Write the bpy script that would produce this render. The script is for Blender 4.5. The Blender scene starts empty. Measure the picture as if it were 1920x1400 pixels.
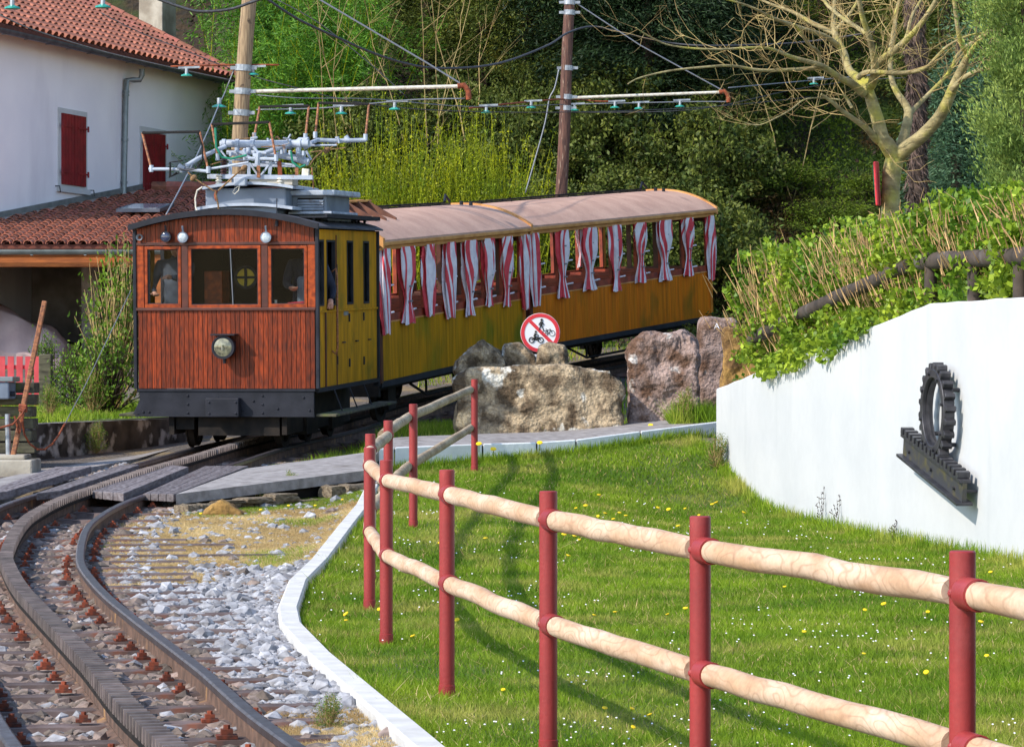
import bpy, math, random
import numpy as np
from mathutils import Vector, Matrix, noise
# ------------------------------------------------------------------ camera, sky, sun
SC = bpy.context.scene
COL = SC.collection
F = 6000.0; CZ = 1.6                       # focal length in photo pixels, eye height
cam_d = bpy.data.cameras.new('camera'); cam = bpy.data.objects.new('camera', cam_d); COL.objects.link(cam)
cam.location = (0, 0, CZ); cam.rotation_euler = (math.radians(90), 0, 0)
cam_d.sensor_width = 36; cam_d.lens = F/1920*36; cam_d.clip_start = .1; cam_d.clip_end = 1000
SC.camera = cam
SUN_EL = math.radians(38); sdir = Vector((-.84, -.54)).normalized()
SUN = Vector((sdir.x*math.cos(SUN_EL), sdir.y*math.cos(SUN_EL), math.sin(SUN_EL)))   # towards the sun
w = bpy.data.worlds.new('World'); SC.world = w; w.use_nodes = True
nt = w.node_tree; nt.nodes.clear()
sk = nt.nodes.new('ShaderNodeTexSky'); sk.sky_type = 'NISHITA'; sk.sun_disc = False
sk.sun_elevation = SUN_EL; sk.sun_rotation = math.atan2(SUN.x, SUN.y); sk.air_density = 1.0; sk.dust_density = .3; sk.ozone_density = .6
bg = nt.nodes.new('ShaderNodeBackground'); bg.inputs[1].default_value = .15
wo = nt.nodes.new('ShaderNodeOutputWorld')
nt.links.new(sk.outputs[0], bg.inputs[0]); nt.links.new(bg.outputs[0], wo.inputs[0])
sl = bpy.data.lights.new('sun', 'SUN'); sl.energy = 2.5; sl.angle = math.radians(.9); sl.color = (1, .92, .80)
so = bpy.data.objects.new('sun', sl); COL.objects.link(so); so.rotation_euler = SUN.to_track_quat('Z', 'Y').to_euler()
SC.view_settings.view_transform = 'Standard'; SC.view_settings.look = 'None'
SC.view_settings.exposure = 1.07; SC.view_settings.gamma = 1; SC.view_settings.use_curve_mapping = False
# ------------------------------------------------------------------ helpers
R = random.Random(7)
NP = np.random.RandomState(11)
PI = math.pi
def W(px, py, d): return Vector(((px-960)/F*d, d, CZ-(py-700)/F*d))
def on_z(px, py, z):
    d = F*(CZ-z)/(py-700); return Vector(((px-960)/F*d, d, z))
def lin(c): return tuple((x/12.92 if x <= .04045 else ((x+.055)/1.055)**2.4) for x in c)
def rgb(r, g, b): return lin((r/255, g/255, b/255))
class MB:
    def __init__(s): s.V = []; s.F = {}; s.n = 0
    def arr(s, V, Fc, mi=0, var=None):
        V = np.asarray(V, dtype=np.float64).reshape(-1, 3); Fc = np.asarray(Fc, dtype=np.int64)
        if var is None: var = np.full(len(Fc), R.random())
        s.V.append(V); s.F.setdefault(Fc.shape[1], []).append((Fc+s.n, np.full(len(Fc), mi), np.asarray(var, dtype=np.float64)))
        s.n += len(V)
    def box(s, c, d, M=None, mi=0, var=None):
        x, y, z = d[0]/2, d[1]/2, d[2]/2
        V = np.array([(-x,-y,-z),(x,-y,-z),(x,y,-z),(-x,y,-z),(-x,-y,z),(x,-y,z),(x,y,z),(-x,y,z)])
        if M is not None: V = V @ np.array(M.to_3x3()).T
        s.arr(V+np.array(c), [(0,3,2,1),(4,5,6,7),(0,1,5,4),(1,2,6,5),(2,3,7,6),(3,0,4,7)], mi, None if var is None else [var]*6)
        return s
    def hexa(s, p, mi=0):      # 8 explicit corners: bottom 4, top 4
        s.arr([tuple(q) for q in p], [(0,3,2,1),(4,5,6,7),(0,1,5,4),(1,2,6,5),(2,3,7,6),(3,0,4,7)], mi); return s
    def span(s, x0, x1, y0, y1, z0, z1, mi=0):
        return s.box(((x0+x1)/2,(y0+y1)/2,(z0+z1)/2), (abs(x1-x0),abs(y1-y0),abs(z1-z0)), None, mi)
    def bar(s, p, q, w, h, mi=0, up=(0,0,1)):
        p = Vector(p); q = Vector(q); d = (q-p); L = d.length
        if L < 1e-6: return s
        d.normalize(); u = Vector(up)
        if abs(d.dot(u)) > .98: u = Vector((0,1,0))
        a = d.cross(u).normalized(); b = a.cross(d)
        M = Matrix((a, d, b)).transposed()
        return s.box((p+q)/2, (w, L, h), M, mi)
    def tube(s, pts, r, n=8, mi=0, cap=True, var=None):
        P = [Vector(p) for p in pts]; m = len(P)
        rr = r if isinstance(r, (list, tuple)) else [r]*m
        V = []; a = None
        for i in range(m):
            t = (P[min(i+1, m-1)]-P[max(i-1, 0)])
            t = t.normalized() if t.length > 1e-9 else Vector((0,0,1))
            if a is None: a = t.orthogonal().normalized()
            else:
                a = a - t*a.dot(t); a = a.normalized() if a.length > 1e-6 else t.orthogonal().normalized()
            b = t.cross(a)
            for k in range(n):
                th = 2*PI*k/n; V.append(P[i]+(a*math.cos(th)+b*math.sin(th))*rr[i])
        Fc = [(i*n+k, i*n+(k+1) % n, (i+1)*n+(k+1) % n, (i+1)*n+k) for i in range(m-1) for k in range(n)]
        vv = R.random() if var is None else var
        s.arr([tuple(v) for v in V], Fc, mi, [vv]*len(Fc))
        if cap:
            base = s.n - m*n
            for off, rev in ((0, True), ((m-1)*n, False)):
                c = tuple(range(off, off+n)); c = c[::-1] if rev else c
                s.F.setdefault(n, []).append((np.array([c])+base, np.array([mi]), np.array([vv])))
        return s
    def lathe(s, prof, n=16, M=None, mi=0, close=False):
        V = []
        for r_, z in prof:
            for k in range(n):
                th = 2*PI*k/n; v = Vector((r_*math.cos(th), r_*math.sin(th), z)); V.append(tuple(M @ v) if M is not None else tuple(v))
        m = len(prof)
        Fc = [(i*n+k, i*n+(k+1) % n, (i+1)*n+(k+1) % n, (i+1)*n+k) for i in range(m-1) for k in range(n)]
        if close: Fc += [((m-1)*n+k, (m-1)*n+(k+1) % n, (k+1) % n, k) for k in range(n)]
        s.arr(V, Fc, mi)
        if not close:
            base = s.n-m*n
            s.F.setdefault(n, []).append((np.array([tuple(range(n))[::-1]])+base, np.array([mi]), np.array([.5])))
            s.F.setdefault(n, []).append((np.array([tuple(range((m-1)*n, m*n))])+base, np.array([mi]), np.array([.5])))
        return s
    def prism(s, poly, t0, t1, fn, mi=0):   # poly 2d, fn(u,v,t)->3d
        n = len(poly); V = [tuple(fn(u, v, t0)) for u, v in poly]+[tuple(fn(u, v, t1)) for u, v in poly]
        s.arr(V, [(i, (i+1) % n, n+(i+1) % n, n+i) for i in range(n)], mi)
        base = s.n-2*n
        s.F.setdefault(n, []).append((np.array([tuple(range(n))[::-1], tuple(range(n, 2*n))])+base, np.array([mi, mi]), np.array([.5, .5])))
        return s
    def sweep(s, prof, path, lats, mi=0, cap=True):   # prof: list (lateral, z) closed polygon; path pts, lateral unit vectors
        n = len(prof); m = len(path)
        V = [tuple(Vector(path[i])+Vector(lats[i])*a+Vector((0,0,b))) for i in range(m) for a, b in prof]
        s.arr(V, [(i*n+k, i*n+(k+1) % n, (i+1)*n+(k+1) % n, (i+1)*n+k) for i in range(m-1) for k in range(n)], mi)
        if cap:
            base = s.n-m*n
            s.F.setdefault(n, []).append((np.array([tuple(range(n))[::-1], tuple(range((m-1)*n, m*n))])+base, np.array([mi, mi]), np.array([.5, .5])))
        return s
    def mesh(s, name, mats, off=(0,0,0), smooth=False):
        me = bpy.data.meshes.new(name)
        V = np.concatenate(s.V) - np.array(off)
        me.vertices.add(len(V)); me.vertices.foreach_set('co', V.astype(np.float32).ravel())
        li = []; ls = []; mi = []; va = []; st = 0
        for k, lst in s.F.items():
            for Fc, m_, v_ in lst:
                li.append(Fc.ravel()); ls.append(st+np.arange(len(Fc))*k); st += len(Fc)*k; mi.append(m_); va.append(v_)
        li = np.concatenate(li); ls = np.concatenate(ls); mi = np.concatenate(mi); va = np.concatenate(va)
        me.loops.add(len(li)); me.loops.foreach_set('vertex_index', li.astype(np.int32))
        me.polygons.add(len(ls)); me.polygons.foreach_set('loop_start', ls.astype(np.int32))
        for m in (mats if isinstance(mats, (list, tuple)) else [mats]): me.materials.append(m)
        me.polygons.foreach_set('material_index', mi.astype(np.int32))
        me.polygons.foreach_set('use_smooth', np.full(len(ls), smooth))
        at = me.attributes.new('var', 'FLOAT', 'FACE'); at.data.foreach_set('value', va.astype(np.float32))
        me.update(calc_edges=True)
        return me
    def build(s, name, mats, parent=None, smooth=False, bevel=0, label=None, kind=None, auto=None):
        off = OFF.get(parent.name, (0,0,0)) if parent else (0,0,0)
        me = s.mesh(name, mats, off, smooth)
        o = bpy.data.objects.new(name, me); COL.objects.link(o)
        if parent: o.parent = parent; OFF[o.name] = off
        if bevel:
            b = o.modifiers.new('bevel', 'BEVEL'); b.width = bevel; b.segments = 2; b.limit_method = 'ANGLE'
        if auto: smooth_by_angle(me, auto)
        if label: o['label'] = label
        if kind: o['kind'] = kind
        return o
OFF = {}
def smooth_by_angle(me, deg):
    me.polygons.foreach_set('use_smooth', [True]*len(me.polygons))
    me.set_sharp_from_angle(angle=math.radians(deg))
def thing(name, label, cat, loc=(0,0,0), rot=None, group=None, local=False):
    o = bpy.data.objects.new(name, None); COL.objects.link(o); o.location = loc; o.empty_display_size = .2
    if rot: o.rotation_euler = rot
    if not local and not rot: OFF[o.name] = tuple(loc)
    o['label'] = label; o['category'] = cat
    if group: o['group'] = group
    return o
def tag(o, label=None, cat=None, group=None, kind=None):
    if label: o['label'] = label
    if cat: o['category'] = cat
    if group: o['group'] = group
    if kind: o['kind'] = kind
    return o
def link(name, me, parent=None, M=None, loc=None):
    o = bpy.data.objects.new(name, me); COL.objects.link(o)
    if parent: o.parent = parent
    if M is not None: o.matrix_local = M
    if loc is not None: o.location = loc
    return o
def copy_tree(o, parent=None):
    c = o.copy(); COL.objects.link(c); c.parent = parent
    for ch in [x for x in COL.objects if x.parent == o]: copy_tree(ch, c)
    return c
# ------------------------------------------------------------------ materials
def pm(name, c1, c2=None, scale=4, rough=.7, metal=0, bump=0, bscale=None, stretch=(1,1,1), rnd=0, var=0, c3=None, s3=1.5, t3=(.55,.7), spec=.5,
       wave=None, contour=None, grain=None, transl=0, detail=6, contrast=(.35,.65), coat=0, st3=(1,1,1)):
    m = bpy.data.materials.new(name); m.use_nodes = True; n = m.node_tree; L = n.links
    b = n.nodes['Principled BSDF']; out = n.nodes['Material Output']
    b.inputs['Roughness'].default_value = rough; b.inputs['Metallic'].default_value = metal
    b.inputs['Specular IOR Level'].default_value = spec
    if coat: b.inputs['Coat Weight'].default_value = coat; b.inputs['Coat Roughness'].default_value = .15
    tc = n.nodes.new('ShaderNodeTexCoord')
    def mapped(st):
        mp = n.nodes.new('ShaderNodeMapping'); mp.inputs['Scale'].default_value = st; L.new(tc.outputs['Object'], mp.inputs[0]); return mp.outputs[0]
    v = mapped(stretch)
    def mix(fac, a, bb, mode='MIX'):
        x = n.nodes.new('ShaderNodeMix'); x.data_type = 'RGBA'; x.blend_type = mode
        if isinstance(fac, (int, float)): x.inputs[0].default_value = fac
        else: L.new(fac, x.inputs[0])
        for i, q in ((6, a), (7, bb)):
            if isinstance(q, tuple): x.inputs[i].default_value = (*q, 1)
            else: L.new(q, x.inputs[i])
        return x.outputs[2]
    def nz(vec, sc, lo, hi, det=detail):
        t = n.nodes.new('ShaderNodeTexNoise'); t.inputs['Scale'].default_value = sc; t.inputs['Detail'].default_value = det; L.new(vec, t.inputs['Vector'])
        r_ = n.nodes.new('ShaderNodeMapRange'); r_.inputs[1].default_value = lo; r_.inputs[2].default_value = hi; L.new(t.outputs[0], r_.inputs[0]); return r_.outputs[0], t.outputs[0]
    c = tuple(c1); col = c; raw = None
    if c2 is not None:
        f, raw = nz(v, scale, *contrast); col = mix(f, c, tuple(c2))
    if wave:
        wc, wsc, wd, wamt = wave
        t = n.nodes.new('ShaderNodeTexWave'); t.inputs['Scale'].default_value = wsc; t.inputs['Distortion'].default_value = wd; t.inputs['Detail'].default_value = 2.5
        t.inputs['Detail Scale'].default_value = 1.2; L.new(v, t.inputs[0])
        r_ = n.nodes.new('ShaderNodeMapRange'); r_.inputs[1].default_value = .62; r_.inputs[2].default_value = 1; r_.inputs[4].default_value = wamt; L.new(t.outputs[1], r_.inputs[0])
        col = mix(r_.outputs[0], col, tuple(wc))
    if contour:
        cc, csc, cn, ca = contour
        t = n.nodes.new('ShaderNodeTexNoise'); t.inputs['Scale'].default_value = csc; t.inputs['Detail'].default_value = 1.5; t.inputs['Roughness'].default_value = .4; L.new(v, t.inputs['Vector'])
        mu = n.nodes.new('ShaderNodeMath'); mu.operation = 'MULTIPLY'; mu.inputs[1].default_value = cn; L.new(t.outputs[0], mu.inputs[0])
        pp = n.nodes.new('ShaderNodeMath'); pp.operation = 'PINGPONG'; pp.inputs[1].default_value = .5; L.new(mu.outputs[0], pp.inputs[0])
        r_ = n.nodes.new('ShaderNodeMapRange'); r_.inputs[1].default_value = .16; r_.inputs[2].default_value = .0; r_.inputs[4].default_value = ca; L.new(pp.outputs[0], r_.inputs[0])
        col = mix(r_.outputs[0], col, tuple(cc))
    if c3 is not None:
        f3, _ = nz(mapped(st3), s3, *t3); col = mix(f3, col, tuple(c3))
    if grain:
        gs_, ga = grain
        t = n.nodes.new('ShaderNodeTexNoise'); t.inputs['Scale'].default_value = gs_; t.inputs['Detail'].default_value = 5; t.inputs['Roughness'].default_value = .7; L.new(tc.outputs['Object'], t.inputs['Vector'])
        hg = n.nodes.new('ShaderNodeHueSaturation'); r_ = n.nodes.new('ShaderNodeMapRange'); r_.inputs[1].default_value = .3; r_.inputs[2].default_value = .7; r_.inputs[3].default_value = 1-ga; r_.inputs[4].default_value = 1+ga; L.new(t.outputs[0], r_.inputs[0]); L.new(r_.outputs[0], hg.inputs['Value'])
        if isinstance(col, tuple): hg.inputs['Color'].default_value = (*col, 1)
        else: L.new(col, hg.inputs['Color'])
        col = hg.outputs[0]
    if var:
        a = n.nodes.new('ShaderNodeAttribute'); a.attribute_name = 'var'
        hs = n.nodes.new('ShaderNodeHueSaturation')
        mr = n.nodes.new('ShaderNodeMapRange'); mr.inputs[3].default_value = 1-var; mr.inputs[4].default_value = 1+var; L.new(a.outputs['Fac'], mr.inputs[0]); L.new(mr.outputs[0], hs.inputs['Value'])
        mh = n.nodes.new('ShaderNodeMapRange'); mh.inputs[3].default_value = .5+.025*var; mh.inputs[4].default_value = .5-.035*var; L.new(a.outputs['Fac'], mh.inputs[0]); L.new(mh.outputs[0], hs.inputs['Hue'])
        if isinstance(col, tuple): hs.inputs['Color'].default_value = (*col, 1)
        else: L.new(col, hs.inputs['Color'])
        col = hs.outputs[0]
    if rnd:
        oi = n.nodes.new('ShaderNodeObjectInfo'); hs = n.nodes.new('ShaderNodeHueSaturation')
        mr = n.nodes.new('ShaderNodeMapRange'); mr.inputs[3].default_value = 1-rnd; mr.inputs[4].default_value = 1+rnd; L.new(oi.outputs['Random'], mr.inputs[0]); L.new(mr.outputs[0], hs.inputs['Value'])
        if isinstance(col, tuple): hs.inputs['Color'].default_value = (*col, 1)
        else: L.new(col, hs.inputs['Color'])
        col = hs.outputs[0]
    if isinstance(col, tuple): b.inputs['Base Color'].default_value = (*col, 1)
    else: L.new(col, b.inputs['Base Color'])
    if bump:
        f, rw = nz(v, bscale or scale*2, 0, 1)
        bn = n.nodes.new('ShaderNodeBump'); bn.inputs['Strength'].default_value = 1; bn.inputs['Distance'].default_value = bump; L.new(rw, bn.inputs['Height']); L.new(bn.outputs[0], b.inputs['Normal'])
    if transl:
        tr = n.nodes.new('ShaderNodeBsdfTranslucent'); ms = n.nodes.new('ShaderNodeMixShader'); ms.inputs[0].default_value = transl
        if isinstance(col, tuple): tr.inputs[0].default_value = (*col, 1)
        else: L.new(col, tr.inputs[0])
        L.new(b.outputs[0], ms.inputs[1]); L.new(tr.outputs[0], ms.inputs[2]); L.new(ms.outputs[0], out.inputs[0])
    return m
def glassmat(name, tint=(.8,.85,.85), refl=.12):
    m = bpy.data.materials.new(name); m.use_nodes = True; n = m.node_tree; n.nodes.clear()
    out = n.nodes.new('ShaderNodeOutputMaterial'); t = n.nodes.new('ShaderNodeBsdfTransparent'); t.inputs[0].default_value = (*tint, 1)
    g = n.nodes.new('ShaderNodeBsdfGlossy'); g.inputs['Roughness'].default_value = .02; ms = n.nodes.new('ShaderNodeMixShader')
    fr = n.nodes.new('ShaderNodeFresnel'); fr.inputs[0].default_value = 1.5
    ad = n.nodes.new('ShaderNodeMath'); ad.operation = 'ADD'; ad.operation = 'MULTIPLY'; ad.inputs[1].default_value = refl; n.links.new(fr.outputs[0], ad.inputs[0])
    n.links.new(ad.outputs[0], ms.inputs[0]); n.links.new(t.outputs[0], ms.inputs[1]); n.links.new(g.outputs[0], ms.inputs[2]); n.links.new(ms.outputs[0], out.inputs[0])
    return m
M_ = {}
M_['front_wood'] = pm('front_wood', rgb(140,54,18), rgb(78,28,12), scale=7, stretch=(9,9,1.0), rough=.5, spec=.25, bump=.0005, bscale=20, rnd=.34, coat=.06, contrast=(.35,.65), c3=rgb(70,30,20), s3=4.5, t3=(.52,.75), st3=(3,3,1))
M_['frame_wood'] = pm('frame_wood', rgb(166,70,22), rgb(110,40,14), scale=6, stretch=(3,3,3), rough=.4, rnd=.12, spec=.3)
M_['dark_wood'] = pm('dark_wood', rgb(92,38,22), rgb(60,24,14), scale=6, rough=.5)
M_['black'] = pm('black_paint', (.011,.012,.018), (.022,.023,.032), scale=5, rough=.6, spec=.25, bump=.001, bscale=30)
M_['shade_black'] = pm('shade_black', (.008,.007,.007), (.016,.014,.013), scale=4, rough=.9, spec=.05)  # near-black put in for the shade inside the cab, gaps and openings
M_['under'] = pm('greasy_iron_gap_shade', (.010,.009,.009), (.028,.021,.017), scale=6, rough=.8, spec=.2)
M_['olive'] = pm('olive_paint', rgb(196,138,12), rgb(160,114,12), scale=3, stretch=(3,3,.6), rough=.55, spec=.18, rnd=.1, bump=.001, bscale=20, c3=rgb(112,98,20), s3=2, t3=(.55,.75))
M_['car1'] = pm('carriage_olive', rgb(192,134,6), rgb(158,112,6), scale=3.5, stretch=(4,4,.45), rough=.55, spec=.18, var=.12, bump=.001, c3=rgb(112,110,14), s3=1.6, t3=(.5,.72), st3=(1,1,.8))
M_['car2'] = pm('carriage_orange', rgb(212,118,6), rgb(182,98,5), scale=3.5, stretch=(4,4,.45), rough=.55, spec=.18, var=.12, bump=.001, c3=rgb(120,92,14), s3=1.6, t3=(.58,.78), st3=(1,1,.8))
M_['cornice'] = pm('cornice_wood', rgb(214,156,92), rgb(184,124,64), scale=4, rough=.5)
M_['amber'] = pm('amber_wood', rgb(214,134,30), rgb(170,92,20), scale=5, rough=.45)
M_['redwood'] = pm('red_bench_wood', rgb(156,62,36), rgb(104,38,24), scale=6, rough=.5)
M_['carroof'] = pm('carriage_roof', rgb(196,158,138), rgb(178,140,122), scale=2.5, rough=.75, bump=.003, bscale=6, c3=rgb(136,108,102), s3=2.2, t3=(.6,.8), grain=(30,.12))
M_['locoroof'] = pm('loco_roof', rgb(78,76,82), rgb(52,50,56), scale=4, rough=.7)
M_['curt_w'] = pm('curtain_white', rgb(244,238,244), rgb(222,212,222), scale=8, rough=.9, transl=.15)
M_['curt_r'] = pm('curtain_red', rgb(230,82,92), rgb(206,60,72), scale=8, rough=.9, transl=.15)
M_['grey'] = pm('grey_paint', rgb(176,184,198), rgb(148,156,170), scale=8, rough=.5, c3=rgb(128,96,74), s3=9, t3=(.62,.75))
M_['greydk'] = pm('grey_housing', rgb(120,130,146), rgb(98,108,124), scale=3, rough=.5, c3=rgb(96,80,70), s3=5, t3=(.62,.78))
M_['steel'] = pm('galvanised', rgb(170,174,180), rgb(130,134,142), scale=12, rough=.45, metal=.6)
M_['chrome'] = pm('chrome', (.7,.7,.7), rough=.15, metal=1)
M_['rust'] = pm('rust', rgb(150,74,40), rgb(96,44,28), scale=18, rough=.85)
M_['copper'] = pm('rusty_tube', rgb(172,110,70), rgb(104,66,50), scale=22, rough=.7, stretch=(1,1,2))
M_['bowblack'] = pm('worn_black_bar', (.014,.013,.014), rgb(74,56,44), scale=22, rough=.7, spec=.2, contrast=(.62,.85))
M_['porc'] = pm('porcelain', rgb(225,220,205), rgb(190,180,165), scale=20, rough=.25)
M_['brownins'] = pm('brown_insulator', rgb(92,58,52), rgb(60,38,36), scale=10, rough=.3)
M_['gglass'] = pm('green_glass', rgb(70,190,170), rgb(40,150,140), scale=20, rough=.1, transl=.3)
M_['hose'] = pm('green_hose', rgb(10,120,92), rough=.4)
M_['rope'] = pm('rope', rgb(150,116,78), rgb(90,66,44), scale=60, rough=.9)
M_['cable'] = pm('dark_cable', (.03,.03,.035), (.07,.07,.08), scale=30, rough=.6)
M_['wire'] = pm('grey_wire', rgb(130,134,142), rough=.5, metal=.4)
M_['glass'] = glassmat('window_glass', (.86,.88,.88), .12)
M_['lens'] = pm('lamp_lens', rgb(150,146,118), rgb(70,70,58), scale=20, rough=.08, coat=.6)
M_['lensc'] = pm('clear_lens', rgb(215,222,228), rgb(150,160,170), scale=25, rough=.06, coat=.6)
M_['lensb'] = pm('blue_lens', rgb(30,36,62), rgb(60,66,92), scale=20, rough=.08, coat=.6)
M_['fred'] = pm('fence_red', rgb(152,47,45), rgb(134,40,40), scale=3, rough=.45, spec=.5, c3=rgb(168,78,76), s3=2.2, t3=(.55,.8), bump=.0008, bscale=80, grain=(60,.10))
M_['log'] = pm('peeled_log', rgb(208,182,158), rgb(184,148,116), scale=6, rough=.85, contour=(rgb(146,108,82), 9.5, 9, .5), bump=.003, bscale=14, stretch=(1,.28,1), c3=rgb(176,140,110), s3=7, t3=(.52,.70), st3=(1.6,.3,1.6), grain=(34,.16))
M_['log2'] = pm('weathered_log', rgb(184,168,142), rgb(150,130,104), scale=5, rough=.85, contour=(rgb(112,88,66), 5, 13, .8), bump=.004, bscale=10, stretch=(1,.5,1))
M_['white'] = pm('white_paint', rgb(194,195,196), rgb(186,188,190), scale=1.2, rough=.8, bump=.003, bscale=7, c3=rgb(168,172,174), s3=2.6, t3=(.60,.92), st3=(1,1,.14), grain=(9,.025))
M_['kerbw'] = pm('kerb_white', rgb(212,210,206), rgb(192,190,186), scale=6, rough=.8, bump=.004, bscale=14, c3=rgb(150,140,122), s3=9, t3=(.68,.85))
M_['iron'] = pm('cast_iron', (.035,.034,.040), (.075,.072,.082), scale=12, rough=.42, metal=.4, bump=.001, bscale=40)
M_['oldgear'] = pm('worn_iron', (.04,.04,.045), rgb(92,84,40), scale=10, rough=.5, contrast=(.5,.8))
M_['rail'] = pm('rail_steel', rgb(118,114,118), rgb(90,80,78), scale=20, rough=.36, metal=.7)
M_['railrust'] = pm('rail_web_rust', rgb(116,90,76), rgb(80,62,52), scale=14, rough=.85, c3=rgb(160,122,80), s3=6, t3=(.6,.75), bump=.002)
M_['rack'] = pm('rack_steel', rgb(122,108,102), rgb(86,74,70), scale=10, rough=.5, metal=.2, var=.2)
M_['sleeper'] = pm('steel_sleeper', rgb(112,96,92), rgb(78,62,58), scale=7, rough=.85, bump=.003, rnd=.25, c3=rgb(120,72,52), s3=4, t3=(.6,.75))
M_['clip'] = pm('rusty_clip', rgb(140,66,40), rgb(70,42,34), scale=25, rough=.85, rnd=.4)
M_['ballast'] = pm('ballast_stone', rgb(168,168,172), rgb(118,116,119), scale=16, rough=.9, var=.35, bump=.004, bscale=40)
M_['ballastb'] = pm('brown_ballast_stone', rgb(140,124,114), rgb(100,88,80), scale=16, rough=.9, var=.4, bump=.004, bscale=40)
M_['gravel'] = pm('gravel_bed', rgb(112,104,98), rgb(70,62,56), scale=26, rough=.95, bump=.03, bscale=24, c3=rgb(132,114,84), s3=1.1, t3=(.5,.65))
M_['soil'] = pm('lawn_soil', rgb(78,92,30), rgb(56,70,22), scale=10, rough=.95, bump=.02, bscale=14)
M_['bank'] = pm('hill_litter', rgb(58,44,26), rgb(34,28,18), scale=5, rough=.95, bump=.15, bscale=3, c3=rgb(52,72,14), s3=.35, t3=(.48,.6))
M_['asphalt'] = pm('path_concrete', rgb(158,152,150), rgb(126,120,118), scale=9, rough=.95, bump=.006, bscale=50, c3=rgb(100,92,84), s3=2, t3=(.58,.75))
M_['plank'] = pm('crossing_plank', rgb(126,118,120), rgb(88,78,78), scale=6, stretch=(5,1,5), rough=.85, bump=.004, rnd=.22, c3=rgb(182,158,78), s3=2.2, t3=(.66,.76))
M_['rubble'] = pm('rubble_stone', rgb(132,118,98), rgb(84,72,58), scale=6, rough=.95, bump=.015, bscale=12, rnd=.25)
M_['stone'] = pm('lichened_stone', rgb(176,156,128), rgb(92,76,58), scale=4.5, rough=.95, bump=.045, bscale=20, contrast=(.42,.58), c3=rgb(206,202,192), s3=3.2, t3=(.60,.66), detail=9, grain=(38,.5))
M_['stonep'] = pm('purple_stone', rgb(158,136,128), rgb(98,72,56), scale=3.5, rough=.95, bump=.045, bscale=20, contrast=(.42,.58), c3=rgb(196,188,182), s3=4, t3=(.62,.68), detail=9, grain=(38,.5))
M_['stoneo'] = pm('orange_stone', rgb(150,116,62), rgb(98,72,40), scale=4.4, rough=.95, bump=.05, bscale=10, contrast=(.42,.58), detail=9, grain=(22,.4))
M_['mosswall'] = pm('stained_wall', rgb(92,86,84), rgb(38,34,34), scale=3, rough=.95, bump=.01, c3=rgb(176,172,174), s3=3.8, t3=(.50,.60), detail=9)
M_['render'] = pm('house_render', rgb(240,236,240), rgb(232,228,234), scale=.9, rough=.9, bump=.003, bscale=12, c3=rgb(206,200,208), s3=.8, t3=(.55,.8), st3=(1,1,.25))
M_['tile'] = pm('roof_tile', rgb(176,112,90), rgb(134,82,68), scale=6, rough=.9, var=.3, bump=.003, c3=rgb(112,84,76), s3=5, t3=(.58,.74))
M_['tilep'] = pm('roof_tile_single', rgb(178,112,88), rgb(134,80,64), scale=6, rough=.9, rnd=.3, bump=.003, c3=rgb(108,82,74), s3=7, t3=(.56,.74))
M_['tilebase'] = pm('tile_channel', rgb(116,62,48), rgb(84,46,38), scale=7, rough=.95)
M_['gutter'] = pm('zinc', rgb(104,106,116), rgb(78,80,90), scale=5, rough=.5, metal=.5)
M_['gutter2'] = pm('zinc_pale', rgb(142,150,152), rgb(118,126,128), scale=5, rough=.5, metal=.5)
M_['shutter'] = pm('shutter_red', rgb(140,26,34), rgb(112,20,28), scale=5, rough=.6, rnd=.06)
M_['conc'] = pm('concrete', rgb(176,168,154), rgb(136,126,112), scale=2.5, rough=.95, bump=.006, bscale=20, c3=rgb(92,84,76), s3=2, t3=(.52,.75), st3=(1,1,.4))
M_['pole'] = pm('pole_wood', rgb(164,140,110), rgb(112,92,72), scale=4, stretch=(12,12,.8), rough=.9, bump=.006, c3=rgb(70,56,46), s3=7, t3=(.64,.7))
M_['pole2'] = pm('pole_dark_wood', rgb(112,78,66), rgb(66,46,42), scale=4, stretch=(12,12,.8), rough=.9, bump=.006, c3=rgb(150,128,112), s3=5, t3=(.6,.7), st3=(6,6,1))
M_['bark'] = pm('smooth_bark', rgb(168,154,112), rgb(124,112,78), scale=5, stretch=(1,1,3), rough=.9, bump=.012, bscale=16, grain=(14,.22), c3=rgb(170,162,70), s3=2.5, t3=(.5,.66))
M_['twig'] = pm('twig', rgb(186,164,108), rgb(136,110,72), scale=4, rough=.85)
M_['darkbark'] = pm('dark_bark', rgb(70,56,44), rgb(44,36,28), scale=7, rough=.95, bump=.01)
M_['palm'] = pm('palm_fibre', rgb(104,86,76), rgb(52,40,36), scale=9, rough=.95, var=.35, bump=.01)
M_['browlog'] = pm('brown_handrail', rgb(80,68,60), rgb(50,42,37), scale=5, rough=.85, bump=.004, c3=rgb(112,106,104), s3=3, t3=(.58,.75))
def leafm(name, a, b, transl=.3, rough=.55, var=.4, c3=None, s3=.8, t3=(.5,.7)): return pm(name, a, b, scale=1.3, rough=rough, var=var, transl=transl, c3=c3, s3=s3, t3=t3, spec=.25)
M_['grass'] = leafm('grass', rgb(138,164,38), rgb(100,136,28), .35, .6, .45, c3=rgb(170,172,78), s3=1.1, t3=(.52,.66))
M_['grassdry'] = leafm('dry_grass', rgb(216,192,138), rgb(176,148,98), .2, .8, .3)
M_['hedge'] = leafm('hedge_leaf', rgb(148,170,50), rgb(86,124,34), .3, .45, .5)
M_['stem'] = pm('tan_stem', rgb(206,172,120), rgb(150,116,74), scale=5, rough=.85, var=.25)
M_['conifer'] = leafm('conifer_leaf', rgb(98,108,42), rgb(48,72,30), .2, .6, .5, c3=rgb(124,118,40), s3=1.2, t3=(.55,.68))
M_['darkcon'] = leafm('dark_conifer_leaf', rgb(42,64,32), rgb(25,43,25), .15, .6, .5)
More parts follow.
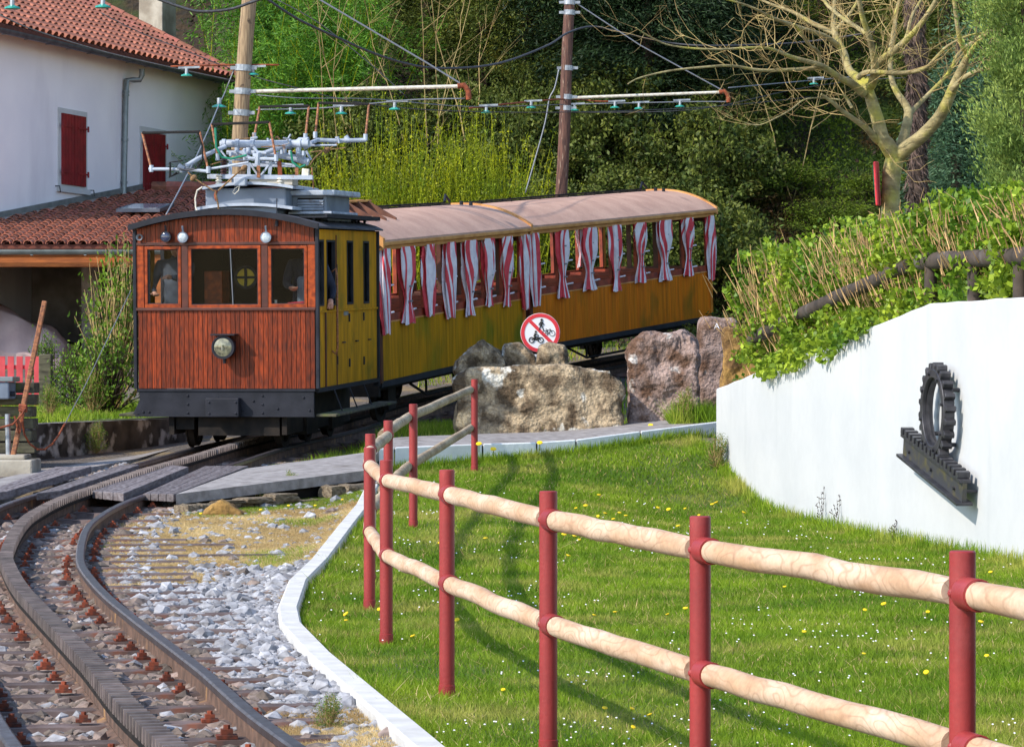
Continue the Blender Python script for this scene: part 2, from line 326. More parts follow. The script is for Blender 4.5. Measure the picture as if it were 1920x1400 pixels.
M_['bamboo'] = leafm('bamboo_leaf', rgb(108,156,50), rgb(70,120,40), .35, .45, .45)
M_['bluecon'] = leafm('blue_conifer_leaf', rgb(92,122,88), rgb(56,86,62), .2, .6, .4)
M_['cypress'] = leafm('cypress_leaf', rgb(150,168,86), rgb(98,126,58), .25, .6, .4)
M_['willow'] = leafm('willow_leaf', rgb(166,170,24), rgb(112,138,26), .35, .5, .4)
M_['shrub'] = leafm('shrub_leaf', rgb(108,140,36), rgb(70,106,32), .3, .5, .45)
M_['moss'] = leafm('moss_leaf', rgb(96,118,28), rgb(52,74,20), .25, .7, .5, c3=rgb(88,64,36), s3=.8, t3=(.5,.65))
M_['yellow'] = pm('dandelion_yellow', rgb(245,205,10), rough=.7)
M_['daisy'] = pm('daisy_white', rgb(240,236,240), rough=.8)
M_['signred'] = pm('sign_red', rgb(214,46,58), rough=.45)
M_['signwhite'] = pm('sign_white', rgb(232,232,236), rough=.45)
M_['signblack'] = pm('sign_black', (.01,.01,.01), rough=.5)
M_['skin'] = pm('skin', rgb(212,156,130), rgb(196,136,112), scale=10, rough=.5)
M_['navy'] = pm('navy_cloth', rgb(38,42,62), rgb(28,30,46), scale=12, rough=.9)
M_['greycloth'] = pm('grey_cloth', rgb(96,102,116), rgb(74,78,92), scale=12, rough=.9)
M_['hair'] = pm('grey_hair', rgb(120,112,104), rough=.8)
M_['picket'] = pm('picket_pink_red', rgb(214,78,84), rgb(190,62,70), scale=5, rough=.7)
M_['tarp'] = pm('pink_cover', rgb(204,178,172), rgb(184,158,154), scale=2, rough=.85, bump=.03, bscale=2.5)
M_['porchwood'] = pm('porch_beam', rgb(186,106,48), rgb(140,76,34), scale=4, rough=.7, stretch=(.6,2,4))
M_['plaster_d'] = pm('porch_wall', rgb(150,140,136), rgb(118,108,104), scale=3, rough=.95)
M_['yel'] = pm('yellow_paint', rgb(222,190,30), rough=.5)
M_['sleepwood'] = pm('old_timber', rgb(92,88,70), rgb(54,50,40), scale=5, stretch=(1,4,4), rough=.95, rnd=.2, bump=.006, c3=rgb(96,104,48), s3=3, t3=(.55,.7))
M_['finwood'] = pm('fin_wood', rgb(120,76,56), rgb(88,54,42), scale=6, rough=.7)
M_['lowwhite'] = pm('low_wall_white', rgb(240,242,242), rgb(224,228,230), scale=5, rough=.8, bump=.004, bscale=14, c3=rgb(176,172,160), s3=7, t3=(.66,.85))
# ------------------------------------------------------------------ ground
_ty = [4,12.3,15,18,21.6,23.4,26.5,28.2,29.5,30.8,33,35.7,38,41,42,45,48.6,52,55.6,60,66,90]
_tz = [.13,.17,.20,.20,.23,.25,.31,.35,.40,.44,.55,.63,.73,.83,.87,1.06,1.33,1.62,1.93,2.4,3.0,4.5]
def TZ(y): return np.interp(y, _ty, _tz)                      # rail top
_ky = [2,10,12.6,14.5,16.8,18.8,20,22,23.8,27.1,29.6,32,34.6]
_kx = [1.9,.2,-.315,-.63,-1.01,-1.3,-1.4,-1.47,-1.43,-1.40,-1.37,-1.4,-1.5]
def KX(y): return np.interp(y, _ky, _kx)                      # kerb line
def WXL(y): return 2.3+(36-np.asarray(y, dtype=float))*.153    # big white wall, lawn face
def WT(y): return np.interp(y, [0,27.6,36,37], [2.2,2.2,1.43,1.40])
def LZ(x, y):
    a = np.interp(y, [2,10,20,24,27.4,31,35,36.5,38,40,45], [.04,.05,.07,.16,.27,.38,.52,.66,.80,.84,.86])
    b = np.interp(y, [2,10,20,31,32.5,33.5,34.7,36,37.5,40,45], [.06,.08,.09,.09,.12,.18,.38,.68,.84,.86,.88])
    t = np.clip((x+.2)/2.4, 0, 1); t = t*t*(3-2*t)
    return a*(1-t)+b*t
def sm(t): t = np.clip(t, 0, 1); return t*t*(3-2*t)
def GZ(x, y):
    x = np.asarray(x, dtype=float); y = np.asarray(y, dtype=float)
    tb = TZ(y)-.158
    kx = np.where(y < 34.6, KX(y), -1.5)
    lw = LZ(x, y)
    t = sm((x-kx+.45)/.45)*sm((46-y)/3)
    z = tb*(1-t)+lw*t
    # bank behind the white wall
    wx = np.where(y < 36, WXL(y)+.2, 2.5+(y-36)*.5)
    bk = np.where(y < 36, WT(y)-.06, np.interp(y, [36,44,60], [1.4,2.0,2.9]))+np.clip(x-wx, 0, 4)*.3
    z = z+(bk-z)*sm((x-wx)/np.where(y < 36, .12, 1.6))
    # hillside
    y0 = np.where(x < -3, 60+np.clip(-3-x, 0, 5)*3, 60)
    hl = np.clip(y-y0, 0, 60)*.62
    z = z+hl
    # low ground left of the track
    z = np.where((x < -4.6) & (y < 38), np.minimum(z, tb), z)
    return z
def gz(x, y): return float(GZ(x, y))
def build_ground():
    xs = np.concatenate([np.linspace(-70,-9,32)[:-1], np.linspace(-9,9,190)[:-1], np.linspace(9,70,32)])
    ys = np.concatenate([np.linspace(-6,8,12)[:-1], np.linspace(8,46,260)[:-1], np.linspace(46,125,90)])
    X, Y = np.meshgrid(xs, ys); Z = GZ(X, Y)
    nn = np.sin(X*1.7+np.sin(Y*1.1)*2)*np.cos(Y*.9+np.sin(X*.8))*.5+np.sin(X*.6+2)*np.sin(Y*.5)
    Z = Z+nn*.25*np.clip((Y-60)/6, 0, 1)+nn*.012
    ny, nx = X.shape; V = np.stack([X, Y, Z], -1).reshape(-1, 3)
    i = np.arange(ny*nx).reshape(ny, nx)
    Fq = np.stack([i[:-1,:-1], i[:-1,1:], i[1:,1:], i[1:,:-1]], -1).reshape(-1, 4)
    cx = V[Fq].mean(1)[:, 0]; cy = V[Fq].mean(1)[:, 1]
    kx = np.where(cy < 34.6, KX(cy), -1.5)
    lawn = (cx > kx) & (cy < 37)
    hill = (cy >= 58) | ((cx > np.where(cy < 37, WXL(cy)+.1, 2.5)) & (cy < 58))
    lawn &= ~hill
    bed = ~lawn & ~hill
    for nm, mk, mt in (('lawn', lawn, 'soil'), ('track_bed', bed, 'gravel'), ('hillside', hill, 'bank')):
        f = Fq[mk]; u, inv = np.unique(f, return_inverse=True)
        mb = MB(); mb.arr(V[u], inv.reshape(-1, 4), 0, np.zeros(len(f))); mb.build(nm, M_[mt], kind='structure', smooth=True)
build_ground()
# ------------------------------------------------------------------ track
_rr = [(12.3,-.85),(13.5,-1.14),(15,-1.46),(18.1,-2.14),(19.8,-2.52),(21.6,-2.88),(23.4,-3.19),(26.5,-3.56),(28.2,-3.66),(29.5,-3.64),(30.8,-3.56),(33,-3.30),(35.7,-3.03),(38,-2.72)]
ctrl = []
for i, (y, x) in enumerate(_rr):
    a = _rr[max(i-1, 0)]; b = _rr[min(i+1, len(_rr)-1)]
    t = Vector((b[1]-a[1], b[0]-a[0])).normalized(); ctrl.append(Vector((x, y))-Vector((t.y, -t.x))*.5)
d0 = (ctrl[0]-ctrl[1]).normalized(); ctrl = [ctrl[0]+d0*7, ctrl[0]+d0*3]+ctrl
ctrl += [Vector((-2.72,41.2)), Vector((-1.72,45.6)), Vector((-.62,49.2)), Vector((.95,52.6)), Vector((2.6,56.1)), Vector((5.6,61)), Vector((10,66.5))]
def catmull(P, n):
    out = []
    for i in range(len(P)-1):
        p0, p1, p2, p3 = P[max(i-1, 0)], P[i], P[i+1], P[min(i+2, len(P)-1)]
        for k in range(n):
            t = k/n; out.append(.5*((2*p1)+(p2-p0)*t+(2*p0-5*p1+4*p2-p3)*t*t+(3*p1-p0-3*p2+p3)*t**3))
    out.append(P[-1]); return out
def resample(P, step):
    out = [P[0].copy()]; acc = 0
    for a, b in zip(P, P[1:]):
        L = (b-a).length; s_ = step-acc
        while s_ <= L: out.append(a.lerp(b, s_/L)); s_ += step
        acc = L-(s_-step)
    return out
CEN = catmull(ctrl, 10)
for _ in range(6): CEN = [CEN[0]]+[(CEN[i-1]+CEN[i]*2+CEN[i+1])/4 for i in range(1, len(CEN)-1)]+[CEN[-1]]
CEN = resample(CEN, .05)
def trk(i):
    a = CEN[max(i-3, 0)]; b = CEN[min(i+3, len(CEN)-1)]; t = (b-a).normalized(); return CEN[i], t, Vector((t.y, -t.x))
def sweep_off(prof, off, dz, step=6, mb=None, i0=0, i1=None, mi=0):
    mb = mb or MB(); P = []; Ls = []
    for i in range(i0, i1 or len(CEN), step):
        c, t, l = trk(i); q = c+l*off; P.append((q.x, q.y, float(TZ(c.y))+dz)); Ls.append((l.x, l.y, 0))
    mb.sweep(prof, P, Ls, mi); return mb
track = thing('railway_track', 'curved single railway track with a toothed rack rail between two smooth rails', 'railway track', (CEN[0].x, CEN[0].y, 0))
head = [(-.032,-.038),(.032,-.038),(.034,-.008),(.024,0),(-.024,0),(-.034,-.008)]
web = [(-.06,-.145),(.06,-.145),(.06,-.133),(.012,-.122),(.01,-.038),(-.01,-.038),(-.012,-.122),(-.06,-.133)]
for s in (-1, 1):
    r = sweep_off(head, s*.53, 0).build('rail', M_['rail'], track)
    sweep_off(web, s*.53, 0).build('rail_foot', M_['railrust'], r)
RK = .055
rb = sweep_off([(-.013,-.16),(.013,-.16),(.013,-.05),(-.013,-.05)], 0, RK)
sweep_off([(-.075,-.21),(.075,-.21),(.07,-.19),(.013,-.165),(-.013,-.165),(-.07,-.19)], 0, RK, mb=rb)
rack = rb.build('rack_rail', M_['railrust'], track)
sweep_off([(-.042,-.085),(.042,-.085),(.044,-.048),(-.044,-.048)], 0, RK).build('rack_head', M_['under'], rack)  # dark colour paints shade into the gaps between the teeth
tm = MB()
for i in range(4, len(CEN)-4, 2):
    if CEN[i].y > 43: break
    c, t, l = trk(i); z = float(TZ(c.y))+RK
    M = Matrix(((l.x, t.x, 0), (l.y, t.y, 0), (0, 0, 1)))
    w_ = .094; b0 = .029; b1 = .014; z0 = -.055; z1 = .010
    V = [Vector((x_, y_, z_)) for z_, b in ((z0, b0), (z1, b1)) for x_, y_ in ((-w_/2,-b),(w_/2,-b),(w_/2,b),(-w_/2,b))]
    tm.hexa([M @ v+Vector((c.x, c.y, z)) for v in V])
tag(tm.build('rack_tooth_row', M_['rack'], rack), kind='stuff')
# sleepers and clips
def sleeper_mesh(w0, w1):
    m = MB(); n = 12
    prof = [(-.10,-.06),(-.075,0),(.075,0),(.10,-.06)]
    V = []; F_ = []
    for x in (w0, w1): V += [(x, a, b) for a, b in prof]
    F_ = [(i, i+1, 5+i, 4+i) for i in range(3)]+[(0,3,2,1),(4,5,6,7)]
    m.arr(V, F_); return m.mesh('sleeper', M_['sleeper'])
SLm = {0: sleeper_mesh(-.95, .95), 1: sleeper_mesh(-.95, 1.35), 2: sleeper_mesh(-1.0, 1.75), 3: sleeper_mesh(-1.0, 2.3)}
cm = MB(); cm.box((0,0,.008), (.09,.075,.016)); cm.box((0,0,.026), (.05,.046,.03)); cm.tube([(0,0,.03),(0,0,.058)], .015, 6)
clipm = cm.mesh('rail_clip', M_['clip'])
i = 8; nc = 0; k = 0; SLP = []
while i < len(CEN)-10 and CEN[i].y < 60:
    c, t, l = trk(i); y = c.y; z = float(TZ(y))-.115
    a = math.atan2(l.y, l.x)
    ty = 0
    if 17.5 < y < 27.5: ty = R.choice([1,1,2,2,3])
    elif 12 < y < 17.5 and k % 3 == 0: ty = 1
    SLP.append((i, (.95,1.35,1.75,2.3)[ty]))
    if R.random() > .0: link('sleeper', SLm[ty], track, Matrix.Translation((c.x-OFF[track.name][0], c.y-OFF[track.name][1], z))@Matrix.Rotation(a+R.uniform(-.02,.02), 4, 'Z'))
    if y < 31:
        for off in (-.63,-.43,-.12,.12,.43,.63):
            if R.random() < .9 and nc < 290 and (y > 9.5):
                q = c+l*off; link('rail_clip', clipm, track, Matrix.Translation((q.x-OFF[track.name][0], q.y-OFF[track.name][1], z+.002+(.012 if abs(off) < .2 else .0)))@Matrix.Rotation(a+R.uniform(-.2,.2), 4, 'Z')@Matrix.Scale(R.uniform(.75,1.0), 4)); nc += 1
    i += 12 if y < 27.5 else 16; k += 1
# ballast stones
def stone_base(seed):
    r_ = random.Random(seed); m = []
    t = (1+5**.5)/2
    V = np.array([(-1,t,0),(1,t,0),(-1,-t,0),(1,-t,0),(0,-1,t),(0,1,t),(0,-1,-t),(0,1,-t),(t,0,-1),(t,0,1),(-t,0,-1),(-t,0,1)], dtype=float)
    V /= np.linalg.norm(V, axis=1)[:, None]
    V *= np.array([r_.uniform(.7,1.2) for _ in range(12)])[:, None]
    V *= np.array([r_.uniform(.9,1.3), r_.uniform(.75,1.1), r_.uniform(.5,.8)])
    return V
ICO = np.array([(0,11,5),(0,5,1),(0,1,7),(0,7,10),(0,10,11),(1,5,9),(5,11,4),(11,10,2),(10,7,6),(7,1,8),(3,9,4),(3,4,2),(3,2,6),(3,6,8),(3,8,9),(4,9,5),(2,4,11),(6,2,10),(8,6,7),(9,8,1)])
SB = [stone_base(i) for i in range(12)]
def scatter_stones(mb, X, Y, Z, S, seed=0):
    r_ = np.random.RandomState(seed); n = len(X)
    ids = r_.randint(0, 12, n); a = r_.uniform(0, 2*PI, n); bq = r_.uniform(-.5, .5, n)
    V = np.stack([SB[i] for i in ids])            # n,12,3
    ca, sa = np.cos(a)[:, None], np.sin(a)[:, None]; cb, sb = np.cos(bq)[:, None], np.sin(bq)[:, None]
    x, y, z = V[..., 0], V[..., 1], V[..., 2]
    y, z = y*cb-z*sb, y*sb+z*cb
    x, y = x*ca-y*sa, x*sa+y*ca
    V = np.stack([x, y, z], -1)*S[:, None, None]+np.stack([X, Y, Z], -1)[:, None, :]
    Fc = ICO[None]+np.arange(n)[:, None, None]*12
    mb.arr(V.reshape(-1, 3), Fc.reshape(-1, 3), 0, np.repeat(r_.rand(n), 20))
CN = np.array([(c.x, c.y) for c in CEN[::4]])
def track_lat(X, Y):   # signed lateral distance by nearest centre point
    out = np.empty(len(X))
    T = np.gradient(CN, axis=0); T /= np.linalg.norm(T, axis=1)[:, None]
    for s in range(0, len(X), 4000):
        P = np.stack([X[s:s+4000], Y[s:s+4000]], -1); D = P[:, None]-CN[None]; j = (D**2).sum(-1).argmin(1)
        d = D[np.arange(len(P)), j]; t = T[j]; out[s:s+4000] = d[:, 0]*t[:, 1]-d[:, 1]*t[:, 0]
    return out
def track_idx(X, Y):
    out = np.empty(len(X))
    for s in range(0, len(X), 4000):
        P = np.stack([X[s:s+4000], Y[s:s+4000]], -1); out[s:s+4000] = ((P[:, None]-CN[None])**2).sum(-1).argmin(1)*4
    return out
def vnoise(X, Y, sc, seed=0):
    r_ = np.random.RandomState(seed); g = r_.rand(64, 64); x = X*sc+100; y = Y*sc+100
    xi = np.floor(x).astype(int); yi = np.floor(y).astype(int); fx = sm(x-xi); fy = sm(y-yi)
    q = lambda a, b: g[(xi+a) % 64, (yi+b) % 64]
    return (q(0,0)*(1-fx)+q(1,0)*fx)*(1-fy)+(q(0,1)*(1-fx)+q(1,1)*fx)*fy
r_ = np.random.RandomState(5)
n = 210000; Y = 10+27*r_.rand(n)**.8; X = (r_.uniform(-1050, 0, n)/F)*Y+.2*r_.rand(n)
X = X-.03*Y*0
lat = track_lat(X, Y); kx = KX(Y)
dry = vnoise(X, Y, .55, 3)*.6+vnoise(X, Y, 1.7, 4)*.4
ok = (X < kx-.05) & ~((Y > 30.7+(X+3.2)*.85) & (Y < 36) & (X > -3.3)) & ~((Y > 28.8) & (Y < 33.5) & (X < -3.5)) & ((Y < 33) | (np.abs(lat) < 1.1) | (X > -3)) & (r_.rand(n) < np.interp(Y, [10,20,37], [.9,.9,1.2]))
inside = np.abs(lat) < .5; left = lat <= -.5
drymask = (lat > .7) & (((Y > 20.5) & (dry > .53-.035*(Y-20.5)-.04*np.clip(lat-1,0,2))) | ((Y < 14.5) & (dry > .36)) | ((lat > 2.2) & (dry > .5)))
drypatch_pts = (X[ok & drymask], Y[ok & drymask])
sidx = np.array([q[0] for q in SLP]); sext = np.array([q[1] for q in SLP])
def on_sleeper(X, Y, lat):
    # fine arc length position along the centre line
    ii = track_idx(X, Y).astype(int); c = np.array([(p.x, p.y) for p in CEN]); i2 = np.clip(ii+4, 0, len(c)-1); i1 = np.clip(ii-4, 0, len(c)-1)
    t = c[i2]-c[i1]; t /= np.linalg.norm(t, axis=1)[:, None]; al = ii+((X-c[ii, 0])*t[:, 0]+(Y-c[ii, 1])*t[:, 1])/.05
    j = np.abs(al[:, None]-sidx[None]).argmin(1); return (np.abs(al-sidx[j])*.05 < .088) & (lat > -1.0) & (lat < sext[j])
slp = on_sleeper(X, Y, lat)
keep = ok & (~drymask | (r_.rand(n) < np.where((Y > 22) & (lat > 1.1), .09, .3))) & (~slp | (r_.rand(n) < np.where(lat > .62, .5, .14)))
print('stones', keep.sum()); X, Y, lat, inside, left = X[keep], Y[keep], lat[keep], inside[keep], left[keep]
S = np.clip(r_.lognormal(math.log(.0152), .50, len(X)), .011, .065)*np.interp(Y, [10,37], [1,1.25])
low = np.where(np.abs(lat) < .85, .004, .0)
Z = GZ(X, Y)+.012-low+S*.2
brown = inside | ((np.abs(lat) < .8)) | (left & (r_.rand(len(X)) < .55))
mixer = r_.rand(len(X)); brown = np.where(mixer < .08, ~brown, brown)
mb = MB(); scatter_stones(mb, X[~brown], Y[~brown], Z[~brown], S[~brown], 1); tag(mb.build('pale_ballast', M_['ballast']), 'loose pale grey ballast stones beside the curved track', 'ballast', kind='stuff')
mb = MB(); scatter_stones(mb, X[brown], Y[brown], Z[brown], S[brown], 2); tag(mb.build('brown_ballast', M_['ballastb']), 'dusty brown ballast stones lying between the rails', 'ballast', kind='stuff')
# blades
def blades(mb, X, Y, Z, H, Wd, lean=.35, seed=0, var=None):
    r_ = np.random.RandomState(seed); n = len(X); a = r_.uniform(0, 2*PI, n); la = r_.uniform(0, 2*PI, n); ll = np.abs(r_.normal(0, lean, n))*H
    dx = np.cos(a)*Wd/2; dy = np.sin(a)*Wd/2*.4
    V = np.stack([np.stack([X-dx, Y-dy, Z], -1), np.stack([X+dx, Y+dy, Z], -1), np.stack([X+np.cos(la)*ll, Y+np.sin(la)*ll, Z+H], -1)], 1)
    mb.arr(V.reshape(-1, 3), np.arange(3*n).reshape(-1, 3), 0, r_.rand(n) if var is None else var)
def lowy(x): return np.interp(x, [-1.5,-1.29,-.33,.73,1.49,2.4], [34.8,35.1,35.9,36.5,37.1,37.9])
n = 600000; r_ = np.random.RandomState(8)
Y = 8+(38-8)*r_.rand(n)**1.15; X = r_.uniform(-480, 1010, n)/F*Y; X[520000:] = r_.uniform(-1.4, 6.2, 80000)
ok = (X > KX(Y)+.07) & (X < WXL(Y)-.02) & (Y < lowy(X)-.02)
X, Y = X[ok], Y[ok]; n = len(X)
edge = np.minimum(np.minimum(X-KX(Y), WXL(Y)-X), 1.2*(lowy(X)-Y))
pt = vnoise(X, Y, 1.3, 9)
Hh = (.024+.024*r_.rand(n)+.03*pt**2)*(1+.9*np.exp(-np.abs(edge)*7))
Hh = np.where(r_.rand(n) < .012, Hh*1.8, Hh)
Wd = np.interp(Y, [8,38], [.0055,.014])
mb = MB(); blades(mb, X, Y, GZ(X, Y)-.004, Hh, Wd, .8, 4, np.clip(.55*r_.rand(n)+.5*pt*vnoise(X, Y, 6, 2), 0, 1))
gi = np.random.RandomState(81).rand(len(X)) < .05
ml = MB(); blades(ml, X[gi]+.01, Y[gi], GZ(X[gi], Y[gi]), Hh[gi]*.9, Wd[gi], 1.3, 82); tag(ml.build('faded_lawn_blades', M_['grassdry']), 'scattered faded straw blades lying in the lawn', 'grass', kind='stuff')
tag(mb.build('lawn_grass', M_['grass']), 'short bright green grass of the lawn behind the red posts', 'grass', kind='stuff')
# dry grass on the ballast, green tufts
n = len(drypatch_pts[0]); rep = 20
X = np.repeat(drypatch_pts[0], rep)+r_.normal(0, .05, n*rep); Y = np.repeat(drypatch_pts[1], rep)+r_.normal(0, .09, n*rep)
ok = (X < KX(Y)-.07)
X, Y = X[ok], Y[ok]; g = (vnoise(X, Y, 1.1, 15)*.6+np.clip((Y-24)/12, 0, 1)*.42) + .3*(r_.rand(len(X))-.5) > .62
mb = MB(); q = ~g | (r_.rand(len(X)) < .4); blades(mb, X[q], Y[q], GZ(X[q], Y[q]), .012+.03*r_.rand(q.sum()), np.interp(Y[q], [10,35], [.006,.012]), 1.2, 6)
tag(mb.build('dry_grass', M_['grassdry']), 'straw coloured dry grass creeping over the ballast', 'grass', kind='stuff')
q = g & (r_.rand(len(X)) < .75)
n2 = 9000; X2 = r_.uniform(-3.0, -1.45, n2); Y2 = r_.uniform(34.5, 44, n2); k2 = (vnoise(X2, Y2, .9, 21) > .35) & (track_lat(X2, Y2) > .95)
X2, Y2 = X2[k2], Y2[k2]
mb = MB(); blades(mb, X[q], Y[q], GZ(X[q], Y[q]), .02+.035*r_.rand(q.sum()), np.interp(Y[q], [10,35], [.006,.012]), .7, 7)
blades(mb, X2, Y2, GZ(X2, Y2), .05+.09*r_.rand(len(X2)), .013*np.ones(len(X2)), .5, 12)
n3 = 16000; X3 = r_.uniform(-1.7, 3.2, n3); Y3 = r_.uniform(38.6, 44, n3); blades(mb, X3, Y3, GZ(X3, Y3), .06+.1*r_.rand(n3), .014*np.ones(n3), .5, 13)
n3 = 30000; X3 = r_.uniform(-1.5, 14, n3); Y3 = r_.uniform(44, 62, n3); kk = np.abs(track_lat(X3, Y3)) > 1.3; X3, Y3 = X3[kk], Y3[kk]
blades(mb, X3, Y3, GZ(X3, Y3), .06+.12*r_.rand(len(X3)), .02*np.ones(len(X3)), .5, 14)
tag(mb.build('wild_grass', M_['grass']), 'patchy green grass beside the track and round the stones', 'grass', kind='stuff')
# ------------------------------------------------------------------ kerb, low wall, paths
mb = MB(); P = []; Ls = []
ysr = [4,6,8,10,11.5,12.6,13.6,14.5,15.6,16.8,17.8,18.8,19.5,20,21,22,23,23.8,25.5,27.1,28.4,29.6,30.8,32,33.4]
for i, y in enumerate(ysr):
    x = float(KX(y)); t = Vector((float(KX(y+.4)-KX(y-.4)), .8)).normalized(); P.append((x, y, max(gz(x+.15, y), float(TZ(y))-.2 if y > 26 else 0)+0.0)); Ls.append((t.y, -t.x, 0))
mb.sweep([(-.065,-.25),(.065,-.25),(.065,.06),(.052,.075),(-.052,.075),(-.065,.06)], P, Ls)
mb.build('kerb', M_['kerbw'], kind='structure', smooth=False)
lwx = [-1.62,-1.29,-.33,.28,.73,1.49,2.52]; lwz = [.77,.79,.81,.82,.845,.93,1.04]
mb = MB(); low = thing('low_wall', 'long low white wall edging the stone lined path behind the lawn', 'wall', (-1.3,35,.6))
for i, (a, b) in enumerate(zip(range(len(lwx)-1), range(1, len(lwx)))):
    xa, xb = lwx[a]+.008, lwx[b]-.008; ya, yb = float(lowy(xa)), float(lowy(xb)); za = float(np.interp(xa, lwx, lwz)); zb = float(np.interp(xb, lwx, lwz)); m = MB()
    m.hexa([(xa,ya,za-.5),(xb,yb,zb-.5),(xb,yb+.12,zb-.5),(xa,ya+.12,za-.5),(xa,ya,za),(xb,yb,zb),(xb,yb+.12,zb),(xa,ya+.12,za)]); m.build('wall_section', M_['lowwhite'], low, bevel=.012)
# path behind the low wall
mb = MB(); xs = np.linspace(-1.6, 2.7, 18); rows = []
for x in xs:
    y = float(lowy(x))+.11; z = float(np.interp(x, lwx, lwz)); rows.append([(x,y,z-.02),(x,y+.4,z+.0),(x+.05,y+1.0,z+.05),(x+.1,y+1.9,z+.08),(x+.1,y+2.0,z-.3)])
V = [p for r1 in rows for p in r1]; k = 5
mb.arr(V, [(i*k+j, (i+1)*k+j, (i+1)*k+j+1, i*k+j+1) for i in range(len(xs)-1) for j in range(k-1)])
mb.build('footpath', M_['asphalt'], kind='structure')
# ramp to the crossing: slab on rubble
A = on_z(270,920,.46); B = on_z(330,926,.46); C_ = Vector((-1.5,32.3,.62)); D_ = Vector((-1.45,34.9,.76)); E_ = on_z(462,878,.60)
mb = MB(); mb.prism([(0,0),(1,0),(2,0),(3,0)], -.10, 0, lambda u, v, t: (B, C_, D_, E_)[int(u)]+Vector((0,0,t)))
mb.build('ramp', M_['asphalt'], kind='structure')
rw = thing('rubble_wall', 'low rubble stone wall carrying the edge of the crossing ramp', 'wall', tuple((B+C_)/2-Vector((0,0,.3))))
m = MB(); zb = .26
m.hexa([(B.x,B.y+.07,zb),(C_.x,C_.y+.07,zb),(D_.x,D_.y,zb),(E_.x,E_.y,zb),(B.x,B.y+.07,B.z-.1),(C_.x,C_.y+.07,C_.z-.1),(D_.x,D_.y,D_.z-.1),(E_.x,E_.y,E_.z-.1)]); m.build('core', M_['shade_black'], rw)
dirv = (C_-B); LL = dirv.length
sb = bpy.data.meshes
def rockmesh(name, w, h, t, seed, mat, amp=.12, sub=3, top=None, freq=2.0, pw=7):
    """a block of stone, base at z=0, front face towards -y"""
    import bmesh
    bm = bmesh.new(); bmesh.ops.create_cube(bm, size=2)
    bmesh.ops.subdivide_edges(bm, edges=bm.edges[:], cuts=2**sub-1, use_grid_fill=True)
    o = Vector((seed*7.3, seed*3.1, seed*1.7))
    for v in bm.verts:
        c = v.co.copy(); p = pw
        nrm = (abs(c.x)**p+abs(c.y)**p+abs(c.z)**p)**(1/p); q = c/nrm
        zz = (q.z+1)/2
        ww = w*(1+.06*noise.noise(Vector((seed, zz*3, 0))))
        hh = h*(top((q.x+1)/2) if top else 1)
        P_ = Vector((q.x*ww/2, q.y*t/2, zz*hh))
        d = noise.fractal(P_*freq/max(w, h)*1.6+o, .9, 2.1, 5)*amp*min(w, h)
        d += (abs(noise.noise(P_*5+o))*.5+abs(noise.noise(P_*12+o))*.28+abs(noise.noise(P_*26+o))*.14)*amp*.9*min(w, h, .6)
        tq = noise.fractal(P_*2.6+o*2, 1, 2, 2)*3.2; ft = tq-math.floor(tq); d += (math.floor(tq)+min(1, max(0, (ft-.5)*6+.5)))*.022*(min(w, h, .8))
        dr = Vector((q.x*.5, q.y, (q.z)*.4)).normalized()
        P_ += dr*d*(.35 if zz < .05 else 1)
        v.co = P_
    bmesh.ops.recalc_face_normals(bm, faces=bm.faces)
    me = bpy.data.meshes.new(name); bm.to_mesh(me); bm.free(); me.materials.append(mat)
    smooth_by_angle(me, 38); return me
rub = [rockmesh('rubble_block', 1, 1, 1, 40+i, M_['rubble'], .16, 2) for i in range(6)]
u = 0
for row, (z0, hh) in enumerate(((.2,.16),(.35,.15))):
    u = R.uniform(0,.1)
    while u < LL-.05:
        w_ = R.uniform(.18,.42); q = B+dirv*(u/LL); ztop = q.z-.1
        h2 = min(hh, ztop-z0)
        if h2 > .03 and not (row == 1 and .55 < u/LL < .68) :
            link('rubble_block', R.choice(rub), rw, Matrix.Translation((q.x+w_/2-OFF[rw.name][0], q.y-.01-OFF[rw.name][1], z0-OFF[rw.name][2]))@Matrix.Rotation(math.atan2(dirv.y, dirv.x), 4, 'Z')@Matrix.Diagonal((w_*.98, .2, h2*1.02, 1)))
        u += w_
# strip of concrete along the left of the track
mb = MB(); path = []
for (px, py, z), (qx, qy, z2) in zip(((-160,925,.44),(0,897,.48),(110,871,.53),(240,848,.60),(362,812,.74),(420,797,.82)), ((-160,1000,.36),(0,912,.47),(150,880,.54),(262,858,.60),(372,826,.70),(430,806,.80))):
    path.append((on_z(px,py,z), on_z(qx,qy,z2)))
V = []
for a, b in path: V += [a, b, b-Vector((0,0,.2)), a-Vector((0,0,.2))]
mb.arr([tuple(v) for v in V], [(i*4+j, (i+1)*4+j, (i+1)*4+(j+1) % 4, i*4+(j+1) % 4) for i in range(5) for j in range(4)])
mb.build('concrete_path', M_['asphalt'], kind='structure')
# crossing panels: planks lying beside the rails
def panel(label, quad, n, z):
    P = []                                      # near-left, near-right, far-right, far-left
    for x, y in quad:
        q = on_z(x, y, .5)
        for _ in range(12): q = q.lerp(on_z(x, y, float(TZ(q.y))+z), .5)
        P.append(q)
    c = sum(P, Vector())/4; t = thing('crossing_panel', label, 'crossing panel', tuple(c), group='timber panels of the level crossing')
    for i in range(n):
        a0 = i/n+.008; a1 = (i+1)/n-.008; j = R.uniform(-.008,.008)
        q = [P[0].lerp(P[1], a0), P[0].lerp(P[1], a1), P[3].lerp(P[2], a1), P[3].lerp(P[2], a0)]
        m = MB(); m.hexa([v-Vector((0,0,.07)) for v in q]+[v+Vector((0,0,j)) for v in q]); m.build('plank', M_['plank'], t, bevel=.006)
panel('worn grey crossing panel left of the rails, beside the leaning rusty post', [(-60,930),(14,922),(172,875),(105,873)], 4, .03)
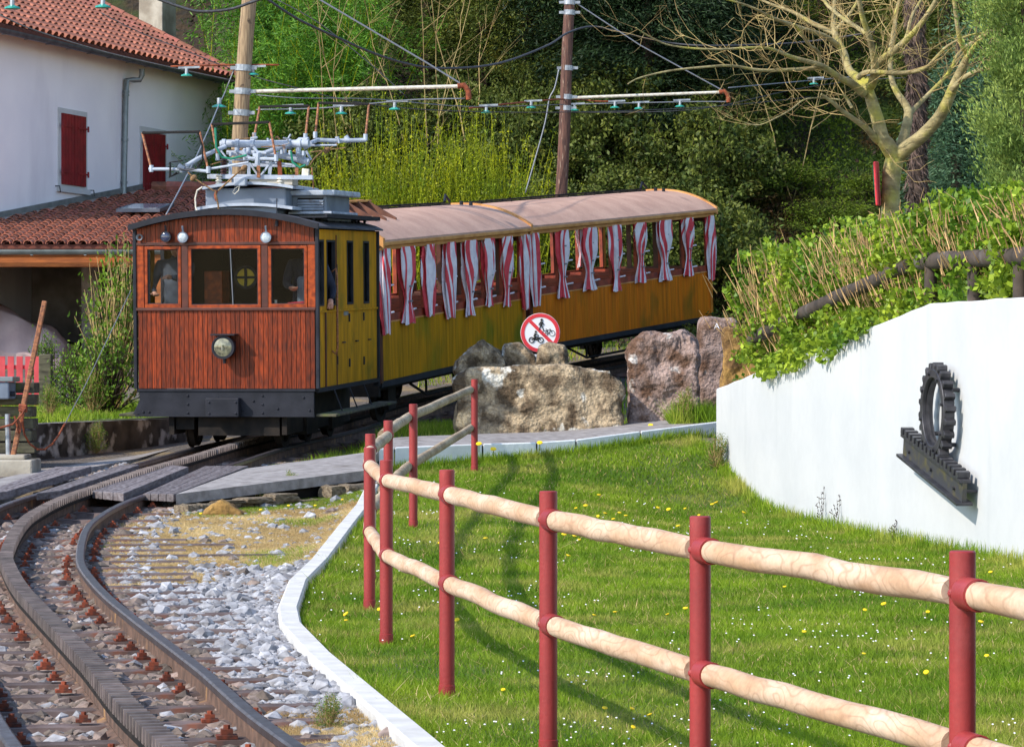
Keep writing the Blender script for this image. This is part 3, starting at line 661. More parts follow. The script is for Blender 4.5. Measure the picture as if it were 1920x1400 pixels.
panel('narrow crossing panel between the left rail and the toothed rack rail', [(68,924),(115,920),(261,872),(226,871)], 2, .035)
panel('yellow streaked crossing panel between the rack rail and the right rail', [(172,920),(232,926),(354,876),(306,870)], 3, .04)
panel('flat grey crossing panel right of the rails, at the foot of the ramp', [(268,924),(326,927),(466,874),(384,872)], 4, .02)
# ------------------------------------------------------------------ fence of red posts and peeled logs
fence = thing('post_and_log_fence', 'long fence of dark red tube posts carrying two rows of pale peeled logs', 'fence', (0.6,11,.05))
posts = [(1.78,6.3),(1.233,8.76),(.644,10.95),(.146,12.88),(-.307,15.1),(-.707,18.0),(-.913,20.5),(-.992,22.4),(-.955,24.7),(-.845,27.4),(-.41,35.0)]
ZT = [1.6-(v-700)/s for v, s in ((1032,685),(967,548),(920,466),(880,397),(862,333),(839,293),(813,268),(788,243),(757,219),(711,171.4))]
ZT = [ZT[0]]+ZT
fo = OFF[fence.name]
for i, (x, y) in enumerate(posts):
    z0 = gz(x, y)-.06; m = MB(); rr = .0365
    m.lathe([(rr, z0), (rr, ZT[i]-.004), (rr-.004, ZT[i])], 24, Matrix.Translation((x, y, 0))); p = m.build('post', M_['fred'], fence, auto=40)
    m = MB(); m.lathe([(rr+.003, z0), (rr+.003, gz(x, y)+.07), (rr+.0005, gz(x, y)+.072)], 24, Matrix.Translation((x, y, 0))); m.build('base_sleeve', M_['fred'], p, auto=40)
def railz(i, k): return ZT[i]-(.115 if k == 0 else .535)
for k in (0, 1):
    for i in range(len(posts)-1):
        a = Vector((*posts[i], railz(i, k))); b = Vector((*posts[i+1], railz(i+1, k))); d = (b-a).normalized()
        if i == 9: b = b+d*1.0
        if i == 0: a = a-d*1.2
        s = a+d*(.06 if i < 7 else .0); e = b-d*(.03 if i < 7 else 0)
        far = i >= 5
        m = MB(); N = 9; pts = []; rr = []
        for q in range(N):
            f_ = q/(N-1); pts.append(s.lerp(e, f_)+Vector((0,0,math.sin(f_*PI)*R.uniform(-.006,.006)))); rr.append(.041+R.uniform(-.0015,.0015))
        rr[0] *= .94; rr[-1] *= .94
        side = Vector((-.045,0,0)) if i in (8,9) else Vector()
        m.tube([p+side for p in pts], rr, 20); m.build('log_rail', M_['log2'] if i >= 7 else M_['log'], fence, auto=50)
        if i < 8:      # steel collar on the near side of each far post + bolt
            for (c0, sg) in (((b), -1),):
                m = MB(); c1 = c0-d*.03; c2 = c0-d*.125; m.tube([c1, c2], .0455, 20)
                m.tube([c2+d*.0015, c2-d*.0], [.0455,.0425], 20); o = m.build('collar', M_['fred'], fence, auto=40)
                m = MB(); bp = (c1+c2)/2+Vector((0,-.046,0)); m.lathe([(.013,0),(.012,.005),(.005,.010)], 8, Matrix.Translation(bp)@Matrix.Rotation(PI/2, 4, 'X')); m.build('bolt', M_['fred'], o)
            m = MB(); m.lathe([(.013,0),(.012,.005),(.005,.010)], 8, Matrix.Translation(Vector((posts[i+1][0]-.032, posts[i+1][1]-.02, railz(i+1,k))))@Matrix.Rotation(PI/2, 4, 'X')@Matrix.Rotation(-.9, 4, 'Y')); m.build('bolt', M_['fred'], fence)
# ------------------------------------------------------------------ big white wall with cog and rack
yw = sorted(set([12,27.6,36]+[round(12.4+.35*i,2) for i in range(67)]))
wall = thing('white_wall', 'tall smooth white retaining wall with a sloping top carrying the black cog wheel', 'wall', (2.3,36,.6))
m = MB(); V = []; rows_ = []
for y in yw:
    x = float(WXL(y))+R.uniform(-.003,.003); zt = float(WT(y))+R.uniform(-.006,.004); V += [(x,y,-.3),(x,y,zt-.015),(x+.015,y,zt),(x+.24,y,zt),(x+.25,y,-.3)]
k = 5
m.arr(V, [(i*k+j, (i+1)*k+j, (i+1)*k+(j+1) % k, i*k+(j+1) % k) for i in range(len(yw)-1) for j in range(k)])
m.arr([V[-5],V[-4],V[-3],V[-2],V[-1]], [(0,1,2,3,4)]); m.build('wall_body', M_['white'], wall)
# frame on the wall: u along wall (towards far), v up, n out of wall
wd = Vector((-.153,1,0)).normalized(); wn = Vector((-1,-.153,0)).normalized()
def onwall(px, py, out=0):   # intersection of pixel ray with plane of the wall offset by out
    D = Vector(((px-960)/F, 1, -(py-700)/F)); P0 = Vector((2.3,36,0))+wn*out
    t = (P0-Vector((0,0,CZ))).dot(wn)/D.dot(wn); return Vector((0,0,CZ))+D*t
gc = onwall(1757, 772, .11); up = Vector((0,0,1))
gear = thing('cog_wheel', 'black iron cog ring with thick teeth mounted on the white wall', 'cog wheel', tuple(gc))
def gf(r, th, o): return gc+wd*(-r*math.cos(th))+up*(r*math.sin(th))+wn*o
NT = 22; Rg = .36; Ri = .288; T = .048
m = MB(); N = 88; V = []
for k in range(N):
    th = 2*PI*k/N; V += [gf(Ri, th, -T), gf(Ri, th, T), gf(Rg, th, T), gf(Rg, th, -T)]
m.arr([tuple(v) for v in V], [(k*4+j, ((k+1) % N)*4+j, ((k+1) % N)*4+(j+1) % 4, k*4+(j+1) % 4) for k in range(N) for j in range(4)]); m.build('ring', M_['iron'], gear, bevel=.005, auto=35)
m = MB()
for k in range(N):
    th = 2*PI*k/N; th2 = 2*PI*(k+1)/N; m.hexa([gf(Ri-.018,th,-.012),gf(Ri-.018,th2,-.012),gf(Ri+.002,th2,-.012),gf(Ri+.002,th,-.012),gf(Ri-.018,th,.012),gf(Ri-.018,th2,.012),gf(Ri+.002,th2,.012),gf(Ri+.002,th,.012)])
m.build('inner_flange', M_['iron'], gear)
for k in range(NT):
    th = 2*PI*k/NT+.07; m = MB(); P_ = []
    pr = [(-.030,Rg-.01),(-.028,Rg+.03),(-.017,Rg+.058),(.017,Rg+.058),(.028,Rg+.03),(.030,Rg-.01)]
    m.prism(pr, -T+.004, T-.004, lambda a, r_, t: gf(r_, th+a/r_, t)); m.build('tooth', M_['iron'], gear, bevel=.004)
for k in range(8):
    th = 2*PI*k/8+.2; m = MB(); c = gf((Ri+Rg)/2, th, T); m.tube([c, c+wn*.018], .014, 8); m.build('bolt', M_['iron'], gear)
for k in range(4):
    th = 2*PI*k/4+.6; m = MB(); c = gf(Rg-.03, th, -T); m.tube([c, c-wn*.06], .018, 8); m.build('bracket', M_['iron'], gear)
# rack bar, sloping down to the right in the photograph = towards the near end
ra = onwall(1697, 845, .12); rbv = onwall(1808, 935, .12); rd = (rbv-ra).normalized(); rn = rd.cross(wn).normalized()
if rn.z < 0: rn = -rn
Lr = (rbv-ra).length
rk = thing('rack_bar', 'short sloping piece of toothed rack bar under the cog wheel on the wall', 'rack bar', tuple((ra+rbv)/2))
m = MB()
def rf(u, v, o): return ra+rd*u+rn*v+wn*o
def rbx(u0,u1,v0,v1,o0,o1,name,mat,bev=.003,mm=None):
    mm = mm or MB(); mm.hexa([rf(u0,v0,o0),rf(u1,v0,o0),rf(u1,v0,o1),rf(u0,v0,o1),rf(u0,v1,o0),rf(u1,v1,o0),rf(u1,v1,o1),rf(u0,v1,o1)]); return mm.build(name, M_[mat], rk, bevel=bev)
rbx(0,Lr,-.03,.13,-.02,.02,'web','oldgear'); rbx(-.03,Lr+.02,-.055,-.03,-.07,.07,'flange','iron'); 
rbx(0,Lr,.13,.16,-.05,.05,'head','iron')
nt_ = 15
for k in range(nt_): rbx(k*Lr/nt_+.012,(k+.62)*Lr/nt_,.16,.215,-.055,.055,'tooth','iron',.005)
for k in range(3):
    c = rf(Lr*(.12+.38*k), .04, .02); m = MB(); m.tube([c, c+wn*.02], .016, 8); m.build('bolt', M_['iron'], rk)
for f_ in (.08,.97):
    c = rf(Lr*f_, .05, -.02); m = MB(); m.tube([c, c-wn*.10], .014, 8); m.build('bracket', M_['iron'], rk)
# ------------------------------------------------------------------ locomotive
def rigid(name, label, cat, loc, theta, pitch, group=None):
    o = thing(name, label, cat, loc, (pitch, 0, -theta), group)
    M = Matrix.Translation(loc)@Matrix.Rotation(-theta, 4, 'Z')@Matrix.Rotation(pitch, 4, 'X')
    return o, M, M.inverted()
loco, LM, LI = rigid('locomotive', 'small wooden electric rack locomotive with varnished front and olive sides, heading the train', 'locomotive', (-3.34,37.5,.72), math.radians(9.3), .034)
cO = LI @ Vector((0,0,CZ)); 
def lp(px, py, yl):
    D = (LI.to_3x3() @ Vector(((px-960)/F, 1, -(py-700)/F))); t = (yl-cO.y)/D.y; return cO+D*t
def lxp(px, yl): return lp(px, 600, yl).x
def lzp(py, yl): return lp(424, py, yl).z
def rp(px, py, xl=1.09):   # on the right hand side plane
    D = (LI.to_3x3() @ Vector(((px-960)/F, 1, -(py-700)/F))); t = (xl-cO.x)/D.x; return cO+D*t
LEN = 3.55
def arch(x): return 2.585+.175*(1-(x/1.13)**2)
Z0 = .705; ZW = 1.615; ZU = 2.385
nb = 38; bw = 2.13/nb
m = MB(); m.span(-1.07,1.07,.03,.05,Z0,ZW); m.span(-1.07,1.07,.03,.05,ZU,2.5)
m.prism([(-1.07,2.5),(1.07,2.5)]+[(1.07-2.14*i/12, arch(1.07-2.14*i/12)-.02) for i in range(13)], .03, .05, lambda u, v, t: Vector((u, t, v)))
m.build('front_backing', M_['shade_black'], loco)
for i in range(nb):
    x0 = -1.065+i*bw; m = MB(); p = R.uniform(-.001,.0015)
    m.span(x0+.003, x0+bw-.003, p, .03, Z0, ZW); m.build('front_board', M_['front_wood'], loco)
for i in range(nb):
    x0 = -1.065+i*bw+.0022; x1 = x0+bw-.0044; m = MB()
    m.hexa([(x0,0,ZU+.03),(x1,0,ZU+.03),(x1,.03,ZU+.03),(x0,.03,ZU+.03),(x0,0,arch(x0)-.03),(x1,0,arch(x1)-.03),(x1,.03,arch(x1)-.03),(x0,.03,arch(x0)-.03)]); m.build('upper_board', M_['front_wood'], loco)
# waist rail, top rail, window posts
m = MB(); m.span(-1.08,1.08,-.025,.05,ZW,ZW+.035); m.build('waist_rail', M_['dark_wood'], loco, bevel=.006)
m = MB(); m.span(-1.08,1.08,-.012,.05,ZU-.005,ZU+.03); m.build('top_rail', M_['dark_wood'], loco, bevel=.004)
for x0, x1, mt in ((-1.075,-.985,'frame_wood'),(-.530,-.450,'dark_wood'),(.430,.510,'dark_wood'),(.985,1.075,'frame_wood')):
    m = MB(); m.span(x0,x1,-.004,.05,ZW+.035,ZU-.005); m.build('window_post', M_[mt], loco, bevel=.004)
for (x0,x1,z0,z1,b) in ((-.975,-.535,1.67,2.37,.036),(-.445,.425,1.66,2.375,.036),(.515,.98,1.665,2.37,.036)):
    m = MB()
    m.span(x0,x1,-.012,.035,z0-.02,z0+b-.01); m.span(x0,x1,-.012,.035,z1-b,z1); m.span(x0,x0+b,-.011,.035,z0+b-.01,z1-b); m.span(x1-b,x1,-.011,.035,z0+b-.01,z1-b)
    wf = m.build('window_frame', M_['frame_wood'], loco, bevel=.004)
    m = MB(); e = .006; m.span(x0+b-e,x1-b+e,.0,.006,z0+b-.01-e,z0+b); m.span(x0+b-e,x1-b+e,.0,.006,z1-b-.008,z1-b+e); m.span(x0+b-e,x0+b+.01,.001,.006,z0+b,z1-b-.008); m.span(x1-b-.01,x1-b+e,.001,.006,z0+b,z1-b-.008)
    m.build('putty_strip', M_['black'], wf)
    m = MB(); m.span(x0+b-.01,x1-b+.01,.012,.016,z0+b-.02,z1-b+.01); m.build('pane', M_['glass'], wf)
m = MB(); m.tube([(.06,-.006,2.35),(.09,-.006,1.67)], .006, 6); m.build('wiper', M_['wire'], loco)
for x0, x1 in ((-1.115,-1.075),(1.078,1.118)):
    m = MB(); m.span(x0,x1,-.02,.04,.70,2.57); m.build('corner_post', M_['black'], loco, bevel=.006)
# roof
m = MB(); xs = [-1.14+2.28*i/24 for i in range(25)]
def ar(x): return arch(min(max(x,-1.13),1.13))
V = []
for y in (-.10, LEN+.08):
    V += [(x,y,ar(x)+.028-(.02 if abs(x) > 1.12 else 0)) for x in xs]+[(x,y,ar(x)-.012) for x in reversed(xs)]
n = 50; m.arr(V, [(i,(i+1)%n,n+(i+1)%n,n+i) for i in range(n)]); m.arr(V[:n], [tuple(range(n))]); m.arr(V[n:], [tuple(range(n))]); m.build('roof', M_['locoroof'], loco, auto=30)
m = MB(); V = []
for y in (-.125,-.085):
    V += [(x,y,ar(x)+.04) for x in xs]+[(x,y,ar(x)-.028) for x in reversed(xs)]
m.arr(V, [(i,(i+1)%n,n+(i+1)%n,n+i) for i in range(n)]); m.arr(V[:n], [tuple(range(n))]); m.build('roof_rim', M_['black'], loco, auto=30)
for y0, y1 in ((.0,1.6),):
    pass
m = MB(); m.span(.78,1.12,.45,LEN,2.70,2.715)
for k in range(9): m.bar((.95,.5+k*.36,2.60+.0),(.95,.5+k*.36,2.71),.03,.02)
m.span(1.09,1.12,.45,LEN,2.715,2.75); m.build('roof_walkway', M_['black'], loco)
m = MB(); m.span(-.95,-.66,.05,.9,2.66,2.70); m.build('roof_plate', M_['black'], loco)
m = MB(); m.span(-.62,-.28,.15,.6,2.70,2.76); m.build('roof_tray', M_['steel'], loco)
# sides: boards, openings
def side(sg):
    x = 1.07*sg; t = .03
    m = MB(); m.span(x-sg*.03,x-sg*.05,.05,LEN,Z0,ZW-.05); m.build('side_backing', M_['shade_black'], loco)
    wins = [(.17,.46),(.62,1.08),(1.75,2.10),(2.72,3.05)]
    y = .045; k = 0
    while y < LEN-.02:
        y1 = min(y+.125, LEN); m = MB(); m.span(x-sg*.03,x+sg*R.uniform(.0,.0012),y+.002,y1-.002,Z0,ZW-.02)
        m.build('side_board', M_['olive'], loco); y = y1
    cuts = [.045]+[v for w_ in wins for v in w_]+[LEN]
    for a, b in zip(cuts[::2], cuts[1::2]):
        m = MB(); m.span(x-sg*.04,x,a,b,ZW-.018,2.56); m.build('side_panel', M_['olive'], loco)
    for a, b in wins:
        dz = 1.66
        m = MB(); m.span(x-sg*.04,x-.001*sg,a,b,2.44,2.56)
        if a != .62: m.span(x-sg*.04,x-.001*sg,a,b,ZW-.018,dz)
        m.build('side_panel', M_['olive'], loco)
        m = MB(); q = .025
        m.span(x-sg*.035,x+sg*.008,a,a+q,dz,2.44); m.span(x-sg*.035,x+sg*.008,b-q,b,dz,2.44); m.span(x-sg*.035,x+sg*.008,a+q,b-q,2.44-q,2.44); m.span(x-sg*.035,x+sg*.008,a+q,b-q,dz,dz+q)
        wf = m.build('window_frame', M_['black'], loco)
        if a != .62:
            m = MB(); m.span(x-sg*.02,x-sg*.016,a+.02,b-.02,dz+.02,2.43); m.build('pane', M_['glass'], wf)
    m = MB(); m.span(x,x+sg*.02,.04,LEN,ZW-.03,ZW-.008); m.build('side_moulding', M_['olive'], loco)
    m = MB(); m.span(x-sg*.01,x+sg*.025,.04,LEN,Z0-.05,Z0-.002); m.build('sill_beam', M_['black'], loco)
    m = MB(); m.span(x-sg*.05,x+sg*.03,LEN-.03,LEN+.03,.60,2.57); m.build('corner_post', M_['black'], loco)
    m = MB(); m.span(x,x+sg*.012,1.125,1.145,Z0,2.5); m.span(x,x+sg*.012,.50,.56,Z0,ZW-.03); m.build('door_edge', M_['dark_wood'], loco)
    # handrail
    m = MB(); m.tube([(x+sg*.01,.86,2.06),(x+sg*.06,.86,2.10),(x+sg*.075,.86,2.0),(x+sg*.075,.86,1.15),(x+sg*.05,.86,1.08),(x+sg*.01,.86,1.12)], .012, 8); m.build('handrail', M_['copper'], loco, smooth=True)
    for yy, zz in ((1.15,2.1),(1.15,1.0),(1.85,1.50),(2.7,1.50),(1.85,.95),(2.7,.95)):
        m = MB(); m.span(x,x+sg*.014,yy-.02,yy+.02,zz-.05,zz+.05); m.build('hinge', M_['black'], loco)
    for yy in (1.5,2.25,3.0):
        m = MB(); m.span(x,x+sg*.03,yy-.05,yy+.05,1.2,1.215); m.build('latch', M_['black'], loco)
    m = MB(); m.span(x,x+sg*.006,1.55,1.80,1.53,1.58); m.build('number_plate', M_['steel'], loco)
    # footboard
    m = MB(); m.span(x+sg*.0,x+sg*.24,.02,LEN+.05,.375,.405); st = m.build('footboard', M_['sleepwood'], loco, bevel=.006)
    for yy in (.9,1.75,2.6):
        m = MB(); m.bar((x+sg*.02,yy,.66),(x+sg*.12,yy,.40),.025,.012); m.build('footboard_bracket', M_['black'], loco)
side(1); side(-1)
m = MB(); m.span(-1.05,1.05,LEN-.04,LEN,Z0,2.6); m.build('rear_wall', M_['dark_wood'], loco)
m = MB(); m.span(-1.04,1.04,.05,LEN,Z0,Z0+.03); m.build('cab_floor', M_['shade_black'], loco)
m = MB(); m.span(-1.04,1.04,1.5,1.54,Z0,2.6); m.build('partition', M_['shade_black'], loco)  # coloured near-black so the cab behind the glass reads as shaded
# skirt
m = MB(); m.span(-1.045,1.055,-.03,.0,.375,.70); m.hexa([(-1.13,-.028,.40),(-1.04,-.028,.40),(-1.04,0,.40),(-1.13,0,.40),(-1.05,-.028,.55),(-1.04,-.028,.55),(-1.04,0,.55),(-1.05,0,.55)])
sk_ = m.build('front_skirt', M_['black'], loco, bevel=.004)
m = MB(); m.span(-1.06,1.07,-.045,.02,.675,.70); m.span(-1.10,1.06,-.042,.0,.375,.395); m.build('skirt_edge', M_['black'], loco)
for x, z in [(x, z) for x in (-.46,.44) for z in (.62,.52,.42)]+[(-1.0,.43),(-.93,.43),(.20,.45),(.33,.56),(.62,.47),(1.0,.45),(.93,.60),(-.1,.6)]:
    m = MB(); m.lathe([(.014,0),(.014,.006),(.007,.012)], 8, Matrix.Translation((x,-.03,z))@Matrix.Rotation(PI/2, 4, 'X')); m.build('rivet', M_['black'], sk_)
m = MB(); m.span(-.215,.185,-.16,-.03,.375,.60); bf = m.build('buffer_box', M_['black'], loco, bevel=.012)
for x, z in ((-.17,.55),(.15,.55),(-.17,.42),(.15,.42)):
    m = MB(); m.lathe([(.013,0),(.013,.008),(.006,.012)], 8, Matrix.Translation((x,-.16,z))@Matrix.Rotation(PI/2, 4, 'X')); m.build('rivet', M_['black'], bf)
# underframe, wheels
m = MB(); m.span(-.62,.62,1.2,LEN-.1,.20,.375); m.span(-.36,.62,.06,1.2,.15,.375); m.span(-.75,.75,.9,1.5,.12,.35); m.span(-.75,.75,2.3,2.9,.12,.35); [m.span(s*.68-.03,s*.68+.03,.05,LEN,.16,.66) for s in (-1,1)]; m.build('underframe', M_['under'], loco)
def wheel(parent, x, y, r_=.26, n=8, sg=1):
    M = Matrix.Translation((x,y,r_))@Matrix.Rotation(PI/2, 4, 'Y')
    m = MB(); m.lathe([(r_-.05,-.045),(r_+.02,-.045),(r_+.02,-.03),(r_,-.025),(r_-.004,.045),(r_-.05,.045)] if sg > 0 else [(r_-.05,-.045),(r_-.004,-.045),(r_,.025),(r_+.02,.03),(r_+.02,.045),(r_-.05,.045)], 28, M, close=True); wh = m.build('wheel', M_['under'], parent, auto=30)
    m = MB(); m.lathe([(.055,-.06),(.055,.06)], 12, M)
    for k in range(n):
        a = 2*PI*k/n; m.bar((x,y+.04*math.cos(a),r_+.04*math.sin(a)),(x,y+(r_-.04)*math.cos(a),r_+(r_-.04)*math.sin(a)),.03,.035)
    m.build('spokes', M_['under'], wh)
    return wh
for y in (.55,1.75,3.0):
    for s in (-1,1): wheel(loco, .53*s-(0 if s > 0 else 0), y, .26, 8, -s)
m = MB(); m.span(-.64,-.42,.10,.16,.22,.42); m.build('guard_iron', M_['under'], loco)
# headlamp
c = lp(419,651,-.14)
m = MB(); M = Matrix.Translation((c.x,0,c.z))@Matrix.Rotation(PI/2, 4, 'X')
m.lathe([(.10,0.0),(.125,.03),(.135,.13),(.135,.17),(.118,.17)], 28, M); hl = m.build('headlamp', M_['black'], loco, auto=40)
m = MB(); m.lathe([(.117,.165),(.09,.178),(.04,.186),(.005,.188)], 28, M); m.build('lens', M_['lens'], hl, auto=60)
m = MB(); m.lathe([(.119,.165),(.137,.165),(.137,.178),(.119,.178)], 28, M, close=True); m.build('lens_ring', M_['black'], hl, auto=40)
m = MB(); m.tube([(c.x,-.19,c.z-.03),(c.x,-.192,c.z+.03)], .014, 8); m.build('bulb', M_['chrome'], hl)
m = MB(); m.span(c.x-.145,c.x+.145,-.20,0,c.z+.14,c.z+.155); m.build('lamp_hood', M_['black'], hl)
m = MB(); m.tube([(c.x,-.1,c.z-.13),(c.x,-.1,c.z-.19)], .018, 8); m.build('lamp_stem', M_['black'], hl)
# small marker lamps
for px, py, mt in ((342,445,'lensc'),(498,445,'lensc'),(310,444,'lensb')):
    c = lp(px,py,-.09); M = Matrix.Translation((c.x,0,c.z))@Matrix.Rotation(PI/2, 4, 'X')
    m = MB(); m.lathe([(.03,0),(.06,.03),(.064,.09),(.052,.09)], 20, M); m.bar((c.x,-.05,c.z+.05),(c.x,-.09,c.z+.13),.02,.02); lm = m.build('marker_lamp', M_['greydk'] if mt == 'lensc' else M_['black'], loco, auto=40)
    m = MB(); m.lathe([(.055,.085),(.045,.093),(.02,.097),(.002,.098)], 20, M); m.build('lens', M_[mt], lm, auto=60)
c = lp(262,445,-.02); M = Matrix.Translation((c.x,0,c.z))@Matrix.Rotation(PI/2, 4, 'X')
m = MB(); m.lathe([(.022,0),(.040,.0),(.040,.05),(.022,.03)], 16, M, close=True); m.build('horn', M_['steel'], loco, auto=40)
m = MB(); m.tube([lp(519,372,-.05), lp(519,418,-.05)], .006, 6); m.tube([lp(519,414,-.05), lp(519,424,-.05)], .02, 8); m.build('aerial', M_['black'], loco)
# cab interior
c = lp(461,520,.9); M = Matrix.Translation(c)@Matrix.Rotation(PI/2, 4, 'X')
m = MB(); m.lathe([(.09,-.01),(.105,-.01),(.105,.01),(.09,.01)], 24, M, close=True); m.lathe([(.088,-.012),(.088,-.006)], 24, M); hw = m.build('brake_wheel', M_['yel'], loco)
m = MB(); m.lathe([(.112,-.018),(.142,-.018),(.142,.018),(.112,.018)], 24, M, close=True)
for a in (0, PI/2, PI, 1.5*PI): m.bar(c, c+Vector((.13*math.cos(a),-.02,.13*math.sin(a))), .03, .03)
m.build('wheel_rim', M_['black'], hw)
m = MB(); p0 = lp(383,554,.75); p1 = lp(432,508,.75); m.span(p0.x,p1.x-.1,.75,1.1,Z0,p1.z); m.build('control_box', M_['frame_wood'], loco, bevel=.01)
m = MB(); p0 = lp(557,566,.45); p1 = lp(577,518,.45); m.span(p0.x,p1.x+.05,.42,.6,1.5,p1.z); m.build('control_stand', M_['greydk'], loco, bevel=.04)
m = MB(); p0 = lp(512,566,.12); 
m.hexa([lp(532,574,.1),lp(577,574,.1),lp(577,574,.25),lp(532,574,.25),lp(540,567,.1),lp(577,564,.1),lp(577,564,.25),lp(540,567,.25)]); m.build('red_cloth', M_['curt_r'], loco)
m = MB(); m.tube([lp(517,572,.1), lp(517,562,.1)], .016, 8); m.build('white_bottle', M_['porc'], loco)
# roof housing (grey box with curved cap)
def lbox(px0, px1, py0, py1, y0, y1, name, mat, bev=.01, par=None):
    a = lp(px0, py1, y0); b = lp(px1, py0, y0); m = MB(); m.span(a.x, b.x, y0, y1, a.z, b.z); return m.build(name, M_[mat], par or loco, bevel=bev)
hs = lbox(385,536,352,392,.75,1.9,'roof_housing','greydk',.02)
a = lp(380,353,.65); b = lp(550,346,.65)
m = MB(); N = 14
V = []
for y in (.62,2.0):
    V += [(a.x+(b.x-a.x)*i/N,y,b.z+.012+.055*(1-(2*i/N-1)**2)-.03) for i in range(N+1)]+[(a.x+(b.x-a.x)*i/N,y,b.z+.055*(1-(2*i/N-1)**2)-.05) for i in range(N,-1,-1)]
n = 2*(N+1); m.arr(V, [(i,(i+1)%n,n+(i+1)%n,n+i) for i in range(n)]); m.arr(V[:n], [tuple(range(n))]); m.build('housing_cap', M_['grey'], hs, auto=30)
m = MB(); a = lp(366,392,.55); b = lp(548,386,.55); V = []
for y in (.55,2.1):
    V += [(a.x+(b.x-a.x)*i/N,y,b.z+.05*(1-(2*i/N-1)**2)-.01) for i in range(N+1)]+[(a.x+(b.x-a.x)*i/N,y,b.z+.05*(1-(2*i/N-1)**2)-.045) for i in range(N,-1,-1)]
m.arr(V, [(i,(i+1)%n,n+(i+1)%n,n+i) for i in range(n)]); m.arr(V[:n], [tuple(range(n))]); m.build('housing_ledge', M_['grey'], hs, auto=30)
lbox(376,520,388,410,.62,2.0,'housing_base','greydk',.01,hs)
lb = lbox(548,612,366,398,1.1,2.4,'louvre_box','greydk',.01)
lbox(540,627,356,367,1.0,2.5,'louvre_cap','grey',.015,lb); lbox(540,622,396,402,1.0,2.5,'louvre_ledge','grey',.01,lb); lbox(545,615,402,414,1.1,2.4,'louvre_base','greydk',.005,lb)
lbox(558,606,371,392,1.094,1.1,'louvre_shade_panel','shade_black',0,lb)  # flat near-black panel paints the shade behind the slats
for k in range(4):
    py = 374+k*5; a = lp(558,py+3,1.07); b = lp(606,py,1.07); m = MB(); m.hexa([(a.x,1.05,a.z-.01),(b.x,1.05,a.z-.01),(b.x,1.06,a.z-.01),(a.x,1.06,a.z-.01),(a.x,1.085,b.z),(b.x,1.085,b.z),(b.x,1.092,b.z),(a.x,1.092,b.z)]); m.build('louvre_slat', M_['grey'], lb)
# pantograph frame
def zc(cx, cy, yl): return lp(260+cx/4.174, 180+cy/4.174, yl)
pg = thing('pantograph_frame', 'tangle of grey pantograph tubes and four black current collector bows on the locomotive roof', 'pantograph', tuple(LM @ zc(900,600,1.2)))
def wt(pts, yls): 
    if not isinstance(yls, (list, tuple)): yls = [yls]*len(pts)
    return [LM @ zc(x, y, yl) for (x, y), yl in zip(pts, yls)]
def ptube(pts, yl, r_, mat, name='tube', par=None, n=8, smooth=True):
    m = MB(); m.tube(wt(pts, yl), r_, n); return m.build(name, M_[mat], par or pg, auto=40)
for name_pts, yl in (([(100,575),(28,290),(478,280),(545,585)],.55),([(618,485),(572,222),(1022,206),(1076,492)],.75),([(905,320),(948,85),(1332,78),(1305,326)],1.7),([(1382,312),(1408,55),(1802,64),(1775,330)],2.0)):
    dz = [LM @ zc(x, y, yl+(.0 if i in (0,3) else .12)) for i, (x, y) in enumerate(name_pts)]
    m = MB(); m.bar(dz[1], dz[2], .045, .03); bw_ = m.build('collector_bar', M_['bowblack'], pg, bevel=.006)
    for a, b in ((0,1),(3,2)):
        m = MB(); m.tube([dz[a], dz[b]], .014, 8); m.build('bow_arm', M_['copper'], bw_, auto=40)
        m = MB(); m.tube([dz[a]-Vector((0,0,.03)), dz[a]+Vector((0,0,.05))], .026, 8); m.build('socket', M_['grey'], bw_, auto=40)
ptube([(80,573),(240,573),(400,578),(545,590)], .55, .02, 'grey')
ptube([(640,380),(700,372),(1000,378),(1330,372)], 1.1, .046, 'grey', n=14)
for x in (655,760,880,1030,1165,1245): ptube([(x,376),(x+28,376)], 1.1, .060, 'grey', 'tube_collar', n=14)
ptube([(1230,380),(1262,350),(1320,345),(1325,385),(1290,400)], 1.15, .04, 'grey', n=10)
ptube([(370,548),(470,488),(600,428),(680,395)], [.6,.7,.9,1.0], .026, 'grey', n=10)
ptube([(945,462),(1080,415),(1210,375)], [.8,.95,1.1], .030, 'grey', n=10)
ptube([(700,442),(860,440),(1100,462),(1330,505)], 1.3, .030, 'grey', n=10)
ptube([(1090,460),(1200,480),(1330,520)], 1.2, .042, 'grey', n=12)
ptube([(1340,372),(1400,345),(1560,352),(1780,345)], [1.3,1.8,1.9,2.0], .026, 'grey', n=10)
ptube([(1345,388),(1550,385)], 1.6, .012, 'grey'); ptube([(860,490),(1080,495)], .75, .022, 'grey'); ptube([(560,570),(720,545),(860,520)], .6, .014, 'grey')
ptube([(320,600),(240,640),(245,520),(350,505)], .55, .008, 'bowblack'); ptube([(245,520),(250,630),(300,600)], .5, .012, 'bowblack')
ptube([(310,550),(345,570),(345,600)], .55, .04, 'greydk', 'hinge_block'); ptube([(905,470),(935,450),(930,540)], .75, .035, 'grey', 'hinge_block')
ptube([(600,250),(606,400),(650,478),(720,492),(845,464)], .74, .014, 'hose', 'hose'); ptube([(1190,430),(1205,520),(1260,560),(1305,540)], .9, .014, 'hose', 'hose')
ptube([(465,290),(500,400),(500,500),(450,570),(330,575)], .54, .010, 'bowblack', 'hose')
ptube([(320,570),(380,582),(440,570)], .5, .010, 'cable', 'hose')
ptube([(1130,330),(1165,335),(1180,370),(1150,380)], .9, .012, 'steel', 'clamp'); ptube([(1070,330),(1085,318),(1105,340)], 1.0, .012, 'rope', 'clamp')
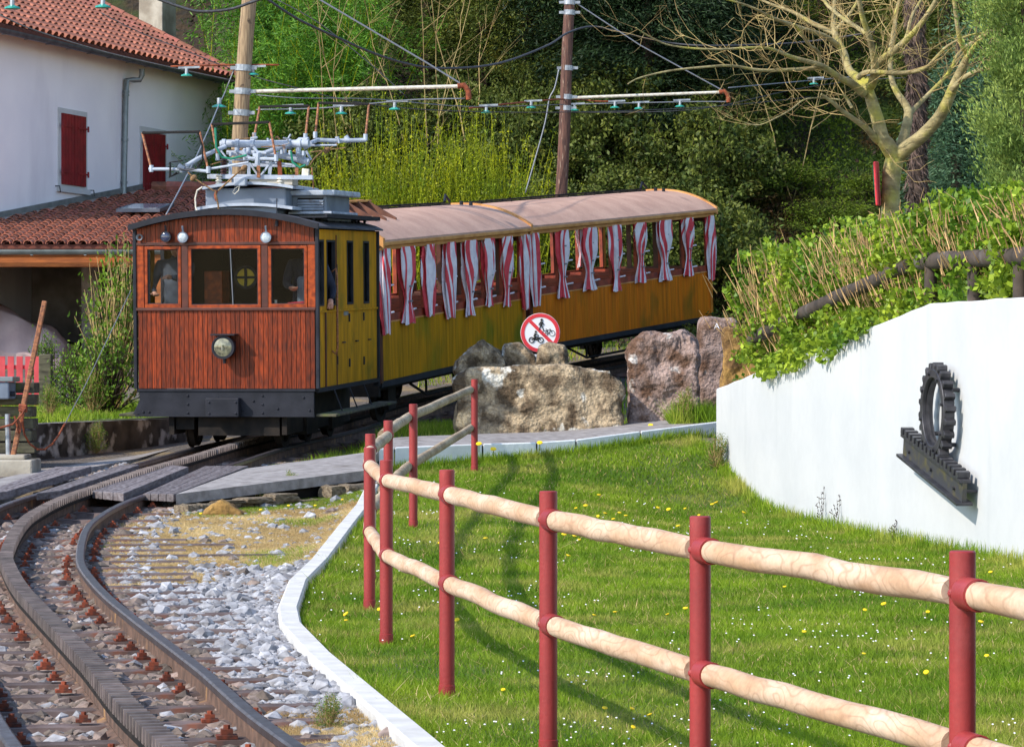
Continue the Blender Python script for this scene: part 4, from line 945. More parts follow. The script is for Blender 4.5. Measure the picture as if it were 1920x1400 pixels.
ptube([(1540,330),(1560,325),(1570,370)], 1.85, .016, 'grey', 'clamp'); ptube([(1620,315),(1640,345)], 1.95, .03, 'grey', 'clamp')
for (p_, y_) in (([(680,420),(860,425)],1.0),([(1130,430),(1250,440)],1.0),([(960,400),(1130,390)],.9),([(650,350),(760,340),(900,330)],1.2),([(1345,440),(1620,405)],1.7),([(560,540),(660,510)],.8)): ptube(p_, y_, .007, 'rope', 'tie_rod')
for x in (770,1140,1250,860): ptube([(x,405),(x,450)], 1.0, .03, 'grey', 'clamp', n=10)
for (p_, y_, r_) in (([(820,420),(840,470),(900,500)],.9,.022),([(760,430),(820,450),(830,500)],.95,.02),([(980,430),(990,500)],.85,.03),([(1160,350),(1190,300)],1.3,.012),([(900,400),(930,440),(1000,450)],.8,.02),([(690,440),(780,455)],1.1,.03),([(1010,395),(1012,330)],1.2,.014),([(640,425),(700,500),(860,500)],1.2,.012),([(1200,540),(1100,530),(960,520)],1.0,.016),([(1310,430),(1350,500)],1.3,.014),([(1235,460),(1300,470)],1.2,.05),([(880,355),(880,330),(930,325)],1.1,.014)): ptube(p_, y_, r_, 'grey', 'small_tube')
for (x, y, w_) in ((830,430,.05),(905,455,.06),(985,470,.05),(1120,440,.045),(1185,445,.05),(1290,450,.05),(720,460,.04)):
    a_, b_ = wt([(x-10,y),(x+10,y)], .92); m = MB(); m.bar(a_, b_, w_, w_*1.2); m.build('joint_block', M_['grey'], pg, bevel=.008)
# base frame
for (a, b, yl, w_) in (((540,632),(1365,640),.75,.05),((700,540),(1230,545),1.5,.04),((560,625),(1360,632),1.55,.04)):
    m = MB(); p, q = wt([a, b], yl); m.bar(p, q, .05, w_); m.build('frame_channel', M_['grey'], pg, bevel=.004)
for (a, b) in (((862,520),(862,636)),((1035,515),(1022,636)),((870,525),(935,625)),((1040,515),(955,625)),((718,500),(718,625)),((1300,570),(1300,640)),((740,640),(740,690))):
    m = MB(); p, q = wt([a, b], .8); m.bar(p, q, .04, .02); m.build('frame_strut', M_['grey'], pg)
m = MB(); p, q = wt([(1100,510),(1110,650)], .8); m.bar(p, q, .05, .03); m.build('frame_strut', M_['rust'], pg)
m = MB(); p, q = wt([(938,545),(938,640)], .7); m.bar(p, q, .04, .03); m.build('frame_strut', M_['copper'], pg)
m = MB(); p, q = wt([(1237,560),(1237,630)], .9); m.bar(p, q, .04, .03); m.build('frame_strut', M_['copper'], pg)
m = MB(); p, q = wt([(890,668),(1225,672)], .9); m.bar(p, q, .3, .09); m.build('frame_block', M_['conc'], pg)
m = MB(); p, q = wt([(1280,598),(1335,602)], .8); m.bar(p, q, .06, .09); m.build('junction_box', M_['porc'], pg, bevel=.01)
m = MB(); p, q = wt([(750,672),(845,672)], .55); m.bar(p, q, .10, .10); fl = m.build('flood_lamp', M_['grey'], pg, bevel=.012)
def stack(cx, cy0, cy1, yl, r_, n, mat, name='insulator'):
    a = LM @ zc(cx, cy1, yl); b = LM @ zc(cx, cy0, yl); h = (b-a).length; prof = []
    for k in range(n):
        z = h*k/n; prof += [(r_*.55, z), (r_, z+h/n*.25), (r_*.85, z+h/n*.6), (r_*.55, z+h/n*.9)]
    m = MB(); m.lathe(prof, 14, Matrix.Translation(a)); m.build(name, M_[mat], pg, auto=50)
stack(628,610,695,.7,.045,4,'porc'); stack(1105,635,700,.75,.042,3,'porc'); stack(668,490,618,1.0,.05,6,'brownins')
# rods with egg insulators forming a Y to the roof edge
for pts, r_ in (([(385,598),(430,640),(520,700),(592,745)],.009),([(820,560),(700,670),(622,742)],.010),([(600,735),(608,790),(622,850),(634,960),(640,998)],.010)):
    ptube(pts, .35 if pts[0][0] < 700 else .45, r_, 'rope', 'pull_rod')
for (x, y) in ((430,642),(825,565),(1472,425)):
    p = LM @ zc(x, y, .36 if x < 1000 else 1.7); m = MB(); m.lathe([(.012,-.045),(.034,-.02),(.034,.02),(.012,.045)], 10, Matrix.Translation(p)@Matrix.Rotation(.9, 4, 'Y')); m.build('egg_insulator', M_['rope'], pg, auto=60)
ptube([(1555,370),(1500,410),(1440,430),(1370,495),(1340,545)], 1.7, .008, 'rope', 'pull_rod')
ptube([(610,740),(600,780),(612,820)], .36, .018, 'rust', 'shackle'); ptube([(1355,560),(1362,650),(1368,725)], .9, .008, 'copper', 'pull_rod')
ptube([(500,712),(458,740),(443,800),(446,870),(465,915)], .5, .010, 'porc', 'cable_loop'); ptube([(790,705),(782,740),(752,768),(735,755),(752,725),(785,705)], .52, .006, 'porc', 'cable_loop'); ptube([(610,890),(590,915),(570,915)], .45, .008, 'porc', 'cable_loop')
# ------------------------------------------------------------------ carriages
def make_car(name, label, loc, theta, pitch, L, mat, sides, fins, seed, zp, ze, crown):
    r_ = random.Random(seed)
    o, M, MI = rigid(name, label, 'railway carriage', loc, theta, pitch)
    HB = 1.02; z0 = .60
    np_ = 8; ys = [.12+(L-.24)*i/(np_-1) for i in range(np_)]
    for sg in (1, -1):
        x = HB*sg
        m = MB(); nb_ = int(L/.075)
        for k in range(nb_):
            a = .1+(L-.2)*k/nb_; b = .1+(L-.2)*(k+1)/nb_; m.span(x-sg*.03, x+sg*r_.uniform(-.0008,.0012), a+.0015, b-.0015, z0+.02, zp, 0)
        m.span(x-sg*.035, x-sg*.008, .1, L-.1, z0+.02, zp, 0)
        p = m.build('side_boarding', M_[mat], o); p['kind'] = 'stuff'
        m = MB(); m.span(x-sg*.01, x+sg*.012, .08, L-.08, zp, zp+.018); m.build('waist_strip', M_['cornice'], o)
        m = MB(); m.span(x-sg*.05, x+sg*.004, .1, L-.1, zp+.018, zp+.115); m.build('sill_rail', M_['redwood'], o)
        m = MB(); m.span(x-sg*.05, x+sg*.01, .05, L-.05, z0-.06, z0+.018); m.build('sole_bar', M_['black'], o)
        for i, y in enumerate(ys):
            m = MB(); w_ = .05; m.span(x-sg*.06, x-sg*.004, y-w_/2, y+w_/2, zp+.116, ze); m.build('pillar', M_['redwood'], o)
        m = MB(); m.span(x-sg*.02, x+sg*.075, -.05, L+.05, ze, ze+.055); m.span(x-sg*.02, x+sg*.13, -.09, L+.09, ze+.058, ze+.11); m.build('cornice', M_['cornice'], o, bevel=.01)
        m = MB(); m.span(x-sg*.06, x+sg*.02, .0, .10, z0, ze); m.build('corner_post', M_['dark_wood'], o); 
        m = MB(); m.span(x-sg*.06, x+sg*.02, L-.10, L, z0, ze); m.build('corner_post', M_['amber'], o)
    XH = HB+.12; N = 22
    def az(x): return ze+.105+crown*(1-abs(x/XH)**2.3)
    xs = [-XH+2*XH*i/N for i in range(N+1)]
    m = MB(); V = []; n = 2*(N+1)
    ny = 9
    for j in range(ny):
        y = -.05+(L+.1)*j/(ny-1); V += [(x,y,az(x)+.03) for x in xs]+[(x,y,az(x)-.01) for x in reversed(xs)]
    m.arr(V, [(j*n+i,j*n+(i+1)%n,(j+1)*n+(i+1)%n,(j+1)*n+i) for j in range(ny-1) for i in range(n)]); m.arr(V[:n], [tuple(range(n))]); m.arr(V[-n:], [tuple(range(n))]); m.build('roof', M_['carroof'], o, auto=30)
    for y0, y1 in ((-.10,-.03),(L+.03,L+.10)):
        m = MB(); V = []
        for y in (y0, y1): V += [(x*1.005,y,az(x)+.055) for x in xs]+[(x*1.005,y,az(x)-.07) for x in reversed(xs)]
        m.arr(V, [(i,(i+1)%n,n+(i+1)%n,n+i) for i in range(n)]); m.arr(V[:n], [tuple(range(n))]); m.arr(V[n:], [tuple(range(n))]); m.build('roof_rim', M_['cornice'], o, auto=30)
    # end walls: board below, window posts, tympanum
    for y in (.02, L-.05):
        m = MB(); m.span(-HB+.02,HB-.02,y,y+.03,z0,zp+.11); m.prism([(-HB,ze-.08),(HB,ze-.08)]+[(HB-2*HB*i/12, az(HB-2*HB*i/12)-.012) for i in range(13)], y, y+.03, lambda u, v, t: Vector((u, t, v)))
        for x in (-.5,0,.5): m.span(x-.04,x+.04,y,y+.03,zp+.11,ze-.08)
        m.build('end_wall', M_['dark_wood'], o)
    m = MB(); m.span(-HB+.03,HB-.03,.05,L-.05,z0,z0+.03); m.build('floor', M_['dark_wood'], o)
    for i in range(np_-1):
        yc = (ys[i]+ys[i+1])/2
        m = MB(); m.span(-.9,.9,yc-.22,yc+.22,z0+.42,z0+.45); m.span(-.9,.9,yc-.025,yc+.025,z0+.45,z0+.88); m.span(-.88,.88,yc-.04,yc+.04,z0+.03,z0+.42); m.build('bench', M_['redwood'], o)
    for k in range(np_-1):
        for zz in (1.50, 1.86):
            y = ys[k]+.13; m = MB(); m.tube([(HB+.015,y,zz),(HB+.015,y+.34,zz+.01)], .013, 6); m.build('curtain_rod', M_['curt_w'], o)
    # curtains
    def curtain(x, y, z1, zb, tie, wt_, sg, sd):
        rr = random.Random(sd); NS = 48; NZ = 22; pat = rr.choice([(8,4,2,4,8,4,2,5,7,4),(6,3,3,7,5,2,3,8,6,5),(7,5,2,3,8,5,3,4,6,5)]); stp = sum([[q % 2]*v for q, v in enumerate(pat)], []); V = []; ph = rr.random()*6; F_ = [[], []]
        npl = rr.choice([5,6,7])
        for j in range(NZ):
            f_ = j/(NZ-1); z = z1+(zb-z1)*f_
            if tie is None: wv = wt_*(.62+.38*math.sin(f_*PI))*(1-.25*f_); th = .06*(1-.3*f_)
            else:
                d = abs(f_-tie); k_ = min(1, d/.42); k_ = k_*k_*(3-2*k_); wv = wt_*(.34+.60*k_) if f_ < tie else wt_*(.34+.42*min(1, d/.28)); th = .030+.038*k_
            if j == 0: wv *= .9
            for i in range(NS):
                a = 2*PI*i/NS+.9*math.sin(f_*2.2+ph)+.25*math.sin(f_*6+ph); pl = 1+.22*math.sin(npl*a+ph+f_*1.5)
                V.append((x+sg*(.05+math.sin(a)*th*pl), y+math.cos(a)*wv*.5*pl+.02*math.sin(f_*5+ph), z+(.015*math.sin(a*3+ph) if j == NZ-1 else 0)))
        for j in range(NZ-1):
            for i in range(NS):
                st = stp[i]
                F_[st].append((j*NS+i,j*NS+(i+1)%NS,(j+1)*NS+(i+1)%NS,(j+1)*NS+i))
        m = MB(); m.arr(V, F_[0]+F_[1], 0); 
        q, mi_, va_ = m.F[4][0]; mi_[len(F_[0]):] = 1
        return m
    for i, y in enumerate(ys):
        sd = seed*100+i; st = sides[i]
        full = st == 'f'; m = curtain(HB, y+.02, ze+.02, 1.24 if full else 1.34+r_.uniform(-.05,.05), None if full or st == 'b' else (r_.uniform(.62,.84)), .40 if full else (.56 if st in 'wb' else .44), 1, sd)
        c = m.build('curtain', [M_['curt_w'], M_['curt_r']], o, auto=70)
        if st == 't' or st == 'w':
            [(lambda mm: mm.span(HB+.09,HB+.12,y-.03,y+.04,zq,zq+.022).build('curtain_hook', M_['wire'], c))(MB()) for zq in (1.62,1.82,2.1)]
    for i in (0,1,2,3,5):
        y = ys[i+1] if i+1 < len(ys) else ys[i]
        m = curtain(-HB+.06, y, ze, 1.55, .75, .30, 1, seed*100+50+i); m.build('curtain', [M_['curt_w'], M_['curt_r']], o, auto=70)
    # underframe
    m = MB(); m.span(-.8,.8,.2,L-.2,.46,.60); m.span(-1.0,1.0,.0,.08,.42,.6); m.span(-1.0,1.0,L-.08,L,.42,.6); m.build('underframe', M_['under'], o)
    for y in (1.3, L-1.6):
        for s in (-1, 1):
            wheel(o, .53*s, y, .24, 8, -s)
            m = MB(); m.span(s*.70-.04,s*.70+.04,y-.16,y+.16,.16,.46); m.build('axle_box', M_['under'], o)
    for s in (-1, 1):
        m = MB(); m.tube([(s*.8,1.9,.46),(s*.8,2.6,.26),(s*.8,L-2.9,.26),(s*.8,L-2.2,.46)], .02, 6); m.tube([(s*.8,2.6,.26),(s*.8,2.6,.46)], .02, 6); m.tube([(s*.8,L-2.9,.26),(s*.8,L-2.9,.46)], .02, 6); m.build('truss_rod', M_['under'], o)
    # roof conduit
    cz = az(0)+.06
    m = MB(); m.tube([(-.12,.2,cz),(-.12,L*.5,cz+.01),(-.12,L-.3,cz)], .014, 6); m.tube([(-.04,.2,cz-.02),(-.04,L-.3,cz-.02)], .010, 6)
    for k in range(7): m.span(-.14,.04,.5+k*(L-1)/6-.02,.5+k*(L-1)/6+.02,cz-.05,cz)
    m.build('roof_conduit', M_['under'], o)
    m = MB(); m.tube([(-.1,L-.1,cz+.02),(-.1,L-.3,cz+.12),(-.05,L-.5,cz+.02)], .02, 6); m.build('roof_connector', M_['black'], o)
    for xx in (.15, .3): m = MB(); m.tube([(xx,L-.3,az(xx)),(xx,L-.3,az(xx)+.09)], .03, 8); m.build('roof_terminal', M_['black'], o)
    if fins:
        for k in range(4):
            y = .45+k*.42; m = MB(); m.prism([(.15,az(.15)+.02),(.72,az(.72)+.02),(.72,az(.72)+.06),(.30,az(.3)+.20),(.15,az(.15)+.20)], y-.015, y+.015, lambda u, v, t: Vector((u, t, v))); m.build('roof_fin', M_['finwood'], o)
        m = MB(); m.span(-.2,.32,.3,1.85,az(0)+.16,az(0)+.185); m.build('fin_board', M_['cornice'], o)
        m = MB(); m.span(.1,.14,.3,1.85,az(.1)+.03,az(0)+.16); m.build('fin_back', M_['cornice'], o)
    return o
make_car('open_carriage', 'olive open sided carriage coupled directly behind the locomotive, with tied striped curtains', (-2.70,42.35,.87), math.radians(16.7), .070, 6.75, 'car1', 'fwbbwttf', True, 3, 1.38, 2.345, .35)
make_car('open_carriage', 'orange brown open sided carriage at the tail of the train, higher up the slope', (-.62,49.35,1.385), math.radians(25.2), .081, 7.55, 'car2', 'ftwttwtf', False, 4, 1.38, 2.335, .34)
# ------------------------------------------------------------------ people in the cab
def skin_body(name, verts, edges, radii, mat, parent=None, sub=1, M=None):
    me = bpy.data.meshes.new(name); me.from_pydata([tuple(M @ Vector(v)) if M else v for v in verts], edges, [])
    o = bpy.data.objects.new(name+'_tmp', me); COL.objects.link(o)
    md = o.modifiers.new('s', 'SKIN'); 
    for i, r_ in enumerate(radii): me.skin_vertices[0].data[i].radius = (r_, r_)
    me.skin_vertices[0].data[0].use_root = True
    sb_ = o.modifiers.new('u', 'SUBSURF'); sb_.levels = sub; sb_.render_levels = sub
    dg = bpy.context.evaluated_depsgraph_get(); me2 = bpy.data.meshes.new_from_object(o.evaluated_get(dg)); bpy.data.objects.remove(o)
    me2.name = name; me2.materials.clear(); me2.materials.append(mat); me2.polygons.foreach_set('use_smooth', [True]*len(me2.polygons))
    return me2
def person(label, loc, face, handL, handR, cloth, trousers, group=None):
    # local frame: z up from floor, facing -y
    H = 1.72; p = thing('person', label, 'person', loc, None); ofs = Vector(loc)
    def j(x, y, z): return Vector((x, y, z))
    hl, hr = Vector(handL), Vector(handR)
    sh = 1.42
    def elbow(s, h, out): mid = (s+h)/2; return mid+Vector((out, .06, -.10))
    sL, sR = j(-.19,0,sh), j(.19,0,sh); eL, eR = elbow(sL, hl, -.07), elbow(sR, hr, .07)
    v = [j(0,0,.95), j(0,0,1.15), j(0,0,1.36), sL, eL, hl, sR, eR, hr, j(0,-.01,1.48), j(0,-.015,1.53), j(-.10,0,.92), j(-.11,-.01,.50), j(-.12,.02,.09), j(-.13,-.13,.04), j(.10,0,.92), j(.11,-.01,.50), j(.12,.02,.09), j(.13,-.13,.04)]
    e = [(0,1),(1,2),(2,3),(3,4),(4,5),(2,6),(6,7),(7,8),(2,9),(9,10),(0,11),(11,12),(12,13),(13,14),(0,15),(15,16),(16,17),(17,18)]
    r_ = [.155,.15,.16,.075,.05,.035,.075,.05,.035,.06,.055,.10,.065,.045,.035,.10,.065,.045,.035]
    me = skin_body('body', v, e, r_, cloth, sub=1); link('body', me, p)
    # head
    m = MB(); hc = Vector((0,-.02,1.625)); N = 20; Mr = Matrix.Translation(hc)@Matrix.Rotation(face, 4, 'Z')
    V = []; rows = 12
    for i in range(rows+1):
        ph = PI*i/rows; 
        for k in range(N):
            th = 2*PI*k/N; x = math.sin(ph)*math.sin(th)*.073; y = -math.sin(ph)*math.cos(th)*.092; z = math.cos(ph)*.115
            if z < -.02: x *= .82-.1*(z/-.115); y *= .92
            a = abs(th if th < PI else th-2*PI)
            if a < .35 and -.03 < z < .03: y -= .02*(1-a/.35)
            V.append(tuple(Mr @ Vector((x, y, z))))
    m.arr(V, [(i*N+k, i*N+(k+1) % N, (i+1)*N+(k+1) % N, (i+1)*N+k) for i in range(rows) for k in range(N)])
    for s in (-1, 1): m.lathe([(.004,-.01),(.018,0),(.004,.01)], 8, Mr@Matrix.Translation((s*.074,.01,0))@Matrix.Rotation(PI/2, 4, 'Y'))
    m.V = [a+np.array(loc) for a in m.V]; hd = m.build('head', M_['skin'], p, smooth=True)
    m = MB()
    for s in (-1, 1): m.lathe([(.002,-.004),(.009,0),(.002,.004)], 8, Mr@Matrix.Translation((s*.03,-.084,.012))@Matrix.Rotation(PI/2, 4, 'X'))
    m.lathe([(.002,-.003),(.022,0),(.002,.003)], 10, Mr@Matrix.Translation((0,-.083,-.055))@Matrix.Rotation(PI/2, 4, 'X')@Matrix.Diagonal((1,.25,1,1)))
    m.V = [a+np.array(loc) for a in m.V]; m.build('eyes_and_mouth', M_['dark_wood'], hd)
    m = MB(); V = []
    for i in range(7):
        ph = PI*.55*i/6
        for k in range(N):
            th = 2*PI*k/N; f_ = 1.07; z = math.cos(ph)*.122; x = math.sin(ph)*math.sin(th)*.078; y = -math.sin(ph)*math.cos(th)*.098
            if math.cos(th) > .35 and i > 4: z = max(z, .055)
            V.append(tuple(Mr @ Vector((x, y+.004, z+.002))))
    m.arr(V, [(i*N+k, i*N+(k+1) % N, (i+1)*N+(k+1) % N, (i+1)*N+k) for i in range(6) for k in range(N)])
    m.V = [a+np.array(loc) for a in m.V]; m.build('hair', M_['hair'], hd, smooth=True)
    for h, el, s in ((hl, eL, -1), (hr, eR, 1)):
        d = (h-el).normalized(); side_ = Vector((s,0,0)); up_ = d.cross(side_).normalized(); side_ = up_.cross(d).normalized()
        v = [h+d*.0, h+d*.05, h+d*.085]; e = [(0,1),(1,2)]; rd_ = [.026,.032,.030]
        for k, (o_, L_) in enumerate(((-.027,.062),(-.009,.072),(.009,.068),(.026,.054))):
            b0 = len(v); v += [h+d*.095+side_*o_, h+d*(.095+L_*.5)+side_*o_-up_*.012, h+d*(.095+L_*.75)+side_*o_-up_*.034]; e += [(2,b0),(b0,b0+1),(b0+1,b0+2)]; rd_ += [.010,.009,.008]
        b0 = len(v); v += [h+d*.035-side_*.035*s, h+d*.07-side_*.055*s-up_*.012, h+d*.095-side_*.05*s-up_*.03]; e += [(1,b0),(b0,b0+1),(b0+1,b0+2)]; rd_ += [.012,.010,.009]
        link('hand', skin_body('hand', v, e, rd_, M_['skin'], sub=1), p)
    return p
def incab(px, py, yl): return LM @ lp(px, py, yl)
f1 = LM @ Vector((-.78,.62,Z0+.03)); h1 = incab(322,520,.30)-f1; h1b = incab(290,548,.45)-f1
person('driver in grey jacket at the left cab window, forearm and hand forward', tuple(f1), .5, tuple(h1b), tuple(h1), M_['greycloth'], None)
f2 = LM @ Vector((.80,.72,Z0+.03)); h2 = incab(548,540,.30)-f2; h2b = incab(520,560,.5)-f2
person('driver in dark navy clothes at the right cab window, hand on a lever', tuple(f2), -.15, tuple(h2), tuple(Vector((.30,-.12,1.0))), M_['navy'], None)
# ------------------------------------------------------------------ house
HA = Vector((-9.32,58.1,0)); hu = Vector((.295,.9555,0)).normalized(); hn = Vector((hu.y,-hu.x,0))   # wall dir (away), outward normal
def wallpt(px, py, out=0):
    D = Vector(((px-960)/F, 1, -(py-700)/F)); P0 = HA+hn*out; t = (P0-Vector((0,0,CZ))).dot(hn)/D.dot(hn); return Vector((0,0,CZ))+D*t
house = thing('house', 'white two storey house with terracotta roof and closed dark red shutters', 'house', tuple(HA+Vector((0,0,1.1))))
cor = wallpt(416,160); Lw = (cor-HA).dot(hu); ZE = 1.6+6.25
def hp(a, o, z): return HA+hu*a+hn*o+Vector((0,0,z))
m = MB(); m.hexa([hp(-1.5,-7,.8),hp(-1.5,0,.8),hp(Lw,0,.8),hp(Lw,-7,.8),hp(-1.5,-7,ZE),hp(-1.5,0,ZE),hp(Lw,0,ZE),hp(Lw,-7,ZE)])
hw_ = m.build('wall', M_['render'], house)
# roof plane: pitch
PT = math.tan(math.radians(27)); ov = .42
def roofp(a, s_, dz=0): return hp(a, ov-s_, ZE+.10+(s_)*PT-ov*PT*.3+dz)    # s_: distance back from eave in plan
LR = Lw+.35; a0 = -1.7; S = 7.5
m = MB(); m.hexa([roofp(a0,0,-.12),roofp(LR,0,-.12),roofp(LR,S,-.12),roofp(a0,S,-.12),roofp(a0,0,-.04),roofp(LR,0,-.04),roofp(LR,S,-.04),roofp(a0,S,-.04)])
roof = m.build('roof', M_['tilebase'], house)
m = MB(); m.hexa([roofp(a0,.05,-.16),roofp(LR,.05,-.16),roofp(LR,.5,-.16),roofp(a0,.5,-.16),roofp(a0,.05,-.125),roofp(LR,.05,-.125),roofp(LR,.5,-.125),roofp(a0,.5,-.125)]); m.build('soffit', M_['dark_wood'], house)
def tile_mesh(name, w_, L, mat, seg=6, thick=.014):
    m = MB(); V = []; 
    for (y, r_, lift) in ((0, w_/2, .020), (L, w_/2*.84, .0)):
        for rr in (r_, r_-thick):
            V += [(-rr*math.cos(PI*k/seg), y, rr*math.sin(PI*k/seg)*.85+lift) for k in range(seg+1)]
    n = seg+1; Fq = []
    for k in range(seg):
        Fq += [(k, 2*n+k, 2*n+k+1, k+1), (k, k+1, n+k+1, n+k)]
    m.arr(V, Fq); me = m.mesh(name, mat); return me, np.array(V), np.array(Fq)
def tiles(parent, fn, nx, ny, w_, L, prefer, lim=300, keep=None):
    """fn(col,row)->(origin, xdir, ydir, normal)"""
    me, V, Fq = tile_mesh('roof_tile', w_, L*1.12, M_['tilep']); me2 = MB(); cells = []
    for c in range(nx):
        for r_ in range(ny):
            o, xd, yd, nd = fn(c, r_)
            if keep and not keep(o, c, r_): continue
            P_ = ((o.x/o.y*F+960), 700-(o.z-CZ)/o.y*F); vis = -30 < P_[0] < 1950 and -30 < P_[1] < 1430 and prefer(P_)
            cells.append((0 if vis else 1, o.y, o, xd, yd, nd))
    cells.sort(key=lambda q: (q[0], q[1])); off = Vector(OFF[parent.name])
    for i, (v, _, o, xd, yd, nd) in enumerate(cells):
        j = Vector((R.uniform(-.006,.006), R.uniform(-.006,.006), R.uniform(-.003,.004)))
        M = Matrix(((xd.x,yd.x,nd.x,0),(xd.y,yd.y,nd.y,0),(xd.z,yd.z,nd.z,0),(0,0,0,1)))@Matrix.Rotation(R.uniform(-.03,.03),4,'Z')
        M.translation = o+j
        if i < lim and v == 0: M2 = M.copy(); M2.translation = o+j-off; link('roof_tile', me, parent, M2)
        else:
            A = np.array(M); me2.arr(V@A[:3,:3].T+A[:3,3], Fq)
    if me2.n: tag(me2.build('farther_roof_tiles', M_['tile'], parent), kind='stuff')
slope = Vector((-hn.x, -hn.y, PT)).normalized(); nrm = hu.cross(slope).normalized(); 
if nrm.z < 0: nrm = -nrm
tw, tl = .27, .36
nx = int((LR-a0)/tw); ny = int(S/math.cos(math.radians(27))*1.0/tl)+3
def ft(c, r_):
    return roofp(a0+.14+c*tw, 0, -.03)+slope*(r_*tl-.03), hu, slope, nrm
tiles(roof, ft, nx, ny, .20, tl, lambda p: True, 290, keep=lambda o, c, r_: (o.x/o.y*F+960) > -120 and 700-(o.z-CZ)/o.y*F > -80)
# verge tiles row along right edge
m = MB()
for r_ in range(ny):
    p = roofp(LR, 0, -.0)+slope*(r_*tl); m.tube([p-slope*.02, p+slope*(tl+.03)], [.10,.085], 8)
tag(m.build('verge_tiles', M_['tile'], roof), kind='stuff')
# gutter + downpipe
def halfpipe(m, p, q, r_, n=8):
    d = (q-p).normalized(); a = d.cross(Vector((0,0,1))).normalized(); V = []
    for c in (p, q):
        for rr in (r_, r_-.012): V += [tuple(c+a*(rr*math.cos(PI+PI*k/n))+Vector((0,0,rr*math.sin(PI+PI*k/n)))) for k in range(n+1)]
    k1 = n+1; Fq = []
    for k in range(n): Fq += [(k,k+1,2*k1+k+1,2*k1+k),(k1+k+1,k1+k,3*k1+k,3*k1+k+1)]
    for a_, b_ in ((0, k1), (n, k1+n)): Fq.append((a_, b_, b_+2*k1, a_+2*k1))
    m.arr(V, Fq)
m = MB(); gp0 = roofp(a0,-.08,-.10); gp1 = roofp(LR,-.08,-.10); halfpipe(m, gp0, gp1, .085); g = m.build('gutter', M_['gutter'], house)
k = 0; 
while k*.9 < (gp1-gp0).length:
    p = gp0.lerp(gp1, k*.9/(gp1-gp0).length); m = MB(); m.bar(p+Vector((0,0,-.088)), p+hu*.03+Vector((0,0,-.088)), .10, .012); m.build('gutter_strap', M_['gutter'], g); k += 1
a = wallpt(266,130,.30); b = wallpt(262,150,.25); c = wallpt(238,150,.08); d = wallpt(236,180,.07); e = wallpt(232,385,.07)
m = MB(); m.tube([a,a-Vector((0,0,.12)),b,b.lerp(c,.5),c,d,e], .055, 10); dpp = m.build('downpipe', M_['gutter2'], house, auto=50)
for py in (170,176,260,340):
    q = wallpt(236-(py-180)*.02,py,.07); m = MB(); m.tube([q, q-Vector((0,0,.05))], .066, 10); m.build('pipe_collar', M_['gutter2'], dpp)
# shutters
def shutter(px0, px1, py0, py1, label=None):
    a = wallpt(px0, 0); b = wallpt(px1, 0); u0 = (a-HA).dot(hu); u1 = (b-HA).dot(hu); zt = wallpt((px0+px1)/2,py0).z; zb = wallpt((px0+px1)/2,py1).z
    um = (u0+u1)/2
    m = MB(); P_ = [hp(u0-.10,.0,zb-.12),hp(u1+.10,.0,zb-.12),hp(u1+.10,.0,zt+.10),hp(u0-.10,.0,zt+.10)]
    m.hexa([hp(u0-.12,0,zb-.12),hp(u0-.12,.02,zb-.12),hp(u1+.12,.02,zb-.12),hp(u1+.12,0,zb-.12),hp(u0-.12,0,zt+.1),hp(u0-.12,.02,zt+.1),hp(u1+.12,.02,zt+.1),hp(u1+.12,0,zt+.1)])
    w_ = m.build('window_surround', M_['white'], house)
    for s, (q0, q1) in enumerate(((u0,um-.008),(um+.008,u1))):
        nb_ = 4; m = MB(); m.hexa([hp(q0,.02,zb),hp(q0,.045,zb),hp(q1,.045,zb),hp(q1,.02,zb),hp(q0,.02,zt),hp(q0,.045,zt),hp(q1,.045,zt),hp(q1,.02,zt)])
        for k in range(nb_):
            x0 = q0+(q1-q0)*k/nb_+.006; x1 = q0+(q1-q0)*(k+1)/nb_-.006; m.hexa([hp(x0,.045,zb),hp(x0,.056,zb),hp(x1,.056,zb),hp(x1,.045,zb),hp(x0,.045,zt),hp(x0,.056,zt),hp(x1,.056,zt),hp(x1,.045,zt)])
        sh_ = m.build('shutter', M_['shutter'], house)
        for zz in (zt-.25, zb+.22):
            m = MB(); xa = q0 if s == 0 else q1; xb = xa+(q1-q0)*.75*(1 if s == 0 else -1); xe = xa-.06*(1 if s == 0 else -1)
            m.hexa([hp(min(xe,xb),.056,zz),hp(min(xe,xb),.07,zz),hp(max(xe,xb),.07,zz),hp(max(xe,xb),.056,zz),hp(min(xe,xb),.056,zz+.03),hp(min(xe,xb),.07,zz+.03),hp(max(xe,xb),.07,zz+.03),hp(max(xe,xb),.056,zz+.03)])
            m.tube([hp(xe,.07,zz-.04), hp(xe,.07,zz+.07)], .02, 6); m.build('hinge_strap', M_['shutter'], sh_)
    m = MB(); m.hexa([hp(u0-.16,0,zb-.14),hp(u0-.16,.07,zb-.15),hp(u1+.16,.07,zb-.15),hp(u1+.16,0,zb-.14),hp(u0-.16,0,zb-.04),hp(u0-.16,.07,zb-.05),hp(u1+.16,.07,zb-.05),hp(u1+.16,0,zb-.04)]); m.build('window_sill', M_['white'], w_)
    for u_ in (u0-.22, u1+.26):
        m = MB(); m.tube([hp(u_,0,zb-.05),hp(u_,.09,zb-.05),hp(u_+.02,.10,zb-.17)], .012, 6); m.build('shutter_hook', M_['cable'], w_)
shutter(113,157,216,348); shutter(266,306,250,372)
# chimney, behind the verge
m = MB(); cp = W(294,60,70.5); 
m.hexa([Vector((cp.x+dx_,cp.y+dy_,z)) for z in (6.5,11.8) for dx_, dy_ in ((-.40,-.0),(.16,-.35),(.40,.28),(-.16,.62))]); ch = m.build('chimney', M_['conc'], house, bevel=.02)
cpos = wallpt(352,95)
